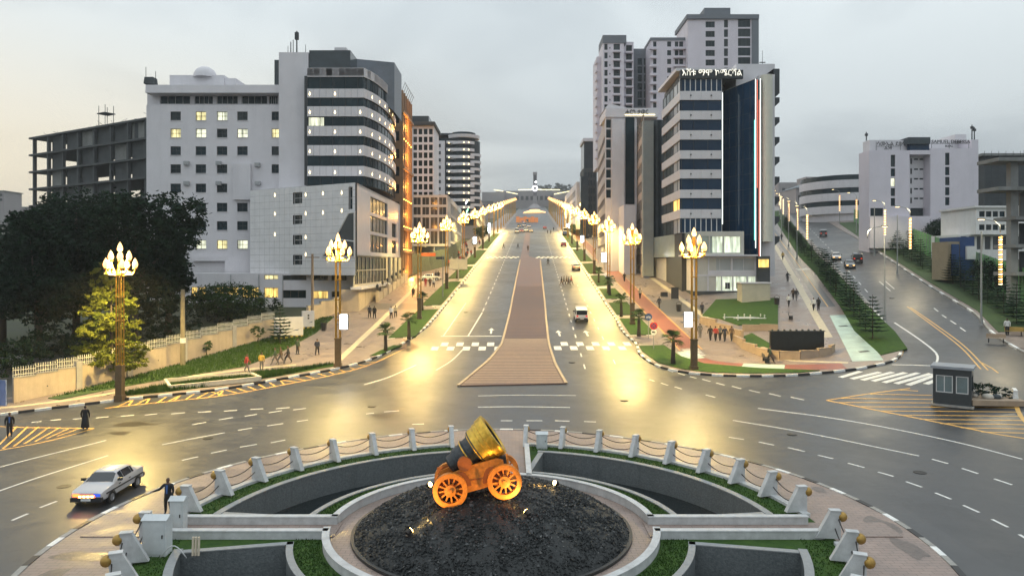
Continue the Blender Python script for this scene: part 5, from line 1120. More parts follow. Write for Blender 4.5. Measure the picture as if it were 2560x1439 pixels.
b = MB(); b.prism([(p.x, p.y) for p in pts] + [(-32, 136), (pts[0].x, 124)], zb(190), zb(171)); part(H, 'wing_roof', b, ALUP)
b = MB(); b.prism([(p.x - .6, p.y + .5) for p in pts] + [(-33, 136), (pts[0].x, 124)], zb(462), zb(188)); part(H, 'wing_core', b, FRD)
for v in (232, 278, 327, 376, 428):
    for k in (0, 4, 8, 11, 14, 17, 20, 23):
        if k < len(pts) - 1 and not (k == 8 and v == 232): p = pts[k]; t = (pts[k + 1] - p).normalized(); q = p + t * .4; link('facade_light', SPM_, H, Vector((q.x, q.y, zb(v + 4))) - H.location, math.atan2(t.y, t.x))
o = part(H, 'lit_room', MB().quad((0, 0, 0), (2.4, 0, 0), (2.4, 0, 1.3), (0, 0, 1.3)), LITW, (fx(771, dw), dw + .19, zb(314)))
pbox(H, 'penthouse', dw + 2, dw + 12, 773, 876, 126, 171, GLG); pbox(H, 'roof_hut', dw + 3, dw + 7, 836, 866, 119, 127, ALUP)
b = MB(); x0, x1 = fx(876, 118), fx(986, 124); za, zz = fz(170, 118), fz(146, 118)
b.add([(x0, 118, za - 1), (x1, 124, za - 6), (x1, 124, zz + 1), (x0, 118, zz), (x0, 126, za - 1), (x1, 132, za - 6), (x1, 132, zz + 1), (x0, 126, zz)], [(0, 1, 2, 3), (5, 4, 7, 6), (3, 2, 6, 7), (1, 5, 6, 2), (4, 0, 3, 7)]); part(H, 'roof_sail', b, M('slate_metal', (.12, .14, .17), .4, .15, .6))
b = MB()
for u, v0, v1, r in ((742, 78, 131, .12), (727, 105, 131, .09), (733, 100, 131, .07), (720, 115, 131, .05), (764, 112, 131, .05)): b.cyl((fx(u, 116), 116, fz(v1, 116)), (fx(u, 116), 116, fz(v0, 116)), r, r * .8, 6)
b.box(fx(738, 116), 115.7, fz(100, 116), fx(747, 116), 116.1, fz(82, 116)); part(H, 'antenna', b, CONCD)
b = MB(); b.box(-.8, -.8, 0, .8, .8, 1.1, taper=.1); b.cyl((-.8, 0, 0), (-.8, 0, 2.9), .05, .05, 6); b.cyl((.8, 0, 0), (.8, 0, 2.2), .05, .05, 6); part(H, 'roof_scaffold', b, CONCD, (fx(377, 117), 117, fz(212, 117)))
# tiled podium
PA, PB = (fx(626, 113), 113.0), (fx(889, 102), 102.0); L = math.hypot(PB[0] - PA[0], PB[1] - PA[1]); rot = math.atan2(PB[1] - PA[1], PB[0] - PA[0]); zb0, zt = fz(688, 102), fz(456, 102); Hh = zt - zb0
rects = []
for v0, v1 in ((480, 510), (537, 561), (587, 612), (637, 662)): a, y0, za = along(PA, PB, 733, v1); c, y1, zc_ = along(PA, PB, 756, v0); rects.append((a, za - zb0, c, zc_ - zb0))
a0 = along(PA, PB, 872)[0]; rects.append((a0, fz(524, 103) - zb0, a0 + .75, fz(468, 103) - zb0))
facade(H, (*PA, zb0), rot, L, Hh, rects, FRD, dep=.3, c=1, r=2, fr=FRW)
nx, nz = 20, 13; TM = MB().box(0, -.05, 0, L / nx - .025, 0, Hh / nz - .025).mesh('tile', TILEW)
ca, sa = math.cos(rot), math.sin(rot); nrm = Vector((sa, -ca, 0))
for i in range(nx):
    for j in range(nz):
        x, z = L * i / nx, Hh * j / nz; cuts = [r for r in rects if r[0] < x + L / nx - .03 and r[2] > x + .0 and r[1] < z + Hh / nz - .03 and r[3] > z]
        if not cuts: link('tile', TM, H, Vector((PA[0] + ca * x, PA[1] + sa * x, zb0 + z)) - H.location, rot)
        else:
            w0, w1, h0, h1 = x, x + L / nx - .025, z, z + Hh / nz - .025; b = MB(); b.wall(w0 - x, 0, w1 - x, h1 - h0, [(max(r[0], w0) - x, max(r[1], h0) - z, min(r[2], w1) - x, min(r[3], h1) - z) for r in cuts if min(r[2], w1) - max(r[0], w0) > .01 and min(r[3], h1) - max(r[1], h0) > .01], .05, 0, -.05)
            if b.f: part(H, 'tile', b, TILEW, (PA[0] + ca * x, PA[1] + sa * x, zb0 + z), rot)
for u, v in ((688, 485), (688, 532), (688, 583), (765, 484), (765, 531), (765, 590), (765, 633), (808, 481), (808, 529), (855, 479), (855, 524)):
    s_, y_, z_ = along(PA, PB, u, v + 4); link('facade_light', SPM_, H, Vector((PA[0] + ca * s_, PA[1] + sa * s_, z_)) + nrm * .05 - H.location, rot)
# slanting glazed corner
b = MB(); cs = [along(PA, PB, u, v) for u, v in ((806, 642), (838, 598), (873, 533), (887, 531), (887, 642))]
b.add([(s_, -.09, z_ - zb0) for s_, y_, z_ in cs], [(0, 1, 2, 3, 4)]); part(H, 'corner_glazing', b, GLG, (*PA, zb0), rot)
b = MB(); fpt = [Vector((s_, -.12, z_ - zb0)) for s_, y_, z_ in cs]
for p, q in zip(fpt, fpt[1:] + fpt[:1]): b.tube([p, q], .11, 4)
b.tube([fpt[4].lerp(fpt[3], .35), fpt[0].lerp(fpt[2], .42)], .09, 4); part(H, 'corner_frame', b, FRW, (*PA, zb0), rot)
# avenue side of the podium
SA, SB = PB, (-22.0, 141.0); SL = math.hypot(SB[0] - SA[0], SB[1] - SA[1]); srot = math.atan2(SB[1] - SA[1], SB[0] - SA[0]); zs0 = 13.5
def srect(u0, u1, z0, z1): return (along(SA, SB, u0)[0], z0 - zs0, along(SA, SB, u1)[0], z1 - zs0)
rs_ = [srect(926, 969, a, c) for a, c in ((14.1, 16.9), (17.4, 19.9), (20.4, 22.9))] + [srect(980, 991, a, c) for a, c in ((14.2, 16.6), (17.2, 19.8))]
facade(H, (*SA, zs0), srot, SL, zt - zs0, rs_, ALUP, dep=.3, c=5, r=1, glass=GLG, fr=FRD, caps=False)
b = MB(); b.prism([(PA[0], PA[1]), (PB[0], PB[1]), SB, (PA[0], 141)], zt - .3, zt - .02); part(H, 'podium_roof', b, ALUP)
b = MB(); b.prism([(PA[0] + .6, PA[1] + .6), (PB[0] - .5, PB[1] + .6), (SB[0] - .5, SB[1]), (PA[0] + .6, 141)], zb0 + .02, zb0 + .3); part(H, 'podium_floor', b, ALUP)
gz0 = 8.9
facade(H, (SA[0] - .3, SA[1] + .4, gz0), srot, 27, zs0 - gz0, [(.3 + i * 2.7, .35 + j * 2.1, 2.85 + i * 2.7, 2.3 + j * 2.1) for i in range(9) for j in (0, 1)], M('cream_mullion', (.5, .45, .36), .5, .05, 2), dep=.15, c=1, r=1, glass=GLG, fr=FRD)
b = MB(); b.box(-.5, -1.2, -.35, 27.2, .4, 0); part(H, 'entrance_canopy', b, ALUP, (SA[0] - .3, SA[1] + .4, gz0), srot)
for k in range(3): b = MB(); b.cyl((0, 0, 0), (0, 0, 6), .4, .4, 12); part(H, 'column', b, M('cream_render', (.52, .47, .36), .6, .08, 1), (-21.6, 126 + k * 5, 7.4), 0, True)
# lower floors under the podium
dl = 108.5; low = [(478, 717, 493, 740), (497, 717, 514, 740), (535, 717, 560, 738), (566, 717, 596, 738), (604, 718, 648, 743), (660, 719, 695, 744), (705, 725, 765, 745), (781, 727, 820, 746), (829, 728, 867, 748), (660, 687, 695, 698), (706, 688, 766, 700), (783, 688, 820, 700), (829, 688, 866, 701)]
front(H, dl, 470, 886, 683, 800, low, WALLW, {0: LITO, 1: LITO, 2: LITO, 3: LITO, 4: LITO, 5: LITO, 7: LITO, 9: LITY}, c=3, r=1, fr=FRD, bodyd=6)
b = MB()
for u in (577, 647, 707, 887): b.cyl((fx(u, dl - .15), dl - .15, 4), (fx(u, dl - .15), dl - .15, zb0), .07, .07, 6)
part(H, 'drain_pipe', b, AC)
# ---------------------------------------------------------------- unfinished concrete frame behind the trees
C = bld('unfinished_building', 'unfinished dark concrete frame building behind the big trees', 230, 165)
CA, CB = (fx(84, 185), 185.0), (fx(372, 160), 160.0); CL = math.hypot(CB[0] - CA[0], CB[1] - CA[1]); cr = math.atan2(CB[1] - CA[1], CB[0] - CA[0]); zt_ = fz(345, 185)
for k in range(6): b = MB(); b.box(-.8, -.8, 0, CL + .5, 14, .45); part(C, 'floor_slab', b, CONCD, (*CA, zt_ - .4 - k * 4.4), cr)
for i in range(8):
    for j in (0, 1):
        b = MB(); b.box(-.35, -.35, 0, .35, .35, 24); part(C, 'column', b, CONCD, (CA[0] + math.cos(cr) * (i * CL / 7.2 + .6) - math.sin(cr) * j * 12, CA[1] + math.sin(cr) * (i * CL / 7.2 + .6) + math.cos(cr) * j * 12, zt_ - 24), cr)
for k in range(5):
    for i in range(1, 7):
        if (i * 7 + k * 3) % 17 == 0: continue
        b = MB(); w = CL / 7.2 - .9; b.box(0, 0, 0, w, .2, 3.9); part(C, 'infill_panel', b, CONCD if (i + k) % 3 else CONC, (CA[0] + math.cos(cr) * (i * CL / 7.2 + 1) - math.sin(cr) * .6, CA[1] + math.sin(cr) * (i * CL / 7.2 + 1) + math.cos(cr) * .6, zt_ - 4.3 - k * 4.4), cr)
b = MB()
for i in range(26): x = random.uniform(0, CL); b.cyl((x, random.uniform(0, 8), 0), (x + random.uniform(-.1, .1), random.uniform(0, 8), random.uniform(.6, 1.8)), .04, .04, 4)
part(C, 'reinforcing_bars', b, CONCD, (*CA, zt_), cr)
b = MB()
for x in (0, 2.6):
    for y in (0, 2): b.cyl((x, y, 0), (x, y, 4.6), .07, .07, 5)
b.box(-.3, -.3, 2.6, 2.9, 2.3, 2.8)
part(C, 'hoist_frame', b, CONCD, (fx(247, 168), 168, zt_), cr); pbox(C, 'stair_head', 163, 167, 336, 366, 297, 345, CONCD)
# ---------------------------------------------------------------- orange-lit building
BR = bld('office_building', 'tall brown building washed in orange light beside the hotel', 1005, 145); BRW = M('brown_stone_cladding', (.24, .15, .085), .6, .12, .8)
xb, ztop = -21.9, fz(225, 140)
front(BR, 140, 960, 1002, 225, 705, [(988, v, 998, v + 24) for v in range(240, 640, 44)], BRW, c=1, r=2, fr=FRD)
facade(BR, (xb, 140, 6), R(90), 13.5, ztop - 6, [(1.0 + i * 2.4, 3 + j * 4.1, 2.3 + i * 2.4, 6 + j * 4.1) for i in range(5) for j in range(9)], BRW, dep=.3, c=1, r=2, fr=FRD, bodyd=14, caps=False)
for i in range(6): b = MB(); b.box(-.3, -.45, 0, .3, 0, ztop - 8); part(BR, 'pilaster', b, BRW, (xb, 140.4 + i * 2.45, 8), R(90))
for z in (14.5, 19, 31, 42): b = MB(); b.box(-.2, -.7, 0, 13.7, 0, .5); part(BR, 'cornice', b, BRW, (xb, 140, z), R(90))
b = MB()
for i in range(7): b.cyl((.4 + i * 2, -.2, 0), (.4 + i * 2, -.8, 1.5), .04, .04, 4)
b.tube([(0, -.8, 1.5), (13, -.8, 1.5)], .05, 4); part(BR, 'roof_railing', b, CONCD, (xb, 140, ztop), R(90))
OSP = lit('lit_orange_uplight', (1, .45, .08), 9)
for z in (15, 19.6, 25, 31.5, 37, 42.4):
    for i in range(5): b = MB(); b.box(-.1, -.25, 0, .1, -.05, .2); part(BR, 'uplight', b, OSP, (xb + .25, 141.6 + i * 2.45, z), R(90))
for z in (10.5, 16, 22, 28, 34, 40):
    Lx = bpy.data.lights.new('uplight_glow', 'POINT'); Lx.energy = 1500; Lx.color = (1, .42, .08); Lx.shadow_soft_size = .4; link('uplight_glow', Lx, BR, Vector((xb + 1.4, 145, z)) - BR.location)
# ---------------------------------------------------------------- further buildings on the left of the avenue
B4 = bld('grid_building', 'white office block with a grid of square dark windows on the left', 1056, 172)
front(B4, 172, 1026, 1084, 312, 600, [(u - 4.6, v - 7, u + 4.6, v + 7) for v in [329 + 19.7 * k for k in range(9)] for u in (1038, 1051, 1064, 1077)], M('white_render', (.70, .68, .71), .7, .05, .5, stain=.2), c=1, r=1, fr=FRD, bodyd=12)
pbox(B4, 'roof_slab', 171, 185, 1024, 1087, 304, 312.5, CONCD); pbox(B4, 'roof_room', 173, 182, 1026, 1072, 290, 304.5, GLG)
B5 = bld('round_building', 'rounded building with stacked white balconies down the avenue', 1140, 230); dr = 228; xc, rr = fx(1158, dr + 4), 4.2
pbox(B5, 'core', dr + 2, dr + 14, 1086, 1160, 338, 560, GLD_)
for k in range(11):
    v = 352 + 18 * k
    pbox(B5, 'balcony', dr + 1, dr + 3, 1116, 1152, v, v + 6, WALLW); b = MB(); b.lathe([(0, 0), (rr + .5, 0), (rr + .5, .9), (0, .9)], 20); part(B5, 'balcony', b, WALLW, (xc, dr + 4.5, fz(v + 7, dr)))
    for u in (1122, 1138, 1160, 1172): link('balcony_light', SPM_, B5, Vector((fx(u, dr), dr + (.9 if u < 1150 else -.3), fz(v + 5, dr))) - B5.location)
pbox(B5, 'side_wall', dr + .8, dr + 6, 1086, 1112, 352, 560, WALLW)
for k in range(11): pbox(B5, 'window', dr + .7, dr + .85, 1097, 1102, 360 + 18 * k, 368 + 18 * k, FRD)
b = MB(); b.cyl((0, 0, 0), (0, 0, 30), rr - .2, rr - .2, 24); part(B5, 'round_core', b, GLD_, (xc, dr + 4.5, fz(562, dr)), 0, True); b = MB(); b.cyl((0, 0, 0), (0, 0, 1), rr + 1, rr + 1.2, 24); part(B5, 'roof_disc', b, WALLW, (xc, dr + 4.5, fz(343, dr)), 0, True)
pbox(B5, 'roof_room', dr + 2, dr + 9, 1088, 1150, 333, 345, GLG)
b = MB(); b.cyl((0, 0, 0), (0, 0, 25), 2.4, 2.4, 16); part(B5, 'round_annex', b, GLG, (fx(1181, dr + 2), dr + 4, fz(545, dr)), 0, True)
for k in range(9): b = MB(); b.cyl((0, 0, 0), (0, 0, .8), 2.7, 2.7, 16); part(B5, 'annex_balcony', b, WALLW, (fx(1181, dr + 2), dr + 4, fz(388 + 18 * k, dr)), 0, True)
B6 = bld('shop_building', 'low white-framed shop building with glass bays before the grid block', 1075, 168); FRAME = M('white_concrete_frame', (.58, .57, .56), .6, .06, 1)
front(B6, 168, 1020, 1119, 487, 615, [(u0, v0, u1, v1) for u0, u1 in ((1033, 1052), (1055, 1073), (1076, 1094), (1097, 1116)) for v0, v1 in ((493, 512), (517, 537), (543, 572), (577, 610))], FRAME, c=2, r=1, glass=GLG, bodyd=8)
facade(B6, (fx(1119, 168), 168, 9), R(90), 46, fz(487, 168) - 9, [(.6 + i * 4.5, 2.4 + j * 3.3, 4.7 + i * 4.5, 5.1 + j * 3.3) for i in range(10) for j in range(5)], FRAME, c=3, r=1, glass=GLG, bodyd=8, caps=False)
NEON = lit('lit_white_neon', (.95, .97, 1), 5); NEOG = lit('lit_green_neon', (.3, 1, .55), 4)
for i, (y, z) in enumerate(((203, 29.5), (203, 25.5), (207, 27.3))):
    t = thing('neon_sign', ('upper slanting white neon sign on the shop building', 'lower slanting white neon sign on the shop building', 'slanting green neon sign on the shop building')[i], 'sign', (fx(1119, 168) + .6, y, z), R(90)); b = MB(); b.box(-.15, -1.3, -.15, 8, -1.1, .15); part(t, 'frame', b, FRD, t.location, 0); t.children[-1].rotation_euler = (0, R(-10), 0); b = MB(); b.box(0, -1.38, -.3, 7.8, -1.31, .3); o = part(t, 'lit_tube', b, NEOG if i == 2 else NEON, t.location, 0); o.rotation_euler = (0, R(-10), 0)
# ---------------------------------------------------------------- city hall far up the hill
CH = bld('town_hall', 'distant town hall with tall clock tower and strip-lit wings on the hill', 1337, 790); STN = M('pale_stone', (.30, .275, .28), .7, .1, .1); dh = 790
pbox(CH, 'tower', dh, dh + 6, 1333.5, 1342, 436, 520, M('dusky_tower_stone', (.13, .115, .13), .7, .1, .1)); pbox(CH, 'tower_top', dh - .5, dh + 6.5, 1332.8, 1342.8, 430, 436.5, STN); pbox(CH, 'louvre', dh - .3, dh, 1335.5, 1340.5, 438, 462, FRD)
b = MB(); b.cyl((0, 0, 0), (0, -1.2, 0), 3.1, 3.1, 24); part(CH, 'clock_rim', b, NEON, (fx(1337.3, dh), dh - .4, fz(471, dh))); b = MB(); b.cyl((0, 0, 0), (0, -.2, 0), 1.6, 1.6, 20); part(CH, 'clock_face', b, FRD, (fx(1337.3, dh), dh - 1.7, fz(471, dh)))
b = MB(); b.ball((0, 0, 0), 1.2, 10); part(CH, 'lamp', b, NEON, (fx(1339.5, dh), dh - 1, fz(455.5, dh)))
for u0, u1, v0, v1, dd in ((1240, 1336, 477, 522, 20), (1341, 1405, 477, 522, 20), (1205, 1262, 480, 522, 0), (1385, 1448, 480, 522, 0)): pbox(CH, 'wing', dh + dd, dh + dd + 20, u0, u1, v0, v1, STN)
for k in range(9): pbox(CH, 'window', dh + 19.7, dh + 20, 1290 + k * 12, 1297 + k * 12, 490, 500, FRD)
STRL = lit('lit_roof_strip', (1, .88, .5), 2.5)
for u0, v0, u1, v1 in ((1235, 474.5, 1258, 478), (1266, 479.5, 1294, 485), (1296, 474.5, 1331, 474), (1343, 474, 1400, 474.5), (1385, 485.5, 1443, 474)):
    b = MB(); b.tube([(fx(u0, dh - 3), dh - 3, fz(v0, dh - 3)), (fx(u1, dh - 3), dh - 3, fz(v1, dh - 3))], .38, 5); part(CH, 'light_strip', b, STRL)
b = MB(); b.lathe([(9, 0), (7, 1.5), (2.5, 5), (2, 14)], 8); part(CH, 'tower_base', b, STN, (fx(1337, dh), dh - 3, fz(522, dh)))
b = MB(); b.lathe([(10, 0), (9, 1.2), (5, 2.2), (4, 3)], 16); t = tag(link('roundabout_monument', b.mesh('roundabout_monument', lit('lit_amber_plinth', (1, .6, .25), 1.6)), None, (fx(1337, 600), 600, gz(20, 600))), 'distant glowing monument plinth before the town hall', 'monument')
t = thing('hoarding', 'distant orange-lit construction hoarding across the end of the avenue', 'hoarding', (fx(1318, 420), 420, gz(9, 420))); ORL = M('glowing_orange_board', (.6, .2, .07), .6, .1, 1, emit=(1, .35, .1), es=.35)  # boards emit faintly in place of the orange light falling on them
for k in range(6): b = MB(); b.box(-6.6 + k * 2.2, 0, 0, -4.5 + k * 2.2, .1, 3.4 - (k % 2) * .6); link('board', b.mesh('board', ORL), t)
# ---------------------------------------------------------------- the banded commercial tower on the right
T = bld('commercial_tower', 'corner tower with grey bands, blue glass prow and lit podium right of the avenue', 1790, 116); dt_ = 118; zf = lambda v: fz(v, dt_)
TXL, TXR = fx(1700, dt_), fx(1806, dt_); tb = [(228, 250), (277, 299), (326, 349), (376, 397), (424, 446), (474, 495), (523, 545)]; tg = [(196, 228), (250, 277), (299, 326), (349, 376), (397, 424), (446, 474), (495, 523), (545, 582)]
SY = 133.5; TXB = 28.1                                # back end of the avenue face
tw = bx  # noqa
for i, (v0, v1) in enumerate(tg):
    z0, z1 = zf(v1), zf(v0); n = 8 if i in (0, 7) else 3
    for k in range(n):
        w = (TXR - TXL) / n; window(T, (TXL + k * w, dt_ + .3, z0), 0, w, z1 - z0, 1, 1, GLB, FRW if i in (0, 7) else FRD, .07 if i in (0, 7) else .03)
    fl = math.hypot(TXB - TXL, SY - dt_); fr_ = math.atan2(dt_ - SY, TXL - TXB)
    for k in range(5):
        w = fl / 5; window(T, (TXB + math.cos(fr_) * k * w - math.sin(fr_) * .3, SY + math.sin(fr_) * k * w + math.cos(fr_) * .3, z0), fr_, w, z1 - z0, 1, 1, [GLG, GLD_, GLG, M('bright_reflective_glass', (.42, .44, .46), .15, .1, .3), MATS.get('bright_reflective_glass')][k] if i != 6 else (LITO if k > 2 else GLG), FRD, .05)
for v0, v1 in tb:
    z0, z1 = zf(v1), zf(v0)
    for k in range(4): w = (TXR - TXL) / 4; b = MB(); b.box(0, 0, 0, w - .02, .5, z1 - z0); part(T, 'panel', b, ALUP, (TXL + k * w, dt_, z0))
    for k in range(6): w = fl / 6; b = MB(); b.box(0, 0, 0, w - .02, .5, z1 - z0); part(T, 'panel', b, ALUP, (TXB + math.cos(fr_) * k * w, SY + math.sin(fr_) * k * w, z0), fr_)
    for u in (1727, 1778): b = MB(); b.cyl((0, 0, 0), (0, -.12, 0), .13, .13, 8); part(T, 'fixing', b, FRD, (fx(u, dt_), dt_, (z0 + z1) / 2))
b = MB(); b.prism([(TXL + .4, dt_ + .45), (TXR, dt_ + .45), (TXR, 126.5), (TXR + 7, 126.5), (TXR + 7, SY), (TXB + .5, SY)], 6, zf(180)); part(T, 'core', b, FRD)
pbox(T, 'sign_board', dt_ - .1, dt_ + .5, 1701, 1858, 175, 196.5, M('black_sign_board', (.012, .016, .018), .5, .1, 1)); text(T, 'እሸቱ ማሞ ኮሜርሻል', (fx(1704, dt_), dt_ - .15, fz(189.5, dt_)), 1.36, lit('lit_sign_letters', (1, .95, .82), 1.0), xs=.98)
pbox(T, 'roof_block', dt_ + 2, dt_ + 12, 1840, 1937, 160, 260, ALUP); pbox(T, 'roof_parapet', dt_ + .6, SY, 1690, 1850, 170, 178, ALUP)
b = MB(); b.cyl((0, 0, 0), (0, 0, 2.4), .05, .03, 6); b.box(-.5, -.05, .3, .5, .05, .45); part(T, 'antenna', b, FRD, (fx(1906, 121), 121, fz(162, 121)))
# blue glass prow
dA, dB = 122.0, 114.5; XA, XB = fx(1807, dA), fx(1893, dB)
b = MB(); zl, zr_ = fz(229, dA), fz(196, dB); zz0 = fz(700, dB)
b.add([(XA, dA, zz0), (XB, dB, zz0), (XB, dB, zr_), (XA, dA, zl), (XA, dA + 8, zz0), (XB, dB + 12, zz0), (XB, dB + 12, zr_), (XA, dA + 8, zl)], [(0, 1, 2, 3), (1, 5, 6, 2), (3, 2, 6, 7)]); part(T, 'glass_prow', b, GLB)
b = MB()
for k in range(1, 5): q = Vector((XA, dA, 0)).lerp(Vector((XB, dB, 0)), k / 5); b.box(q.x - .02, q.y - .05, zz0, q.x + .02, q.y - .005, zl + (zr_ - zl) * k / 5)
for k in range(1, 13): z = zz0 + (zl - zz0) * k / 13; b.tube([(XA, dA - .02, z), (XB, dB - .02, z)], .02, 4)
part(T, 'glazing_bars', b, FRD)
LW = lit('lit_white_strip', (.92, 1, .92), 2.4); LR = lit('lit_red_strip', (1, .18, .1), 2.1); LTq = lit('lit_teal_strip', (.15, .9, .6), 2.01)
for u, dd, v0, v1, m, w in ((1806, 119.5, 232, 560, LW, .07), (1889, 114.3, 198, 620, LW, .06), (1886.5, 114.4, 300, 600, LTq, .06), (1893, 114.2, 200, 470, LR, .03), (1901, 114.2, 197, 640, LW, .06), (1898, 114.3, 250, 640, LR, .03)):
    b = MB(); b.cyl((fx(u, dd), dd, fz(v1, dd)), (fx(u, dd), dd, fz(v0, dd)), w, w, 6); part(T, 'light_strip', b, m)
b = MB(); b.tube([(XA, dA - .1, zl + .05), (XB, dB - .1, zr_ + .05)], .05, 5); part(T, 'coping_rail', b, FRW)
b = MB(); b.cyl((fx(1918, 115.5), 115.8, fz(604, 115)), (fx(1918, 115.5), 115.8, fz(186, 115)), .95, .95, 24); part(T, 'round_column', b, M('pale_cream_column', (.56, .55, .47), .5, .06, 1), (0, 0, 0), 0, True)
pbox(T, 'rear_wing', 116.5, 130, 1900, 1937, 186, 690, ALUP); pbox(T, 'recess', 115.2, 116.4, 1893, 1905, 200, 690, FRD)
for k in range(9):
    v = 172 + 49.5 * k + (22 if k else 0)
    b = MB(); x0, x1 = fx(1934, 117), fx(1949, 117); z0, z1 = fz(v + (75 if k == 0 else 26), 117), fz(v, 117); b.add([(x0, 117, z0), (x0, 127, z0), (x1, 127, z0 + .9), (x1, 117, z0 + .9), (x0, 117, z1), (x0, 127, z1), (x1, 127, z1), (x1, 117, z1)], [(0, 3, 7, 4), (3, 2, 6, 7), (4, 7, 6, 5), (0, 1, 2, 3)]); part(T, 'balcony', b, CONCD)
# podium of the tower
dp = 113.5; LITP = lit('lit_shop_interior', (.86, .95, .72), .75); CRM = M('cream_cladding', (.52, .50, .44), .5, .06, 1)
front(T, dp, 1735, 1860, 578, 638, [(1742, 590, 1772, 632), (1775, 590, 1808, 632), (1811, 590, 1852, 632)], CRM, {0: LITP, 1: LITP, 2: LITP}, c=2, r=1, dep=.3, bodyd=8)
pbox(T, 'canopy', dp - 1.0, dp + 6, 1722, 1895, 636, 640, ALUP)
front(T, dp, 1735, 1895, 641, 735, [(1742, 690, 1768, 727), (1772, 690, 1804, 727), (1806, 690, 1832, 727), (1834, 690, 1868, 727), (1871, 690, 1890, 727), (1743, 644, 1770, 686), (1773, 645, 1828, 676), (1832, 645, 1888, 676)], ALUP, {0: LITP, 1: LITP, 2: LITP, 3: LITP, 4: LITP, 5: FRD, 6: M('frosted_shop_glass', (.38, .40, .40), .35, .1, .5), 7: MATS['frosted_shop_glass']}, c=2, r=1, dep=.3, bodyd=8)
for u0, u1 in ((1778, 1788), (1814, 1826), (1842, 1850)):
    b = MB(); x0, x1 = fx(u0, dp), fx(u1, dp); b.box(x0, dp + .22, fz(722, dp), x1, dp + .25, fz(706, dp)); part(T, 'shop_display', b, FRD)
pbox(T, 'plinth', dp - .4, dp + 8, 1733, 1900, 727.5, 760, CONCD)
pa, pb = (27.4, 141.0), (fx(1735, dp), dp); pl = math.hypot(pb[0] - pa[0], pb[1] - pa[1]); prr = math.atan2(pb[1] - pa[1], pb[0] - pa[0]); zq = fz(640, dp)
facade(T, (*pa, zq), prr, pl, 3.9, [], M('pale_green_glass_band', (.36, .41, .36), .25, .1, .4), dep=.3, bodyd=3); facade(T, (pa[0] + .6, pa[1], 6.5), prr, pl, zq - 6.6, [(pl - 14 + i * 3.4, .6, pl - 11.2 + i * 3.4, 4.2) for i in range(4)], CRM, c=2, r=1, lits={1: LITO, 0: LITO}, dep=.4, bodyd=3)
pbox(T, 'side_shop', 112.5, 120, 1896, 1925, 640, 735, CONCD); pbox(T, 'shop_sign', 112.1, 112.45, 1898, 1922, 648, 668, LITO)
# ---------------------------------------------------------------- cylinder-cornered building behind the tower
U = bld('office_building', 'narrow building with grey slab and round glass corner behind the tower', 1622, 140)
pbox(U, 'slab', 138, 139.5, 1608, 1634, 302, 690, M('grey_green_render', (.26, .28, .27), .6, .08, .6)); b = MB(); b.cyl((fx(1648, 139), 141, 7), (fx(1648, 139), 141, fz(295, 138)), 1.35, 1.35, 24); part(U, 'glass_corner', b, GLG, (0, 0, 0), 0, True)
ua, ub = (fx(1586, 165), 165.0), (fx(1608, 139), 139.0); ul = math.hypot(ub[0] - ua[0], ub[1] - ua[1]); ur = math.atan2(ub[1] - ua[1], ub[0] - ua[0])
facade(U, (*ua, 8), ur, ul, fz(302, 138) - 8, [(.5 + i * 3.6, 4 + j * 3.7, 3.6 + i * 3.6, 6.2 + j * 3.7) for i in range(7) for j in range(9)], M('peach_render', (.50, .40, .33), .65, .08, .6), c=3, r=1, glass=GLG, fr=FRD, caps=False)
# ---------------------------------------------------------------- sign-topped block
V_ = bld('office_block', 'pale office block with dark glass slot and lettering on its roof edge', 1550, 155); dv = 154
front(V_, dv, 1514, 1592, 292, 690, [(1515, v, 1528, v + 22) for v in range(298, 480, 25)], WALLW, c=1, r=1, fr=FRW, bodyd=.5); pbox(V_, 'glass_slot', dv - .25, dv + .05, 1564, 1586, 291, 510, GLD_); pbox(V_, 'blade_wall', dv - .9, dv + 1, 1530, 1561, 300, 690, ALUP)
pbox(V_, 'roof_band', dv - .4, dv + 10, 1514, 1646, 270, 292.5, WALLW); b = MB(); x0, x1 = fx(1512, dv), fx(1570, dv); zc2 = fz(270.5, dv); b.add([(x0, dv, zc2), (x1, dv, zc2), (x0 + 1, dv, zc2 + 1), (x0, dv + 10, zc2), (x1, dv + 10, zc2), (x0 + 1, dv + 10, zc2 + 1)], [(0, 1, 2), (4, 3, 5), (1, 4, 5, 2), (0, 2, 5, 3)]); part(V_, 'roof_gable', b, WALLW)
text(V_, 'ሐርጎ ታወር', (fx(1562, dv), dv - .5, fz(286, dv)), 1.25, M('dark_letters', (.02, .02, .02), .5, 0)); b = MB(); b.box(fx(1562, dv), dv - .6, fz(289, dv), fx(1636, dv), dv - .45, fz(287.5, dv)); part(V_, 'light_strip', b, STRL)
va, vb = (fx(1494, 186), 186.0), (fx(1514, dv), float(dv)); vl = math.hypot(vb[0] - va[0], vb[1] - va[1]); vr = math.atan2(vb[1] - va[1], vb[0] - va[0])
facade(V_, (*va, 9), vr, vl, fz(292, dv) - 9, [(.4 + i * 3.6, 6.2 + j * 3.4, 3.7 + i * 3.6, 7.7 + j * 3.4) for i in range(8) for j in range(8)], M('pink_grey_render', (.46, .41, .39), .65, .08, .6), c=3, r=1, glass=GLG, fr=FRD, caps=False); pbox(V_, 'low_annex', dv - 8, dv, 1560, 1590, 512, 690, WALLW)
for k in range(4): b = MB(); b.box(-.3, -.6, 0, .3, 0, 6); part(V_, 'pier', b, WALLW, (va[0] + math.cos(vr) * (3 + k * 7), va[1] + math.sin(vr) * (3 + k * 7), 10), vr)
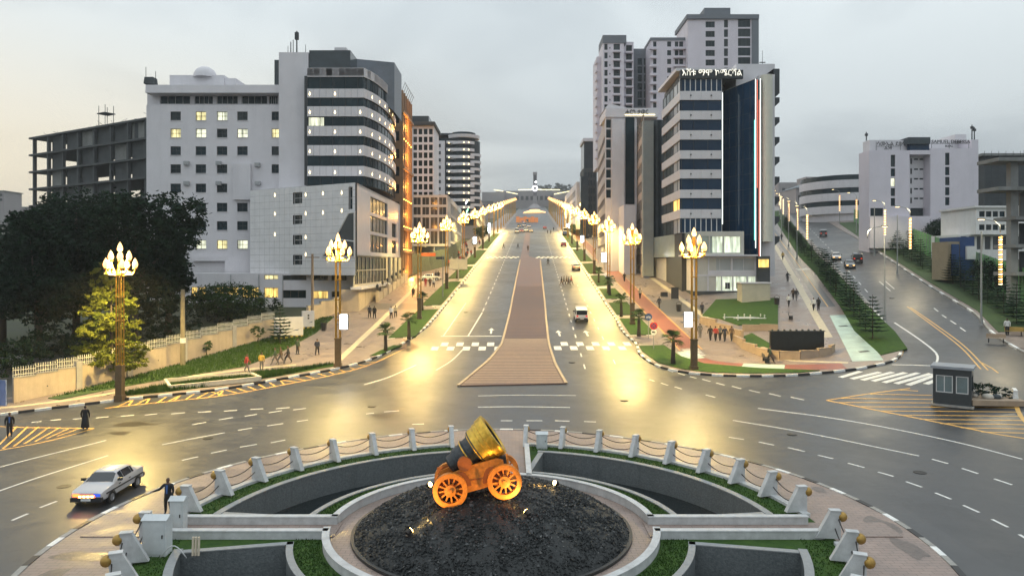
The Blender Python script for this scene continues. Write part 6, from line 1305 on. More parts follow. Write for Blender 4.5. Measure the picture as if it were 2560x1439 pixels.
# ---------------------------------------------------------------- twin apartment towers high behind
WR2 = M('pale_lilac_tower', (.66, .62, .68), .75, .05, .3, stain=.15); WG2 = M('slate_tower_render', (.15, .165, .19), .7, .08, .4)
X1 = bld('apartment_tower', 'pale apartment tower with stacked balconies, left of the taller tower', 1540, 215); da = 214
front(X1, da, 1507, 1560, 96, 420, [(u0, v, u1, v + 15) for v in [110 + 21.6 * k for k in range(12)] for u0, u1 in ((1511, 1519), (1534, 1550))], WR2, c=2, r=1, fr=FRD, bodyd=10); pbox(X1, 'roof_band', da - .2, da + 10, 1507, 1566, 88, 108, WG2)
for k in range(12): pbox(X1, 'balcony', da - 1, da, 1533, 1552, 125.5 + 21.6 * k, 129.5 + 21.6 * k, WR2); pbox(X1, 'vent', da - .08, da, 1523.5, 1526, 118 + 21.6 * k, 122 + 21.6 * k, FRD)
front(X1, da + 3, 1556, 1584, 105, 420, [(1565, v, 1580, v + 15) for v in [113 + 21.6 * k for k in range(12)]], WR2, c=2, r=1, fr=FRD, bodyd=8)
for k in range(12): pbox(X1, 'balcony', da + 1.6, da + 3, 1564, 1583, 128 + 21.6 * k, 132 + 21.6 * k, WR2)
pbox(X1, 'side_wing', da + 4, da + 14, 1492, 1508, 142, 420, WR2)
for k in range(12): pbox(X1, 'ledge', da + 3, da + 6, 1490, 1494, 152 + 21.6 * k, 157 + 21.6 * k, WR2)
front(X1, da + 8, 1584, 1630, 122, 420, [(u0, v, u0 + 11, v + 17) for v in [146 + 20.5 * k for k in range(9)] for u0 in (1594, 1610)], WG2, c=1, r=1, fr=FRD, bodyd=6)
X2 = bld('apartment_tower', 'tallest pale apartment tower standing behind the commercial tower', 1790, 215)
front(X2, da, 1627, 1720, 100, 420, [(u0, v, u1, v + 13) for v in [104 + 21.8 * k for k in range(10)] for u0, u1 in ((1633, 1641), (1668, 1678), (1687, 1696), (1698, 1708))], WR2, c=2, r=2, fr=FRD, bodyd=10); pbox(X2, 'roof_band', da - .2, da + 10, 1626, 1721, 94, 101, WG2)
for k in range(10): pbox(X2, 'balcony', da - 1.1, da, 1685, 1719, 119 + 21.8 * k, 122.5 + 21.8 * k, WR2); pbox(X2, 'balcony', da - 1.1, da, 1625, 1642, 119 + 21.8 * k, 123 + 21.8 * k, WR2)
front(X2, da - 3, 1719, 1896, 46, 420, [(u0, v, u1, v + h_) for k in range(9) for u0, u1, v, h_ in ((1764, 1787, 54 + 23.8 * k, 15), (1810, 1820, 50 + 23.8 * k, 19), (1845, 1876, 44 + 23.8 * k + 4, 20))], WR2, c=3, r=1, fr=FRD, bodyd=14); pbox(X2, 'roof_slab', da - 3.6, da + 12, 1717, 1898, 36, 47, WG2); pbox(X2, 'roof_room', da, da + 9, 1761, 1826, 20, 37, WG2); pbox(X2, 'end_panel', da - 3.3, da - 2.9, 1880, 1897, 46.5, 420, WG2)
# ---------------------------------------------------------------- further right-hand side of the avenue
Y1 = bld('office_building', 'dark stepped glass building farthest along the right of the avenue', 1470, 265)
front(Y1, 262, 1459, 1492, 420, 620, [(1462 + i * 7, 430 + j * 20, 1467.5 + i * 7, 444 + j * 20) for i in range(4) for j in range(9)], CONCD, c=1, r=1, glass=GLG, fr=FRD, bodyd=14); pbox(Y1, 'upper_block', 264, 276, 1460, 1492, 352, 421, GLG); pbox(Y1, 'roof_slab', 263, 277, 1458, 1492, 345, 353, WALLW); pbox(Y1, 'front_block', 258, 262, 1452, 1470, 440, 620, GLG)
Y2 = bld('shop_row', 'pale low shops along the right pavement beyond the blade wall block', 1440, 300)
facade(Y2, (24.5, 330, gz(25, 330) - 3), R(-90) , 60, 18, [(1 + i * 5, 5 + j * 4, 5 + i * 5, 7.5 + j * 4) for i in range(11) for j in range(3)], WALLW, c=2, r=1, glass=GLG, bodyd=8)
Y3 = bld('shop_row', 'hazy pale buildings along the left of the avenue beyond the round building', 1225, 330)
facade(Y3, (-13.5, 270, gz(-14, 270) - 2), R(90), 120, 20, [(1 + i * 6, 5 + j * 4, 5.5 + i * 6, 7.5 + j * 4) for i in range(19) for j in range(3)], STN, c=2, r=1, glass=GLG, bodyd=8)
# ---------------------------------------------------------------- block with roof lettering, right
Z1 = bld('office_block', 'pale lilac block with lettering on the roof and two slit window columns', 2300, 150); dz = 150
px = [(2227, v0, 2238, v1) for v0, v1 in ((387, 417), (421, 441), (445, 466), (470, 490), (495, 515))] + [(2363, v0, 2374, v1) for v0, v1 in ((382, 413), (417, 438), (442, 463), (468, 488), (493, 513))]
front(Z1, dz, 2173, 2274, 376, 640, px[:5] + [(2176, 520, 2208, 540)], WR2, {2: LITW}, c=1, r=1, fr=FRD, bodyd=4.5); front(Z1, dz, 2326, 2430, 371, 640, px[5:], WR2, c=1, r=1, fr=FRD, bodyd=18)
front(Z1, dz + 2.5, 2274, 2326, 384, 640, [(u0, v, u1, v + h_) for v in (396, 421, 445, 470, 494) for u0, u1, h_ in ((2276, 2280, 14), (2314, 2319, 14), (2285, 2296, 4), (2299, 2312, 4))] + [(2276, 520, 2324, 540)], WALLW, c=1, r=1, fr=FRD, bodyd=12); pbox(Z1, 'stair_roof', dz - .3, dz + 10, 2271, 2326, 343, 360, GLG); pbox(Z1, 'stair_glazing', dz + .3, dz + 10, 2275, 2323, 359.5, 376, GLB); pbox(Z1, 'stair_lintel', dz - .1, dz + 6, 2274, 2326, 375.5, 386, WR2)
pbox(Z1, 'east_wall', dz + .5, dz + 18, 2429, 2446, 349, 640, WR2); pbox(Z1, 'roof_room', dz + 1.5, dz + 4.4, 2174, 2275, 350, 378, WALLW); pbox(Z1, 'roof_room', dz + 4, dz + 10, 2388, 2416, 336, 352, WALLW); pbox(Z1, 'roof_wall', dz + 5, dz + 14, 2322, 2430, 350, 373, WALLW)
pbox(Z1, 'west_wing', dz + 1, dz + 5, 2172, 2174.5, 390, 640, M('grey_blue_render', (.16, .19, .21), .6, .1, .6)); pbox(Z1, 'low_wall', dz - 1, dz, 2175, 2330, 540, 620, WR2)
DL = MATS['dark_letters']; text(Z1, 'ሳሙኤል ደበሳ', (fx(2193, dz), dz + .2, fz(364, dz)), 1.15, DL); text(Z1, 'ሕንፃ', (fx(2212, dz), dz + .2, fz(374, dz)), .95, DL); text(Z1, 'SAMUEL DEBESSA', (fx(2330, dz), dz + .2, fz(358, dz)), 1.05, DL); text(Z1, 'BLDG', (fx(2364, dz), dz + .2, fz(367.5, dz)), .65, DL)
b = MB()
for u in (2193, 2254, 2332, 2376, 2425): b.cyl((fx(u, dz), dz + .4, fz(378, dz)), (fx(u, dz), dz + .4, fz(354, dz)), .05, .05, 4)
b.tube([(fx(2193, dz), dz + .4, fz(365, dz)), (fx(2254, dz), dz + .4, fz(365, dz))], .04, 4); b.tube([(fx(2332, dz), dz + .4, fz(359, dz)), (fx(2425, dz), dz + .4, fz(358, dz))], .04, 4); part(Z1, 'sign_frame', b, FRD)
b = MB()
for u, v0, v1 in ((2166, 330, 352), (2430, 312, 350), (2436, 318, 350)): b.cyl((fx(u, 155), 155, fz(v1, 155)), (fx(u, 155), 155, fz(v0, 155)), .14, .1, 5); b.box(fx(u - 3, 155), 154.8, fz(v0 + 10, 155), fx(u + 3, 155), 155.2, fz(v0 + 4, 155))
part(Z1, 'antenna', b, FRD)
b = MB(); b.tube([(fx(2172, 153.5) - .1, 154.5, fz(418, 154)), (fx(2172, 153.5) - .1, 153.5, fz(415, 153.5)), (fx(2172, 153.5) - .1, 153.5, fz(540, 153.5))], .1, 5); part(Z1, 'light_strip', b, STRL)
# ---------------------------------------------------------------- other right-hand buildings
Q1 = bld('curved_building', 'low pale curved building behind the string-lit posts', 2090, 235)
for k in range(3): b = MB(); b.lathe([(0, 0), (15, 0), (15, 2.6), (0, 2.6)], 40); part(Q1, 'wall_band', b, WALLW, (fx(2130, 245), 250, fz(540, 235) + 1 + k * 4.3)); b = MB(); b.lathe([(14.6, 2.6), (14.6, 4.3)], 40); part(Q1, 'window_band', b, GLD_, (fx(2130, 245), 250, fz(540, 235) + 1 + k * 4.3))
b = MB(); b.lathe([(0, 0), (14, 0), (14, 8), (0, 8)], 40); part(Q1, 'base', b, WALLW, (fx(2130, 245), 250, fz(540, 235) - 7))
Q2 = bld('hill_building', 'grey hipped building with a square turret on the far right hill', 2030, 300)
pbox(Q2, 'wall', 300, 318, 1990, 2042, 470, 560, STN); b = MB(); x0, x1 = fx(1988, 300), fx(2044, 300); zz = fz(470, 300); b.add([(x0, 299, zz), (x1, 299, zz), (x1, 320, zz), (x0, 320, zz), ((x0 + x1) / 2, 305, zz + 2.2)], [(0, 1, 4), (1, 2, 4), (2, 3, 4), (3, 0, 4)]); part(Q2, 'roof', b, M('slate_roof', (.14, .16, .18), .6, .15, .6)); pbox(Q2, 'turret', 322, 332, 2014, 2042, 442, 480, STN)
for k in range(4): pbox(Q2, 'window', 299.8, 300, 1996 + k * 11, 2002 + k * 11, 488, 500, FRD)
Q3 = bld('hill_building', 'long hazy hillside building on the far right skyline', 2080, 420)
pbox(Q3, 'wall', 420, 440, 1946, 2160, 456, 540, STN); pbox(Q3, 'upper_wall', 440, 455, 2050, 2160, 446, 470, STN)
for k in range(12): pbox(Q3, 'window', 419.7, 420, 1956 + k * 16, 1963 + k * 16, 470, 477, FRD)
Q4 = bld('white_building', 'white two-storey building with rounded front beside the concrete frame', 2460, 125); WH = M('bright_white_render', (.74, .73, .72), .65, .05, .6, stain=.25)
qa, qb = (fx(2389, 132), 132.0), (fx(2440, 122), 122.0); ql = math.hypot(qb[0] - qa[0], qb[1] - qa[1]); qr = math.atan2(qb[1] - qa[1], qb[0] - qa[0]); zq0 = fz(586, 127)
facade(Q4, (*qa, zq0), qr, ql, fz(523, 125) - zq0, [(.7 + i * 1.05, 1.4, 1.1 + i * 1.05, 2.9) for i in range(5)], WH, c=1, r=1, fr=FRD, caps=False)
front(Q4, 122, 2440, 2600, 518, 586, [(2448 + i * 17, v, 2462 + i * 17, v + 14) for i in range(7) for v in (528, 561)], WH, c=1, r=1, fr=FRD, bodyd=10); pbox(Q4, 'roof_edge', 121.6, 132, 2438, 2602, 514, 519, WH); front(Q4, 123.5, 2396, 2600, 586, 690, [(2402 + i * 20, 590, 2418 + i * 20, 624) for i in range(9)], WH, c=1, r=1, glass=GLG, bodyd=8)
Q5 = bld('unfinished_building', 'bare concrete frame building at the right edge of the photograph', 2545, 88); dq = 86
for v in (393, 466, 540, 610, 680): pbox(Q5, 'floor_slab', dq - 1, dq + 3, 2497 if v < 500 else 2540, 2640, v, v + 9, CONC)
for u in (2527, 2590): pbox(Q5, 'column', dq, dq + .8, u, u + 19, 400, 760, CONC); pbox(Q5, 'column', dq + 8, dq + 8.8, u, u + 19, 400, 760, CONC)
for k, (v0, v1) in enumerate(((475, 540), (550, 612), (620, 690))): pbox(Q5, 'infill_panel', dq + 2, dq + 2.2, 2550, 2640, v0 + 8, v1, CONCD if k else CONC)
b = MB()
for k in range(14): b.cyl((fx(2560 + k * 4, dq), dq, fz(395, dq)), (fx(2560 + k * 4, dq), dq, fz(375 - (k % 3) * 8, dq)), .03, .03, 4)
part(Q5, 'reinforcing_bars', b, CONCD)
Q6 = bld('unfinished_building', 'dark netted building behind the white rounded building', 2510, 170)
pbox(Q6, 'wall', 168, 185, 2462, 2640, 388, 640, CONCD); pbox(Q6, 'roof_slab', 167, 186, 2456, 2640, 383, 389, CONC); b = MB()
for k in range(12): b.cyl((fx(2458, 167), 166.6, fz(640 - k * 21, 167)), (fx(2600, 167), 166.6, fz(640 - k * 21, 167)), .05, .05, 4)
for k in range(8): b.cyl((fx(2458 + k * 18, 167), 166.6, fz(640, 167)), (fx(2458 + k * 18, 167), 166.6, fz(378, 167)), .05, .05, 4)
part(Q6, 'scaffold', b, CONCD)
Q7 = bld('site_shed', 'blue site shed behind the green fence with a white cabinet on its wall', 2410, 104); BLU = M('blue_metal_sheet', (.02, .06, .18), .5, .1, 1)
pbox(Q7, 'shed_body', 104, 109, 2400, 2436, 592, 700, BLU); pbox(Q7, 'door', 103.8, 104, 2380, 2398, 610, 690, BLU); pbox(Q7, 'frame', 104.1, 108, 2369, 2402, 604, 700, M('tan_board', (.35, .28, .18), .7, .1, 1)); pbox(Q7, 'cabinet', 103.6, 104, 2418, 2440, 615, 648, WH)
# skyline beyond
for i, (u0, u1, v0, d_, lab) in enumerate(((-40, 10, 478, 330, 'tall thin hazy block at the left edge of the skyline'), (20, 80, 520, 360, 'low hazy block left of the unfinished frame'), (1206, 1232, 505, 480, 'low hazy block far up the left of the avenue'), (1395, 1450, 500, 520, 'low hazy block far up the right of the avenue'))):
    t = bld('far_building', lab, (u0 + u1) / 2, d_, group='far skyline blocks'); pbox(t, 'wall', d_, d_ + 12, u0, u1, v0, 560, STN); pbox(t, 'roof', d_ - .4, d_ + 12.4, u0 - 1, u1 + 1, v0 - 2, v0, CONC)
    for a in range(3):
        for c_ in range(2): w = (u1 - u0) / 3; pbox(t, 'window', d_ - .2, d_, u0 + w * (a + .3), u0 + w * (a + .7), v0 + 6 + c_ * 12, v0 + 12 + c_ * 12, FRD)
# ================================================================== walls, fences and signs on the left
WCR = M('cream_plaster_wall', (.46, .38, .29), .8, .14, .6, .2, 6, stain=.5); PIL = M('grey_pillar_plaster', (.36, .35, .34), .8, .12, 1, stain=.4)
bw = thing('boundary_wall', 'long cream boundary wall topped by white pickets below the dark trees', 'wall', (-36, 66.8, gz(-36, 66.8)))
wl = [Vector(p) for p in ((-40.9, 58.3), (-38.2, 62.6), (-36, 66.8), (-33.6, 72.8), (-31.2, 79.6), (-28.8, 86.3))]; pk = MB()
for a, c in zip(wl, wl[1:]):
    n = 3; r = math.atan2(c.y - a.y, c.x - a.x)
    for i in range(n):
        p, q = a.lerp(c, i / n), a.lerp(c, (i + 1) / n); L = (q - p).length; z = min(gz(*p), gz(*q)) + .1; zt2 = max(gz(*p), gz(*q)) + 2.0
        b = MB(); b.box(0, -.12, -.3, L, .12, zt2 - z); part(bw, 'wall_panel', b, WCR, (p.x, p.y, z), r); b = MB(); b.box(0, -.17, 0, L - .005, .17, .08); part(bw, 'coping', b, KG, (p.x, p.y, zt2), r)
        if i == 1: b = MB(); b.cyl((L / 2, -.125, .9), (L / 2, -.135, .9), .06, .06, 8); part(bw, 'weep_hole', b, FRD, (p.x, p.y, z), r)
        k = 0
        while k < L:
            o = p + (q - p).normalized() * k; pk.cyl((o.x, o.y, zt2 + .08), (o.x, o.y, zt2 + .78), .03, .03, 4); pk.add([(o.x - .05, o.y, zt2 + .78), (o.x, o.y - .05, zt2 + .78), (o.x + .05, o.y, zt2 + .78), (o.x, o.y + .05, zt2 + .78), (o.x, o.y, zt2 + .95)], [(0, 1, 4), (1, 2, 4), (2, 3, 4), (3, 0, 4)]); k += .19
        for zz in (.25, .62): pk.tube([(p.x, p.y, zt2 + zz), (q.x, q.y, zt2 + zz)], .03, 4)
o = part(bw, 'picket_fence', pk, M('pale_picket_paint', (.55, .54, .47), .6, .1, 3)); o['kind'] = 'stuff'
for p in wl[1:5]: b = MB(); b.box(-.25, -.25, -.3, .25, .25, 2.5); part(bw, 'pillar', b, PIL, (p.x, p.y, gz(*p)), R(60))
t = thing('corrugated_gate', 'blue and white corrugated metal sheet at the left end of the cream wall', 'fence', (-42.6, 57.5, gz(-42, 57.5)))
for k in range(12): b = MB(); b.box(-2.4 + k * .35, -.05 - .06 * (k % 2), 0, -2.1 + k * .35, 0, 2.2); link('sheet', b.mesh('sheet', M('blue_sheet_metal', (.16, .22, .42), .4, .15, 2) if k % 3 else M('white_sheet_metal', (.55, .56, .58), .4, .1, 2)), t)
w2 = thing('boundary_wall', 'low beige wall running up the pavement to the hotel corner', 'wall', (-27, 96, gz(-27, 96)))
for a, c in (((-26.9, 93.5), (-26.3, 97.5)), ((-26.3, 97.5), (-25.4, 101)), ((-25.4, 101), (-24.6, 104))):
    a, c = Vector(a), Vector(c); L = (c - a).length; r = math.atan2(c.y - a.y, c.x - a.x); b = MB(); b.box(0, -.15, -.4, L, .15, 2.3); part(w2, 'wall_panel', b, WCR, (a.x, a.y, gz(*a) + .1), r); b = MB(); b.box(0, -.2, 0, L, .2, .1); part(w2, 'coping', b, KG, (a.x, a.y, gz(*a) + 2.4), r)
for k in range(5): b = MB(); y = 103 + k * 5; b.box(-1.4, 0, -2, 1.4, 4.8, 8.5 - gz(-23, y) if k < 4 else 1.6); part(H, 'base_block', b, WCR, (-23.6, y, gz(-23, y)))
w3 = thing('lantern_wall', 'low beige wall with small dark lanterns beside the hotel entrance', 'wall', (-20.9, 128, gz(-21, 128)))
for k in range(7):
    y = 112 + k * 4.2; b = MB(); b.box(-.15, 0, -.4, .15, 4.1, 1.5); part(w3, 'wall_panel', b, WCR, (-21.2 + k * .06, y, gz(-21, y + 2))); b = MB(); b.box(-.22, -.22, -.3, .22, .22, 1.9); part(w3, 'pillar', b, WCR, (-21.2 + k * .06, y, gz(-21, y))); b = MB(); b.cyl((0, 0, 1.9), (0, 0, 2.3), .04, .04, 6); b.lathe([(.05, 2.3), (.17, 2.35), (.2, 2.7), (.25, 2.75), (.02, 3.0)], 8); part(w3, 'lantern', b, FRD, (-21.2 + k * .06, y, gz(-21, y)))
def gate_sign(u, v, w, h, lab, rot):
    p = at(u, v, .14); t = thing('gate_sign', lab, 'sign', p, rot); b = MB(); b.box(-w / 2, -.2, .3, w / 2, .2, h); link('panel', b.mesh('panel', M('white_sign_panel', (.62, .61, .62), .5, .06, 1, stain=.2)), t); n = int(w / .3)
    for k in range(n): b = MB(); b.box(-w / 2 + k * w / n, -.24, 0, -w / 2 + (k + 1) * w / n - .01, .24, .3); link('base_block', b.mesh('base_block', KB if k % 2 else M('yellow_block_paint', (.5, .38, .08), .6, .1, 3)), t)
    b = MB(); b.box(-.1, -.22, h * .55, .12, -.201, h * .65); b.box(-.1, -.22, h * .70, .12, -.201, h * .8); link('lettering', b.mesh('lettering', FRD), t); b = MB(); b.add([(0, -.21, h * .35), (w * .35, -.21, h * .42), (w * .46, -.21, h * .52), (w * .3, -.21, h * .36)], [(0, 1, 2, 3)]); link('blue_swoosh', b.mesh('blue_swoosh', BLU), t)
gate_sign(722, 845, 3.3, 2.5, 'wide white gate sign with blue swoosh and striped base', R(33)); gate_sign(770, 822, 1.5, 2.3, 'narrow white gate sign with striped base beside the wooden pole', R(30))
def pole(u, v, h, r, lab, mat, arm=False):
    p = at(u, v, .1); t = thing('utility_pole', lab, 'pole', p); b = MB(); b.cyl((0, 0, -.3), (0, 0, h), r, r * .75, 10); link('shaft', b.mesh('shaft', mat, True, 40), t); b = MB(); b.box(-.9, -.06, h - .5, .9, .06, h - .38) if arm else b.cyl((0, 0, h * .3), (0, 0, h * .3 + .5), r * 1.08, r * 1.08, 10); link('crossarm' if arm else 'poster_band', b.mesh('crossarm', mat if arm else KW), t)
pole(457, 914, 7.6, .26, 'thick grey concrete pole standing on the bank beside the wall', M('tan_concrete_pole', (.22, .19, .13), .8, .15, 2)); pole(781, 818, 9.4, .2, 'tall weathered wooden pole beside the white gate signs', M('weathered_timber', (.26, .19, .13), .8, .2, 2, stain=.4), True)
def bin_(u, v, lab):
    t = thing('litter_bin', lab, 'bin', at(u, v, .14)); b = MB(); b.lathe([(0, 0), (.26, 0), (.32, .9), (.34, .95), (.3, .98)], 12); link('bin_body', b.mesh('bin_body', BLK, True, 40), t); b = MB(); b.tube([(-.34, 0, .1), (-.36, 0, 1.2), (0, 0, 1.4), (.36, 0, 1.2), (.34, 0, .1)], .03, 5); link('frame', b.mesh('frame', BLK), t)
bin_(809, 826, 'black litter bin by the beige wall near the gate signs'); bin_(1697, 778, 'black litter bin on the tower plaza beside the driveway'); bin_(1942, 762, 'black litter bin at the edge of the side pavement')
# planter frame in the roadside hedge
t = thing('planter_box', 'long cream planter frame lying in the roadside grass', 'planter', at(530, 958, .2)); c4 = [at(u, v, .2) for u, v in ((425, 974), (650, 951), (628, 941), (413, 957))]; CRMP = M('cream_planter', (.55, .5, .4), .7, .1, 2)
for a, c in zip(c4, c4[1:] + c4[:1]):
    dd = c - a; L = dd.length; r = math.atan2(dd.y, dd.x); b = MB(); b.box(0, -.12, 0, L, .12, .4); o = part(t, 'planter_side', b, CRMP, a, 0); o.rotation_euler = (0, -math.atan2(dd.z, math.hypot(dd.x, dd.y)), r)
b = MB(); b.add([tuple(c + Vector((0, 0, .12))) for c in c4], [(0, 1, 2, 3)]); part(t, 'soil', b, EARTH)
# billboard seen from behind, tall sign post
p = at(1146, 700, .14); t = thing('billboard', 'pale rectangular billboard on a post beside the avenue lawn', 'billboard', p, R(4)); b = MB(); b.cyl((0, 0, -.2), (0, 0, 3.2), .14, .14, 8); link('post', b.mesh('post', PGREY), t); b = MB(); b.box(-1.75, -.12, 2.2, 1.75, .12, 4.1); link('board', b.mesh('board', M('pale_board', (.42, .40, .36), .6, .1, 1)), t); b = MB(); b.box(-1.8, -.14, 2.1, 1.8, .14, 2.2); b.box(-1.8, -.14, 4.1, 1.8, .14, 4.2); link('frame', b.mesh('frame', PGREY), t)
p = at(1107, 742, .2); t = thing('sign_post', 'tall slim grey post beside the fourth lamp on the left kerb', 'post', p); b = MB(); b.cyl((0, 0, 0), (0, 0, 7), .08, .06, 8); link('post', b.mesh('post', PGREY), t); b = MB(); b.box(-1.1, -.04, 6.2, .2, .04, 6.6); link('plate', b.mesh('plate', FRD), t)
# round signs on the right pavement
def round_sign(u, v, h, face, lab, extra=None):
    t = thing('road_sign', lab, 'road sign', at(u, v, .18)); b = MB(); b.cyl((0, 0, 0), (0, 0, h), .04, .04, 8); link('post', b.mesh('post', PGREY), t); b = MB(); b.cyl((0, -.05, h - .35), (0, -.08, h - .35), .42, .42, 24); link('disc', b.mesh('disc', face), t)
    if extra == 'stop':
        b = MB(); b.lathe([(.30, .0), (.26, .012), (.26, 0)], 24, 0, (0, -.082, h - .35), (0, -1, 0)); b.lathe([(.26, .004), (0, .004)], 24, 1, (0, -.082, h - .35), (0, -1, 0)); m_ = b.mesh('symbol', [RCAR, BLU]); link('symbol', m_, t); b = MB()
        for s in (-1, 1): q = MB(); q.box(-.3, -.095, -.04, .3, -.088, .04); q.tf(Matrix.Translation((0, 0, h - .35)) @ Matrix.Rotation(s * R(45), 4, 'Y')); b.add(q.v, q.f)
        link('cross_bar', b.mesh('cross_bar', M('red_sign_paint', (.45, .02, .03), .4, 0)), t); b = MB(); b.cyl((0, -.05, h - 1.05), (0, -.07, h - 1.05), .32, .32, 20); link('plate', b.mesh('plate', KW), t); b = MB(); b.box(-.2, -.085, h - 1.12, .1, -.072, h - .95); b.box(.1, -.085, h - 1.12, .2, -.072, h - 1.02); link('truck_symbol', b.mesh('truck_symbol', BLK), t)
    else:
        b = MB(); b.lathe([(.13, .0), (.09, .0)], 14, 0, (-.15, -.085, h - .42), (0, -1, 0)); b.lathe([(.13, .0), (.09, .0)], 14, 0, (.15, -.085, h - .42), (0, -1, 0)); b.tube([(-.15, -.086, h - .42), (0, -.086, h - .22), (.15, -.086, h - .42)], .02, 4); link('bicycle_symbol', b.mesh('bicycle_symbol', KW), t)
round_sign(1634, 872, 2.9, M('red_sign_paint', (.45, .02, .03), .4, 0), 'red no-stopping sign with truck plate below on the right kerb', 'stop'); round_sign(1621, 846, 2.9, BLU, 'blue cycle path sign behind the red sign')
# ================================================================== tower plaza
lawn(P2([(1756, 792), (1790, 752), (1945, 748), (1945, 815), (1845, 816), (1800, 800)]), GRASS, .25, pav_r); PLW = M('beige_planter_wall', (.36, .27, .19), .75, .15, 1, stain=.3)
def low_wall(px_, h, w, lab, name='planter_wall', mat=PLW):
    q = [at(u, v, .14) for u, v in px_]; t = thing(name, lab, 'wall', q[0])
    for a, c in zip(q, q[1:]):
        dd = c - a; L = math.hypot(dd.x, dd.y); b = MB(); b.box(0, -w / 2, -.4, L, w / 2, h); part(t, 'wall_block', b, mat, (a.x, a.y, (a.z + c.z) / 2), math.atan2(dd.y, dd.x)); b = MB(); b.box(-.02, -w / 2 - .03, h, L + .02, w / 2 + .03, h + .06); part(t, 'coping', b, mat, (a.x, a.y, (a.z + c.z) / 2), math.atan2(dd.y, dd.x))
low_wall([(1752, 806), (1790, 822), (1830, 838), (1856, 850)], .9, .3, 'beige terrace wall beside the row of five walkers'); low_wall([(1836, 852), (1860, 872), (1890, 884), (1925, 900)], .8, .3, 'lower beige planter wall curving to the black panel'); low_wall([(1856, 828), (1900, 826), (1945, 826)], .7, .3, 'beige wall along the near edge of the plaza lawn'); lw([(1848, 848), (1880, 836), (1925, 862), (1925, 880), (1890, 880)], pav_r)
cw = [at(u, v) for u, v in ((1906, 884), (1918, 893), (1950, 898), (2000, 898), (2045, 893), (2075, 885), (2084, 876))]; low_wall([(1906, 884), (1918, 893), (1950, 898), (2000, 898), (2045, 893), (2075, 885), (2084, 876)], .75, .3, 'curved low stone wall in front of the black panel')
p = at(1992, 886, .14); t = thing('memorial_panel', 'large black panel standing behind the curved low wall on the corner', 'panel', p, R(2)); b = MB(); b.box(-2.75, -.15, .0, 2.75, .15, 2.35); link('panel', b.mesh('panel', M('black_stone_panel', (.008, .011, .012), .35, .4, 3, .4, 12)), t); b = MB(); b.box(-2.85, -.2, 2.35, 2.85, .2, 2.42); link('cap', b.mesh('cap', CONCD), t)
for k in range(9): b = MB(); b.box(-2.6 + k * .62, -.1, 2.42, -2.45 + k * .62, .1, 2.56); link('finial', b.mesh('finial', CONCD), t)
p = at(1884, 752, .14); t = thing('transformer_box', 'beige concrete box with overhanging lid on the plaza lawn', 'box', p); b = MB(); b.box(-2.05, -1.1, -.2, 2.05, 1.1, 2.55); link('body', b.mesh('body', M('beige_render_box', (.46, .43, .34), .7, .1, 1, stain=.3)), t); b = MB(); b.box(-2.2, -1.25, 2.55, 2.2, 1.25, 2.75); link('lid', b.mesh('lid', ALUP), t)
t = thing('fountain', 'small white pipe fountain set in the plaza lawn', 'fountain', at(1868, 800, .26)); FOU = M('pale_fountain_pipe', (.6, .6, .56), .5, .1, 3)
for x, y, L in ((-2.6, 1.6, 5.0), (-1.8, -.2, 4.2), (-1.2, .6, 3.0)): b = MB(); b.tube([(x, y, .25), (x + L, y + .2, .25)], .07, 6); link('pipe', b.mesh('pipe', FOU), t)
for x, y in ((-2.4, 1.6), (.2, 1.7), (2.3, 1.75), (-1.2, -.1), (.4, 0), (2.2, .0)): b = MB(); b.cyl((0, 0, 0), (0, 0, .55), .1, .06, 8); b.ball((0, 0, .6), .1, 8); link('nozzle', b.mesh('nozzle', FOU), t, (x, y, 0))
def bench(u, v, rot, lab, mat=BLK):
    t = thing('bench', lab, 'bench', at(u, v, .14), rot); b = MB()
    for k in range(4): b = MB(); b.box(-.8, -.25 + k * .13, .42, .8, -.15 + k * .13, .46); link('seat_slat', b.mesh('seat_slat', mat), t)
    for s in (-.6, .6): b = MB(); b.box(s - .05, -.22, 0, s + .05, .22, .42); link('leg', b.mesh('leg', BLK), t)
    b = MB(); b.box(-.8, .24, .5, .8, .28, .85); link('backrest', b.mesh('backrest', mat), t)
bench(1977, 798, R(70), 'dark bench on the side pavement near the lawn corner'); bench(2535, 838, R(-35), 'yellow wooden bench at the right edge by the far kerb', M('yellow_bench_timber', (.45, .30, .08), .6, .1, 4)); bench(2490, 856, R(-35), 'low dark bench beside the long-skirted person', PLW); bench(1915, 905, R(80), 'small bench behind the striding person by the curved wall')
for u, v, lab in ((1660, 742, 'dark planter tub at the tower side entrance'), (1687, 748, 'black information slab standing on the driveway edge')):
    t = thing('planter_tub' if 'tub' in lab else 'information_slab', lab, 'planter' if 'tub' in lab else 'slab', at(u, v, .14)); b = MB(); b.box(-.55, -.3, 0, .55, .3, .8 if 'tub' in lab else 1.9, taper=.03); link('body', b.mesh('body', BLK), t); b = MB(); b.box(-.6, -.35, -.02, .6, .35, .1); link('foot', b.mesh('foot', KG), t)
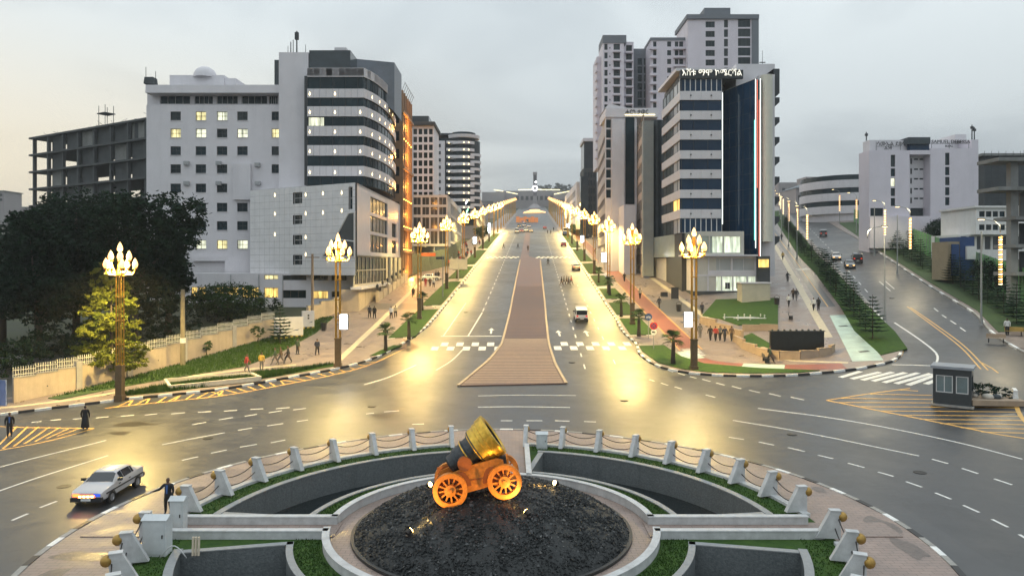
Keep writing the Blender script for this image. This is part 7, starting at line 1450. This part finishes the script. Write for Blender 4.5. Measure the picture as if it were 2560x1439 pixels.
# ---- guard kiosk on its island
p = at(2383, 1008); t = thing('guard_kiosk', 'dark grey guard kiosk with sliding windows on the hatched island', 'kiosk', p, R(-36)); KDK = M('dark_kiosk_metal', (.035, .042, .046), .35, .12, 3, coat=.2)
b = MB(); b.wall(-1.25, 0, 1.25, 2.75, [(-1.05, .95, .05, 2.25), (.25, .95, 1.05, 2.25)], .1, 0, -1.05); q = MB(); q.wall(-1.05, 0, 1.05, 2.75, [(-.85, .95, .85, 2.25)], .1, 0, -1.25); q.tf(Matrix.Rotation(R(90), 4, 'Z')); b.add(q.v, q.f); b.quad((-1.25, 1.05, 0), (-1.25, -1.05, 0), (-1.25, -1.05, 2.75), (-1.25, 1.05, 2.75)); b.quad((1.25, 1.05, 0), (-1.25, 1.05, 0), (-1.25, 1.05, 2.75), (1.25, 1.05, 2.75)); link('cabin', b.mesh('cabin', KDK), t)
b = MB(); b.box(-1.4, -1.2, 2.75, 1.4, 1.2, 2.95); link('roof', b.mesh('roof', M('grey_kiosk_roof', (.30, .32, .35), .35, .1, 2)), t); b = MB(); b.box(-1.4, -1.2, -.1, 1.4, 1.2, .06); link('base', b.mesh('base', KG), t)
for x, w, c in ((-1.05, 1.1, 2), (.25, .8, 1)): a_, g_ = win_meshes(w, 1.3, c, 1); o = link('window', a_, t, (x, -.95, .95)); link('pane', g_, o, mats=[M('pale_kiosk_glass', (.16, .21, .22), .1, .2, 1, spec=.7)])
a_, g_ = win_meshes(1.7, 1.3, 1, 1, .06, FRD); o = link('window', a_, t, (1.15, -.85, .95), R(90)); link('pane', g_, o, mats=[MATS['pale_kiosk_glass']])
hd = thing('raised_bed', 'raised bed with dark shrubs and pale sacks behind the guard kiosk', 'planter', at(2470, 1000)); b = MB(); b.prism([(-2.2, -1.6), (1.6, -1.9), (2.0, .6), (-1.0, 2.4), (-2.4, 1.2)], -.1, .3); link('bed', b.mesh('bed', PLW), hd)
for i in range(9): b = MB(); s = random.uniform(.25, .45); b.ball((0, 0, 0), s, 8, 0, .6); link('sack', b.mesh('sack', M('pale_sack', (.48, .44, .38), .8, .15, 3) if i % 2 else CONCD, True), hd, (random.uniform(-1.2, 1.4), random.uniform(-1.2, 1.4), .42))
t = thing('water_barrier', 'white plastic barrier lying right of the kiosk hatching', 'barrier', at(2537, 1000), R(60)); b = MB(); b.box(-.75, -.2, 0, .75, .2, .75, taper=.08); link('body', b.mesh('body', KW), t); b = MB(); b.box(-.7, -.13, .75, .7, .13, .85); link('rail', b.mesh('rail', KW), t)
# ---- green fences
GRF = M('green_sheet_fence', (.16, .40, .14), .5, .15, 1.2); GRD = M('dull_green_hoarding', (.12, .15, .11), .6, .15, .8)
def fence(path, h, lab, mat, step=2.4):
    q = resample([(x, y, 0) for x, y in path], step); t = thing('sheet_fence', lab, 'fence', (q[0].x, q[0].y, gz(q[0].x, q[0].y)))
    for a, c in zip(q, q[1:]):
        L = (c - a).length; z = (gz(a.x, a.y) + gz(c.x, c.y)) / 2; sl = gz(c.x, c.y) - gz(a.x, a.y); b = MB(); n = 6
        for k in range(n): b.box(k * L / n, -.03 if k % 2 else -.07, -.3, (k + 1) * L / n - .01, .0 if k % 2 else -.04, h)
        o = part(t, 'fence_sheet', b, mat, (a.x, a.y, gz(a.x, a.y))); o.rotation_euler = (0, -math.atan2(sl, L), math.atan2(c.y - a.y, c.x - a.x)); b = MB(); b.box(-.05, -.05, -.3, .05, .05, h + .1); part(t, 'fence_post', b, PGREY, (a.x, a.y, gz(a.x, a.y)))
fence([(56.5, 66), (60.5, 80), (69.0, 106), (89.5, 165), (110.5, 230)], 4.3, 'bright green sheet fence behind the trees along the side road', GRF)
fence([(-21.2, 152), (-18.2, 158), (-15.2, 168), (-14.3, 200)], 4.2, 'tall dull green hoarding before the shop building on the left', GRD)
b = MB(); b.box(-1.6, -.1, 0, 1.6, 0, .7); t = tag(link('banner', b.mesh('banner', M('orange_banner', (.5, .16, .06), .6, .1, 2)), None, (fx(1068, 150), 151.6, fz(640, 150))), 'orange banner fixed on the green hoarding', 'banner')
# ================================================================== trees and plants
BARK = M('dark_bark', (.055, .043, .032), .9, .25, 3, .5, 8)
def leafmat(n, c1, c2, rough=.8): return M(n, c1, rough, .3, .9, col2=c2, spec=.12)
LF_D = leafmat('dark_evergreen_leaves', (.006, .018, .010), (.015, .036, .017)); LF_M = leafmat('mid_green_leaves', (.018, .045, .014), (.045, .085, .028)); LF_Y = leafmat('lamplit_yellow_leaves', (.055, .08, .012), (.14, .15, .022)); LF_P = leafmat('pine_needles', (.012, .034, .018), (.028, .062, .030))  # the yellow leaves carry the street lamp's light in their colour
def leaves(b, blobs, n, size, rnd, droop=0.0, shell=.55):
    """n small leaf faces spread through ellipsoid blobs (x, y, z, rx, ry, rz), clumped"""
    tot = sum(k[3] * k[4] * k[5] for k in blobs)
    for bl in blobs:
        m = int(n * bl[3] * bl[4] * bl[5] / tot); cl_ = []
        for _ in range(max(6, m // 26)):
            while True:
                v = Vector((rnd.uniform(-1, 1), rnd.uniform(-1, 1), rnd.uniform(-1, 1)))
                if shell < v.length < 1: break
            cl_.append(v)
        for _ in range(m):
            c = rnd.choice(cl_); p = c + Vector((rnd.gauss(0, .10), rnd.gauss(0, .10), rnd.gauss(0, .08)))
            p = Vector((bl[0] + p.x * bl[3], bl[1] + p.y * bl[4], bl[2] + p.z * bl[5])); s = size * rnd.uniform(.6, 1.3)
            a = Vector((rnd.gauss(0, 1), rnd.gauss(0, 1), rnd.gauss(0, .6) - droop)).normalized(); e = a.orthogonal().normalized(); e = Matrix.Rotation(rnd.uniform(0, 6.28), 3, a) @ e
            b.add([p - a * s * .5, p + e * s * .28, p + a * s * .6, p - e * s * .28], [(0, 1, 2, 3)])
def tree(name, lab, x, y, h, blobs, n, size, mat, trunk=.3, group=None, seed=1, droop=0, limbs=True, zb=None, shell=.55):
    rnd = random.Random(seed); t = thing(name, lab, 'tree', (x, y, gz(x, y) if zb is None else zb), 0, group); b = MB(); top = max(k[2] for k in blobs)
    b.tube([(0, 0, -.3), (.1 * trunk, .05, h * .2), (-.2 * trunk, .1, h * .5), (0, 0, min(top, h * .85))], [trunk * 1.25, trunk, trunk * .75, trunk * .3], 8); link('trunk', b.mesh('trunk', BARK, True), t)
    if limbs:
        for k in blobs[:7]: b = MB(); s = Vector((0, 0, h * rnd.uniform(.22, .5))); e = Vector((k[0], k[1], k[2])); b.tube([s, s.lerp(e, .5) + Vector((0, 0, -.4)), e], [trunk * .5, trunk * .33, trunk * .12], 6); link('limb', b.mesh('limb', BARK, True), t)
    b = MB(); leaves(b, blobs, n, size, rnd, droop, shell); link('crown', b.mesh('crown', mat), t)
    return t
def blobs_for(rnd, R_, zlo, zhi, n, k=.5):
    o = [(0, 0, (zlo + zhi) / 2, R_ * .72, R_ * .72, (zhi - zlo) * .42)]
    for i in range(n):
        a = rnd.uniform(0, 6.28); f = rnd.uniform(.35, .75); z = rnd.uniform(zlo + .15 * (zhi - zlo), zhi - .12 * (zhi - zlo)); s = R_ * rnd.uniform(.30, .5) * k * 2; o.append((R_ * f * math.cos(a), R_ * f * math.sin(a), z, s, s, s * .8))
    return o
GT = 'tall dark trees behind the cream wall'
for i, (u, d_, v0, v1, rpx, lab, sd_, mt) in enumerate(((335, 80, 455, 800, 148, 'tall dark broad tree nearest the hotel', 11, LF_D), (190, 84, 448, 800, 120, 'tall dark tree behind the lamp at the hedge end', 12, LF_D), (95, 76, 520, 860, 105, 'dark rounded tree near the left edge', 13, LF_D), (5, 82, 545, 870, 100, 'dark tree cut by the left edge of the photograph', 14, LF_D), (420, 88, 560, 760, 68, 'dark lower tree against the hotel wall', 15, LF_D), (120, 96, 470, 800, 60, 'small-leaved tall thin tree behind the dark trees', 16, LF_D))):
    x = fx(u, d_); z0 = gz(x, d_); rnd = random.Random(sd_); r_ = rpx / F * d_; hi, lo_ = fz(v0, d_) - z0, max(2.0, fz(v1, d_) - z0)
    tree('broadleaf_tree', lab, x, d_, hi, blobs_for(rnd, r_, lo_, hi, 13, .55), 24000 if i < 3 else 15000, .42, mt, .38, GT, sd_, shell=.35)
x, y = fx(278, 65.5), 65.5; z0 = gz(x, y); rnd = random.Random(21)
cone = [(rnd.uniform(-.5, .5) + math.cos(k * 2.4) * (.4 + 1.5 * (1 - k / 22)), math.sin(k * 2.4) * (.4 + 1.4 * (1 - k / 22)), 1.6 + k * .42 + rnd.uniform(-.3, .3), rnd.uniform(.6, 1.0) + .9 * (1 - k / 23), .55 + .9 * (1 - k / 23), rnd.uniform(.6, .95)) for k in range(22)]
tree('weeping_tree', 'drooping yellow-green tree lit by the lamp at the hedge end', x, y, 10.8, cone, 15000, .26, LF_Y, .16, None, 22, 1.2, False, shell=.1)
x, y = fx(570, 97), 97; z0 = gz(x, y); rnd = random.Random(23)
tree('spreading_tree', 'wide dome-shaped green tree in the yard below the hotel windows', x, y, fz(722, y) - z0 + .0, [(0, 0, 2.6, 5.0, 4.2, 2.4)] + [(rnd.uniform(-3.6, 3.6), rnd.uniform(-2.5, 1), rnd.uniform(2.2, 4.2), 1.7, 1.6, 1.0) for _ in range(9)], 11000, .26, LF_M, .22, None, 24, shell=.4)
# undergrowth behind the wall: nobody could count it
b = MB(); rnd = random.Random(31); bl = []
for u in range(-30, 690, 22):
    dd_ = 60 + max(0, (u + 30)) * .044 + rnd.uniform(4, 16); x = fx(u, dd_); s = rnd.uniform(1.2, 2.4); bl.append((x, dd_, gz(x, dd_) + s * .55, s * 1.3, s * 1.2, s))
leaves(b, bl, 16000, .34, rnd, shell=.5); tag(link('undergrowth', b.mesh('undergrowth', LF_D)), 'dark undergrowth behind the cream wall', 'undergrowth', kind='stuff')
# rougher grass tufts on the hedge strip, bank and garden lawns
b = MB(); rnd = random.Random(33)
def tufts(px_poly, n, h, off=.2):
    P = [at(u, v).xy for u, v in px_poly]; x0, x1 = min(p.x for p in P), max(p.x for p in P); y0, y1 = min(p.y for p in P), max(p.y for p in P); k = 0; g = 0
    def inside(x, y):
        c = False
        for a, d in zip(P, P[1:] + P[:1]):
            if (a.y > y) != (d.y > y) and x < (d.x - a.x) * (y - a.y) / (d.y - a.y) + a.x: c = not c
        return c
    while k < n and g < n * 30:
        g += 1; x, y = rnd.uniform(x0, x1), rnd.uniform(y0, y1)
        if inside(x, y):
            k += 1; z = gz(x, y) + off; s = h * rnd.uniform(.5, 1.3); a = rnd.uniform(0, 6.28); w = .05; e = Vector((math.cos(a), math.sin(a), 0)); l = Vector((rnd.uniform(-.1, .1), rnd.uniform(-.1, .1), 0))
            b.add([Vector((x, y, z)) - e * w, Vector((x, y, z)) + e * w, Vector((x, y, z + s)) + l], [(0, 1, 2)])
tufts([(300, 992), (380, 976), (520, 956), (640, 938), (760, 926), (838, 914), (700, 943), (560, 966), (420, 983), (320, 993)], 9000, .35)
tufts([(120, 1000), (320, 949), (460, 911), (690, 843), (800, 797), (835, 795), (790, 835), (700, 885), (610, 920), (450, 946), (300, 972)], 9000, .22)
tag(link('grass', b.mesh('grass', GRASS)), 'rough grass on the bank and hedge strip', 'grass', kind='stuff')
b = MB(); rnd = random.Random(34)
for i in range(26000):
    a = rnd.uniform(0, 360); r_ = rnd.choice((rnd.uniform(13.55, 14.8), rnd.uniform(7.6, 8.65))); x, y, _ = rp(r_, a)
    if abs(x - CXR) < 2.2 and y > CYR or -1.3 < y - CYR < .9: continue
    s = rnd.uniform(.04, .10); q = rnd.uniform(0, 6.28); e = Vector((math.cos(q), math.sin(q), 0)) * .03; p = Vector((x, y, .155)); b.add([p - e, p + e, p + Vector((rnd.uniform(-.04, .04), rnd.uniform(-.04, .04), s))], [(0, 1, 2)])
tag(link('grass', b.mesh('garden_grass', GRASS)), 'short grass blades on the round garden lawns', 'grass', kind='stuff')
b = MB(); leaves(b, [(-.4, .4, .75, 1.3, 1.1, .6), (.9, -.3, .6, .8, .8, .45)], 1500, .16, random.Random(36)); link('shrubs', b.mesh('shrubs', LF_D), hd)
# ---- layered pines along the side road
def pine_mesh(seed, h=4.6, R_=1.75, layers=10):
    rnd = random.Random(seed); b = MB()
    for k in range(layers):
        z = .9 + (h - 1.1) * k / (layers - 1); rr = R_ * (1 - .72 * (k / (layers - 1)) ** 1.2) * rnd.uniform(.85, 1.1); n = 9; a0 = rnd.uniform(0, 6.28)
        for i in range(n):
            a = a0 + 2 * math.pi * i / n + rnd.uniform(-.15, .15); d_ = Vector((math.cos(a), math.sin(a), 0)); s = Vector((-d_.y, d_.x, 0)); L = rr * rnd.uniform(.8, 1.1); o = Vector((0, 0, z)); w = L * .17
            mid, tip = o + d_ * L * .55 + Vector((0, 0, -.04)), o + d_ * L + Vector((0, 0, .10))
            b.add([o, mid - s * w, tip, mid + s * w, mid + Vector((0, 0, .07)), mid - Vector((0, 0, .06))], [(0, 1, 4), (1, 2, 4), (2, 3, 4), (3, 0, 4), (1, 0, 5), (2, 1, 5), (3, 2, 5), (0, 3, 5)])
            for q in (.35, .6, .82):
                for sg in (-1, 1):
                    c = o + d_ * L * q; e = c + (d_ * .35 + s * sg * .8) * L * .26 * (1.2 - q) + Vector((0, 0, .03)); b.add([c, c + d_ * L * .09, e], [(0, 1, 2)])
    return b.mesh('fronds', LF_P)
PINES = [pine_mesh(s) for s in (41, 42, 43)]
b = MB(); b.cyl((0, 0, -.2), (0, 0, 4.7), .07, .02, 6); PTR = b.mesh('trunk', BARK)
def pine(x, y, s, lab, k=0, group='little layered pines along the side road'):
    t = thing('pine_tree', lab, 'tree', (x, y, gz(x, y) + .18), random.uniform(0, 6), group); link('trunk', PTR, t); link('fronds', PINES[k % 3], t); t.scale = (s, s, s)
line = resample([(38.4, 75.5, 0), (44.4, 94.5, 0), (55, 125.7, 0), (62.5, 151, 0), (93, 243, 0)], 4.0); rnd = random.Random(44)
for i, p in enumerate(line[:46]):
    lab = ('nearest little layered pine at the tip of the side road lawn' if i == 0 else f'{ORD[i]} little layered pine along the side road from the turquoise box')
    pine(p.x + rnd.uniform(-.5, .5), p.y + rnd.uniform(-.5, .5), rnd.uniform(.70, 1.05) * (1 if i < 20 else .85), lab, i, 'little layered pines along the side road')
for i, p in enumerate(resample([(53.5, 74, 0), (58.2, 85, 0), (65.2, 107, 0), (85.5, 166, 0)], 3.6)[:27]): x, y, s = p.x + rnd.uniform(-.4, .4), p.y, rnd.uniform(.65, 1.1); pine(x, y, s, f'{ORD[i]} layered pine along the far kerb of the side road from the benches', i, 'layered pines along the far kerb')
for i, (x, y, r_) in enumerate(((62.5, 91.5, 1.6), (65.4, 98.5, 1.8), (84, 150, 2.2), (90, 162, 2.4), (97, 180, 2.6), (104, 200, 2.6))):
    tree('small_tree', f'{ORD[i]} dark bushy young tree between the pines and the green fence', x, y, 4.2, [(0, 0, 2.6, r_, r_, 1.7)], 2600, .22, LF_D, .09, 'bushy young trees by the green fence', 50 + i, 0, False, shell=.3)
for i, (u, v, s) in enumerate(((700, 862, .95), (368, 912, .55), (250, 880, .5))): p = at(u, v); pine(p.x, p.y, s, ('layered pine in front of the white gate sign', 'small dark layered sapling below the cream wall', 'small sapling hidden behind the cream wall')[i], i, None) if i < 2 else None
for i, (u, v, h, r_, lab) in enumerate(((516, 890, 1.8, .6, 'leafy shrub growing against the cream wall'), (645, 862, 2.4, .8, 'round sapling on the bank near the gate sign'))):
    p = at(u, v); tree('shrub', lab, p.x, p.y, h, [(0, 0, h * .65, r_, r_, h * .3)], 700, .16, LF_M, .05, None, 70 + i, 0, False)
# street trees in the haze, right and left pavements
for i, (u, v, h, r_, lab) in enumerate(((1533, 640, 6, 2.2, 'young green street tree beside the blade wall block'), (1206, 607, 6, 2.4, 'brownish street tree far along the left pavement'), (1196, 600, 5, 2.0, 'smaller street tree beyond the billboard on the left'), (1432, 592, 5, 1.8, 'far street tree along the right pavement'))):
    p = at(u, v); tree('street_tree', lab, p.x, p.y, h, [(0, 0, h * .65, r_, r_, h * .34)], 2600, .3, LF_M, .12, 'young street trees', 80 + i, 0, True, shell=.3)
for i, (x, y, r_) in enumerate(((78, 140, 2.6), (82, 146, 2.8), (86, 143, 3.0))): tree('broadleaf_tree', f'{ORD[i]} dark round tree before the lettered block from the left', x + 6, y, 6, [(0, 0, 3.6, r_, r_, 2.6)], 3500, .3, LF_D, .2, 'dark trees before the lettered block', 90 + i, 0, False, shell=.3)
# ---- fan palms on the lawns
def palm_mesh(seed):
    rnd = random.Random(seed); b = MB()
    for k in range(26):
        a = k * 2.4; el_ = rnd.uniform(-.5, 1.2); d_ = Vector((math.cos(a) * math.cos(el_), math.sin(a) * math.cos(el_), math.sin(el_))); o = Vector((0, 0, 1.75)); e = o + d_ * rnd.uniform(.35, .55); b.tube([o, e], .015, 4)
        s = d_.orthogonal().normalized(); s = Vector((-d_.y, d_.x, 0)).normalized() if abs(d_.z) < .95 else s; up = d_.cross(s)
        for q in range(-4, 5):
            w = q * .28; f = (d_ * math.cos(w) + s * math.sin(w)) * .55; n_ = (s * math.cos(w) - d_ * math.sin(w)) * .035; b.add([e, e + f * .6 + n_ + up * .02, e + f + Vector((0, 0, -.1)), e + f * .6 - n_ + up * .02], [(0, 1, 2, 3)])
    return b.mesh('fronds', LF_M)
PALM = [palm_mesh(61), palm_mesh(62)]
b = MB(); b.tube([(0, 0, -.1), (.02, 0, .5), (0, .02, 1.2), (0, 0, 1.8)], [.2, .16, .15, .11], 8); PTK = b.mesh('trunk', BARK, True)
for i, (u, v, s, lab) in enumerate(((1022, 846, 1.25, 'fan palm on the lawn under the third left lamp'), (964, 876, 1.2, 'fan palm on the small kerb lawn by the hotel corner lamp'), (1056, 775, 1.1, 'fan palm behind the third left lamp'), (1683, 908, 1.35, 'fan palm on the corner lawn beside the poster lamp'), (1597, 838, 1.3, 'tall fan palm by the blue cycle sign'), (1553, 790, 1.3, 'fan palm on the second right lawn'), (1524, 737, 1.3, 'fan palm on the third right lawn'), (1497, 706, 1.2, 'fan palm on the fourth right lawn'), (1143, 695, 1.0, 'small fan palm by the billboard'))):
    p = at(u, v, .2); t = thing('palm', lab, 'palm', p, i * 1.3, 'fan palms on the avenue lawns'); link('trunk', PTK, t); link('fronds', PALM[i % 2], t); t.scale = (s, s, s)
# ================================================================== hills beyond and the air
b = MB(); rnd = random.Random(77); xs = [-2600 + 40 * i for i in range(140)]
def ridge(x): 
    base = 90 + 36 * sst(-350, 60, x) + 6 * math.sin(x / 90) + 4 * math.sin(x / 37 + 1); return base
for j, (y, f) in enumerate(((905, 0), (1000, .55), (1150, 1.0), (1400, .9), (2200, .5))):
    for x in xs: b.v.append((x, y, gz(x, y) - 1 + (ridge(x) - gz(x, 900) + 0) * f * (1 if j else 0) if j else gz(x, y) - 1))
for j in range(4):
    for i in range(len(xs) - 1): n = len(xs); b.f.append((j * n + i, j * n + i + 1, (j + 1) * n + i + 1, (j + 1) * n + i)); b.m.append(0)
tag(link('hills', b.mesh('hills', M('hazy_wooded_hill', (.045, .06, .045), .9, .3, .02), True)), kind='structure')
b = MB(); bl = []
for k in range(60):
    x = rnd.uniform(60, 700); s = rnd.uniform(6, 11); bl.append((x, 1140 + rnd.uniform(-20, 10), ridge(x) - 1, s, s, s * .55))
for u, r_ in ((1358, 9), (1374, 7), (1400, 11), (1425, 9), (1442, 8)): x = fx(u, 1100); bl.append((x, 1100, ridge(x) - 4, r_, r_, r_))
leaves(b, bl, 26000, 2.2, rnd, shell=.2); tag(link('distant_trees', b.mesh('distant_trees', LF_D)), 'distant trees along the hazy ridge', 'trees', kind='stuff')
b = MB(); b.box(-1900, -120, -6, 1900, 2300, 175)
hz = bpy.data.materials.new('haze_air'); hz.use_nodes = True; t_ = hz.node_tree; t_.nodes.clear(); pv = t_.nodes.new('ShaderNodeVolumePrincipled'); pv.inputs['Color'].default_value = (.86, .89, .92, 1); pv.inputs['Density'].default_value = .0003; pv.inputs['Anisotropy'].default_value = .3; ou = t_.nodes.new('ShaderNodeOutputMaterial'); t_.links.new(pv.outputs[0], ou.inputs['Volume'])
hb = tag(link('haze', b.mesh('haze', hz)), 'thin haze filling the air over the city', 'haze', kind='stuff')
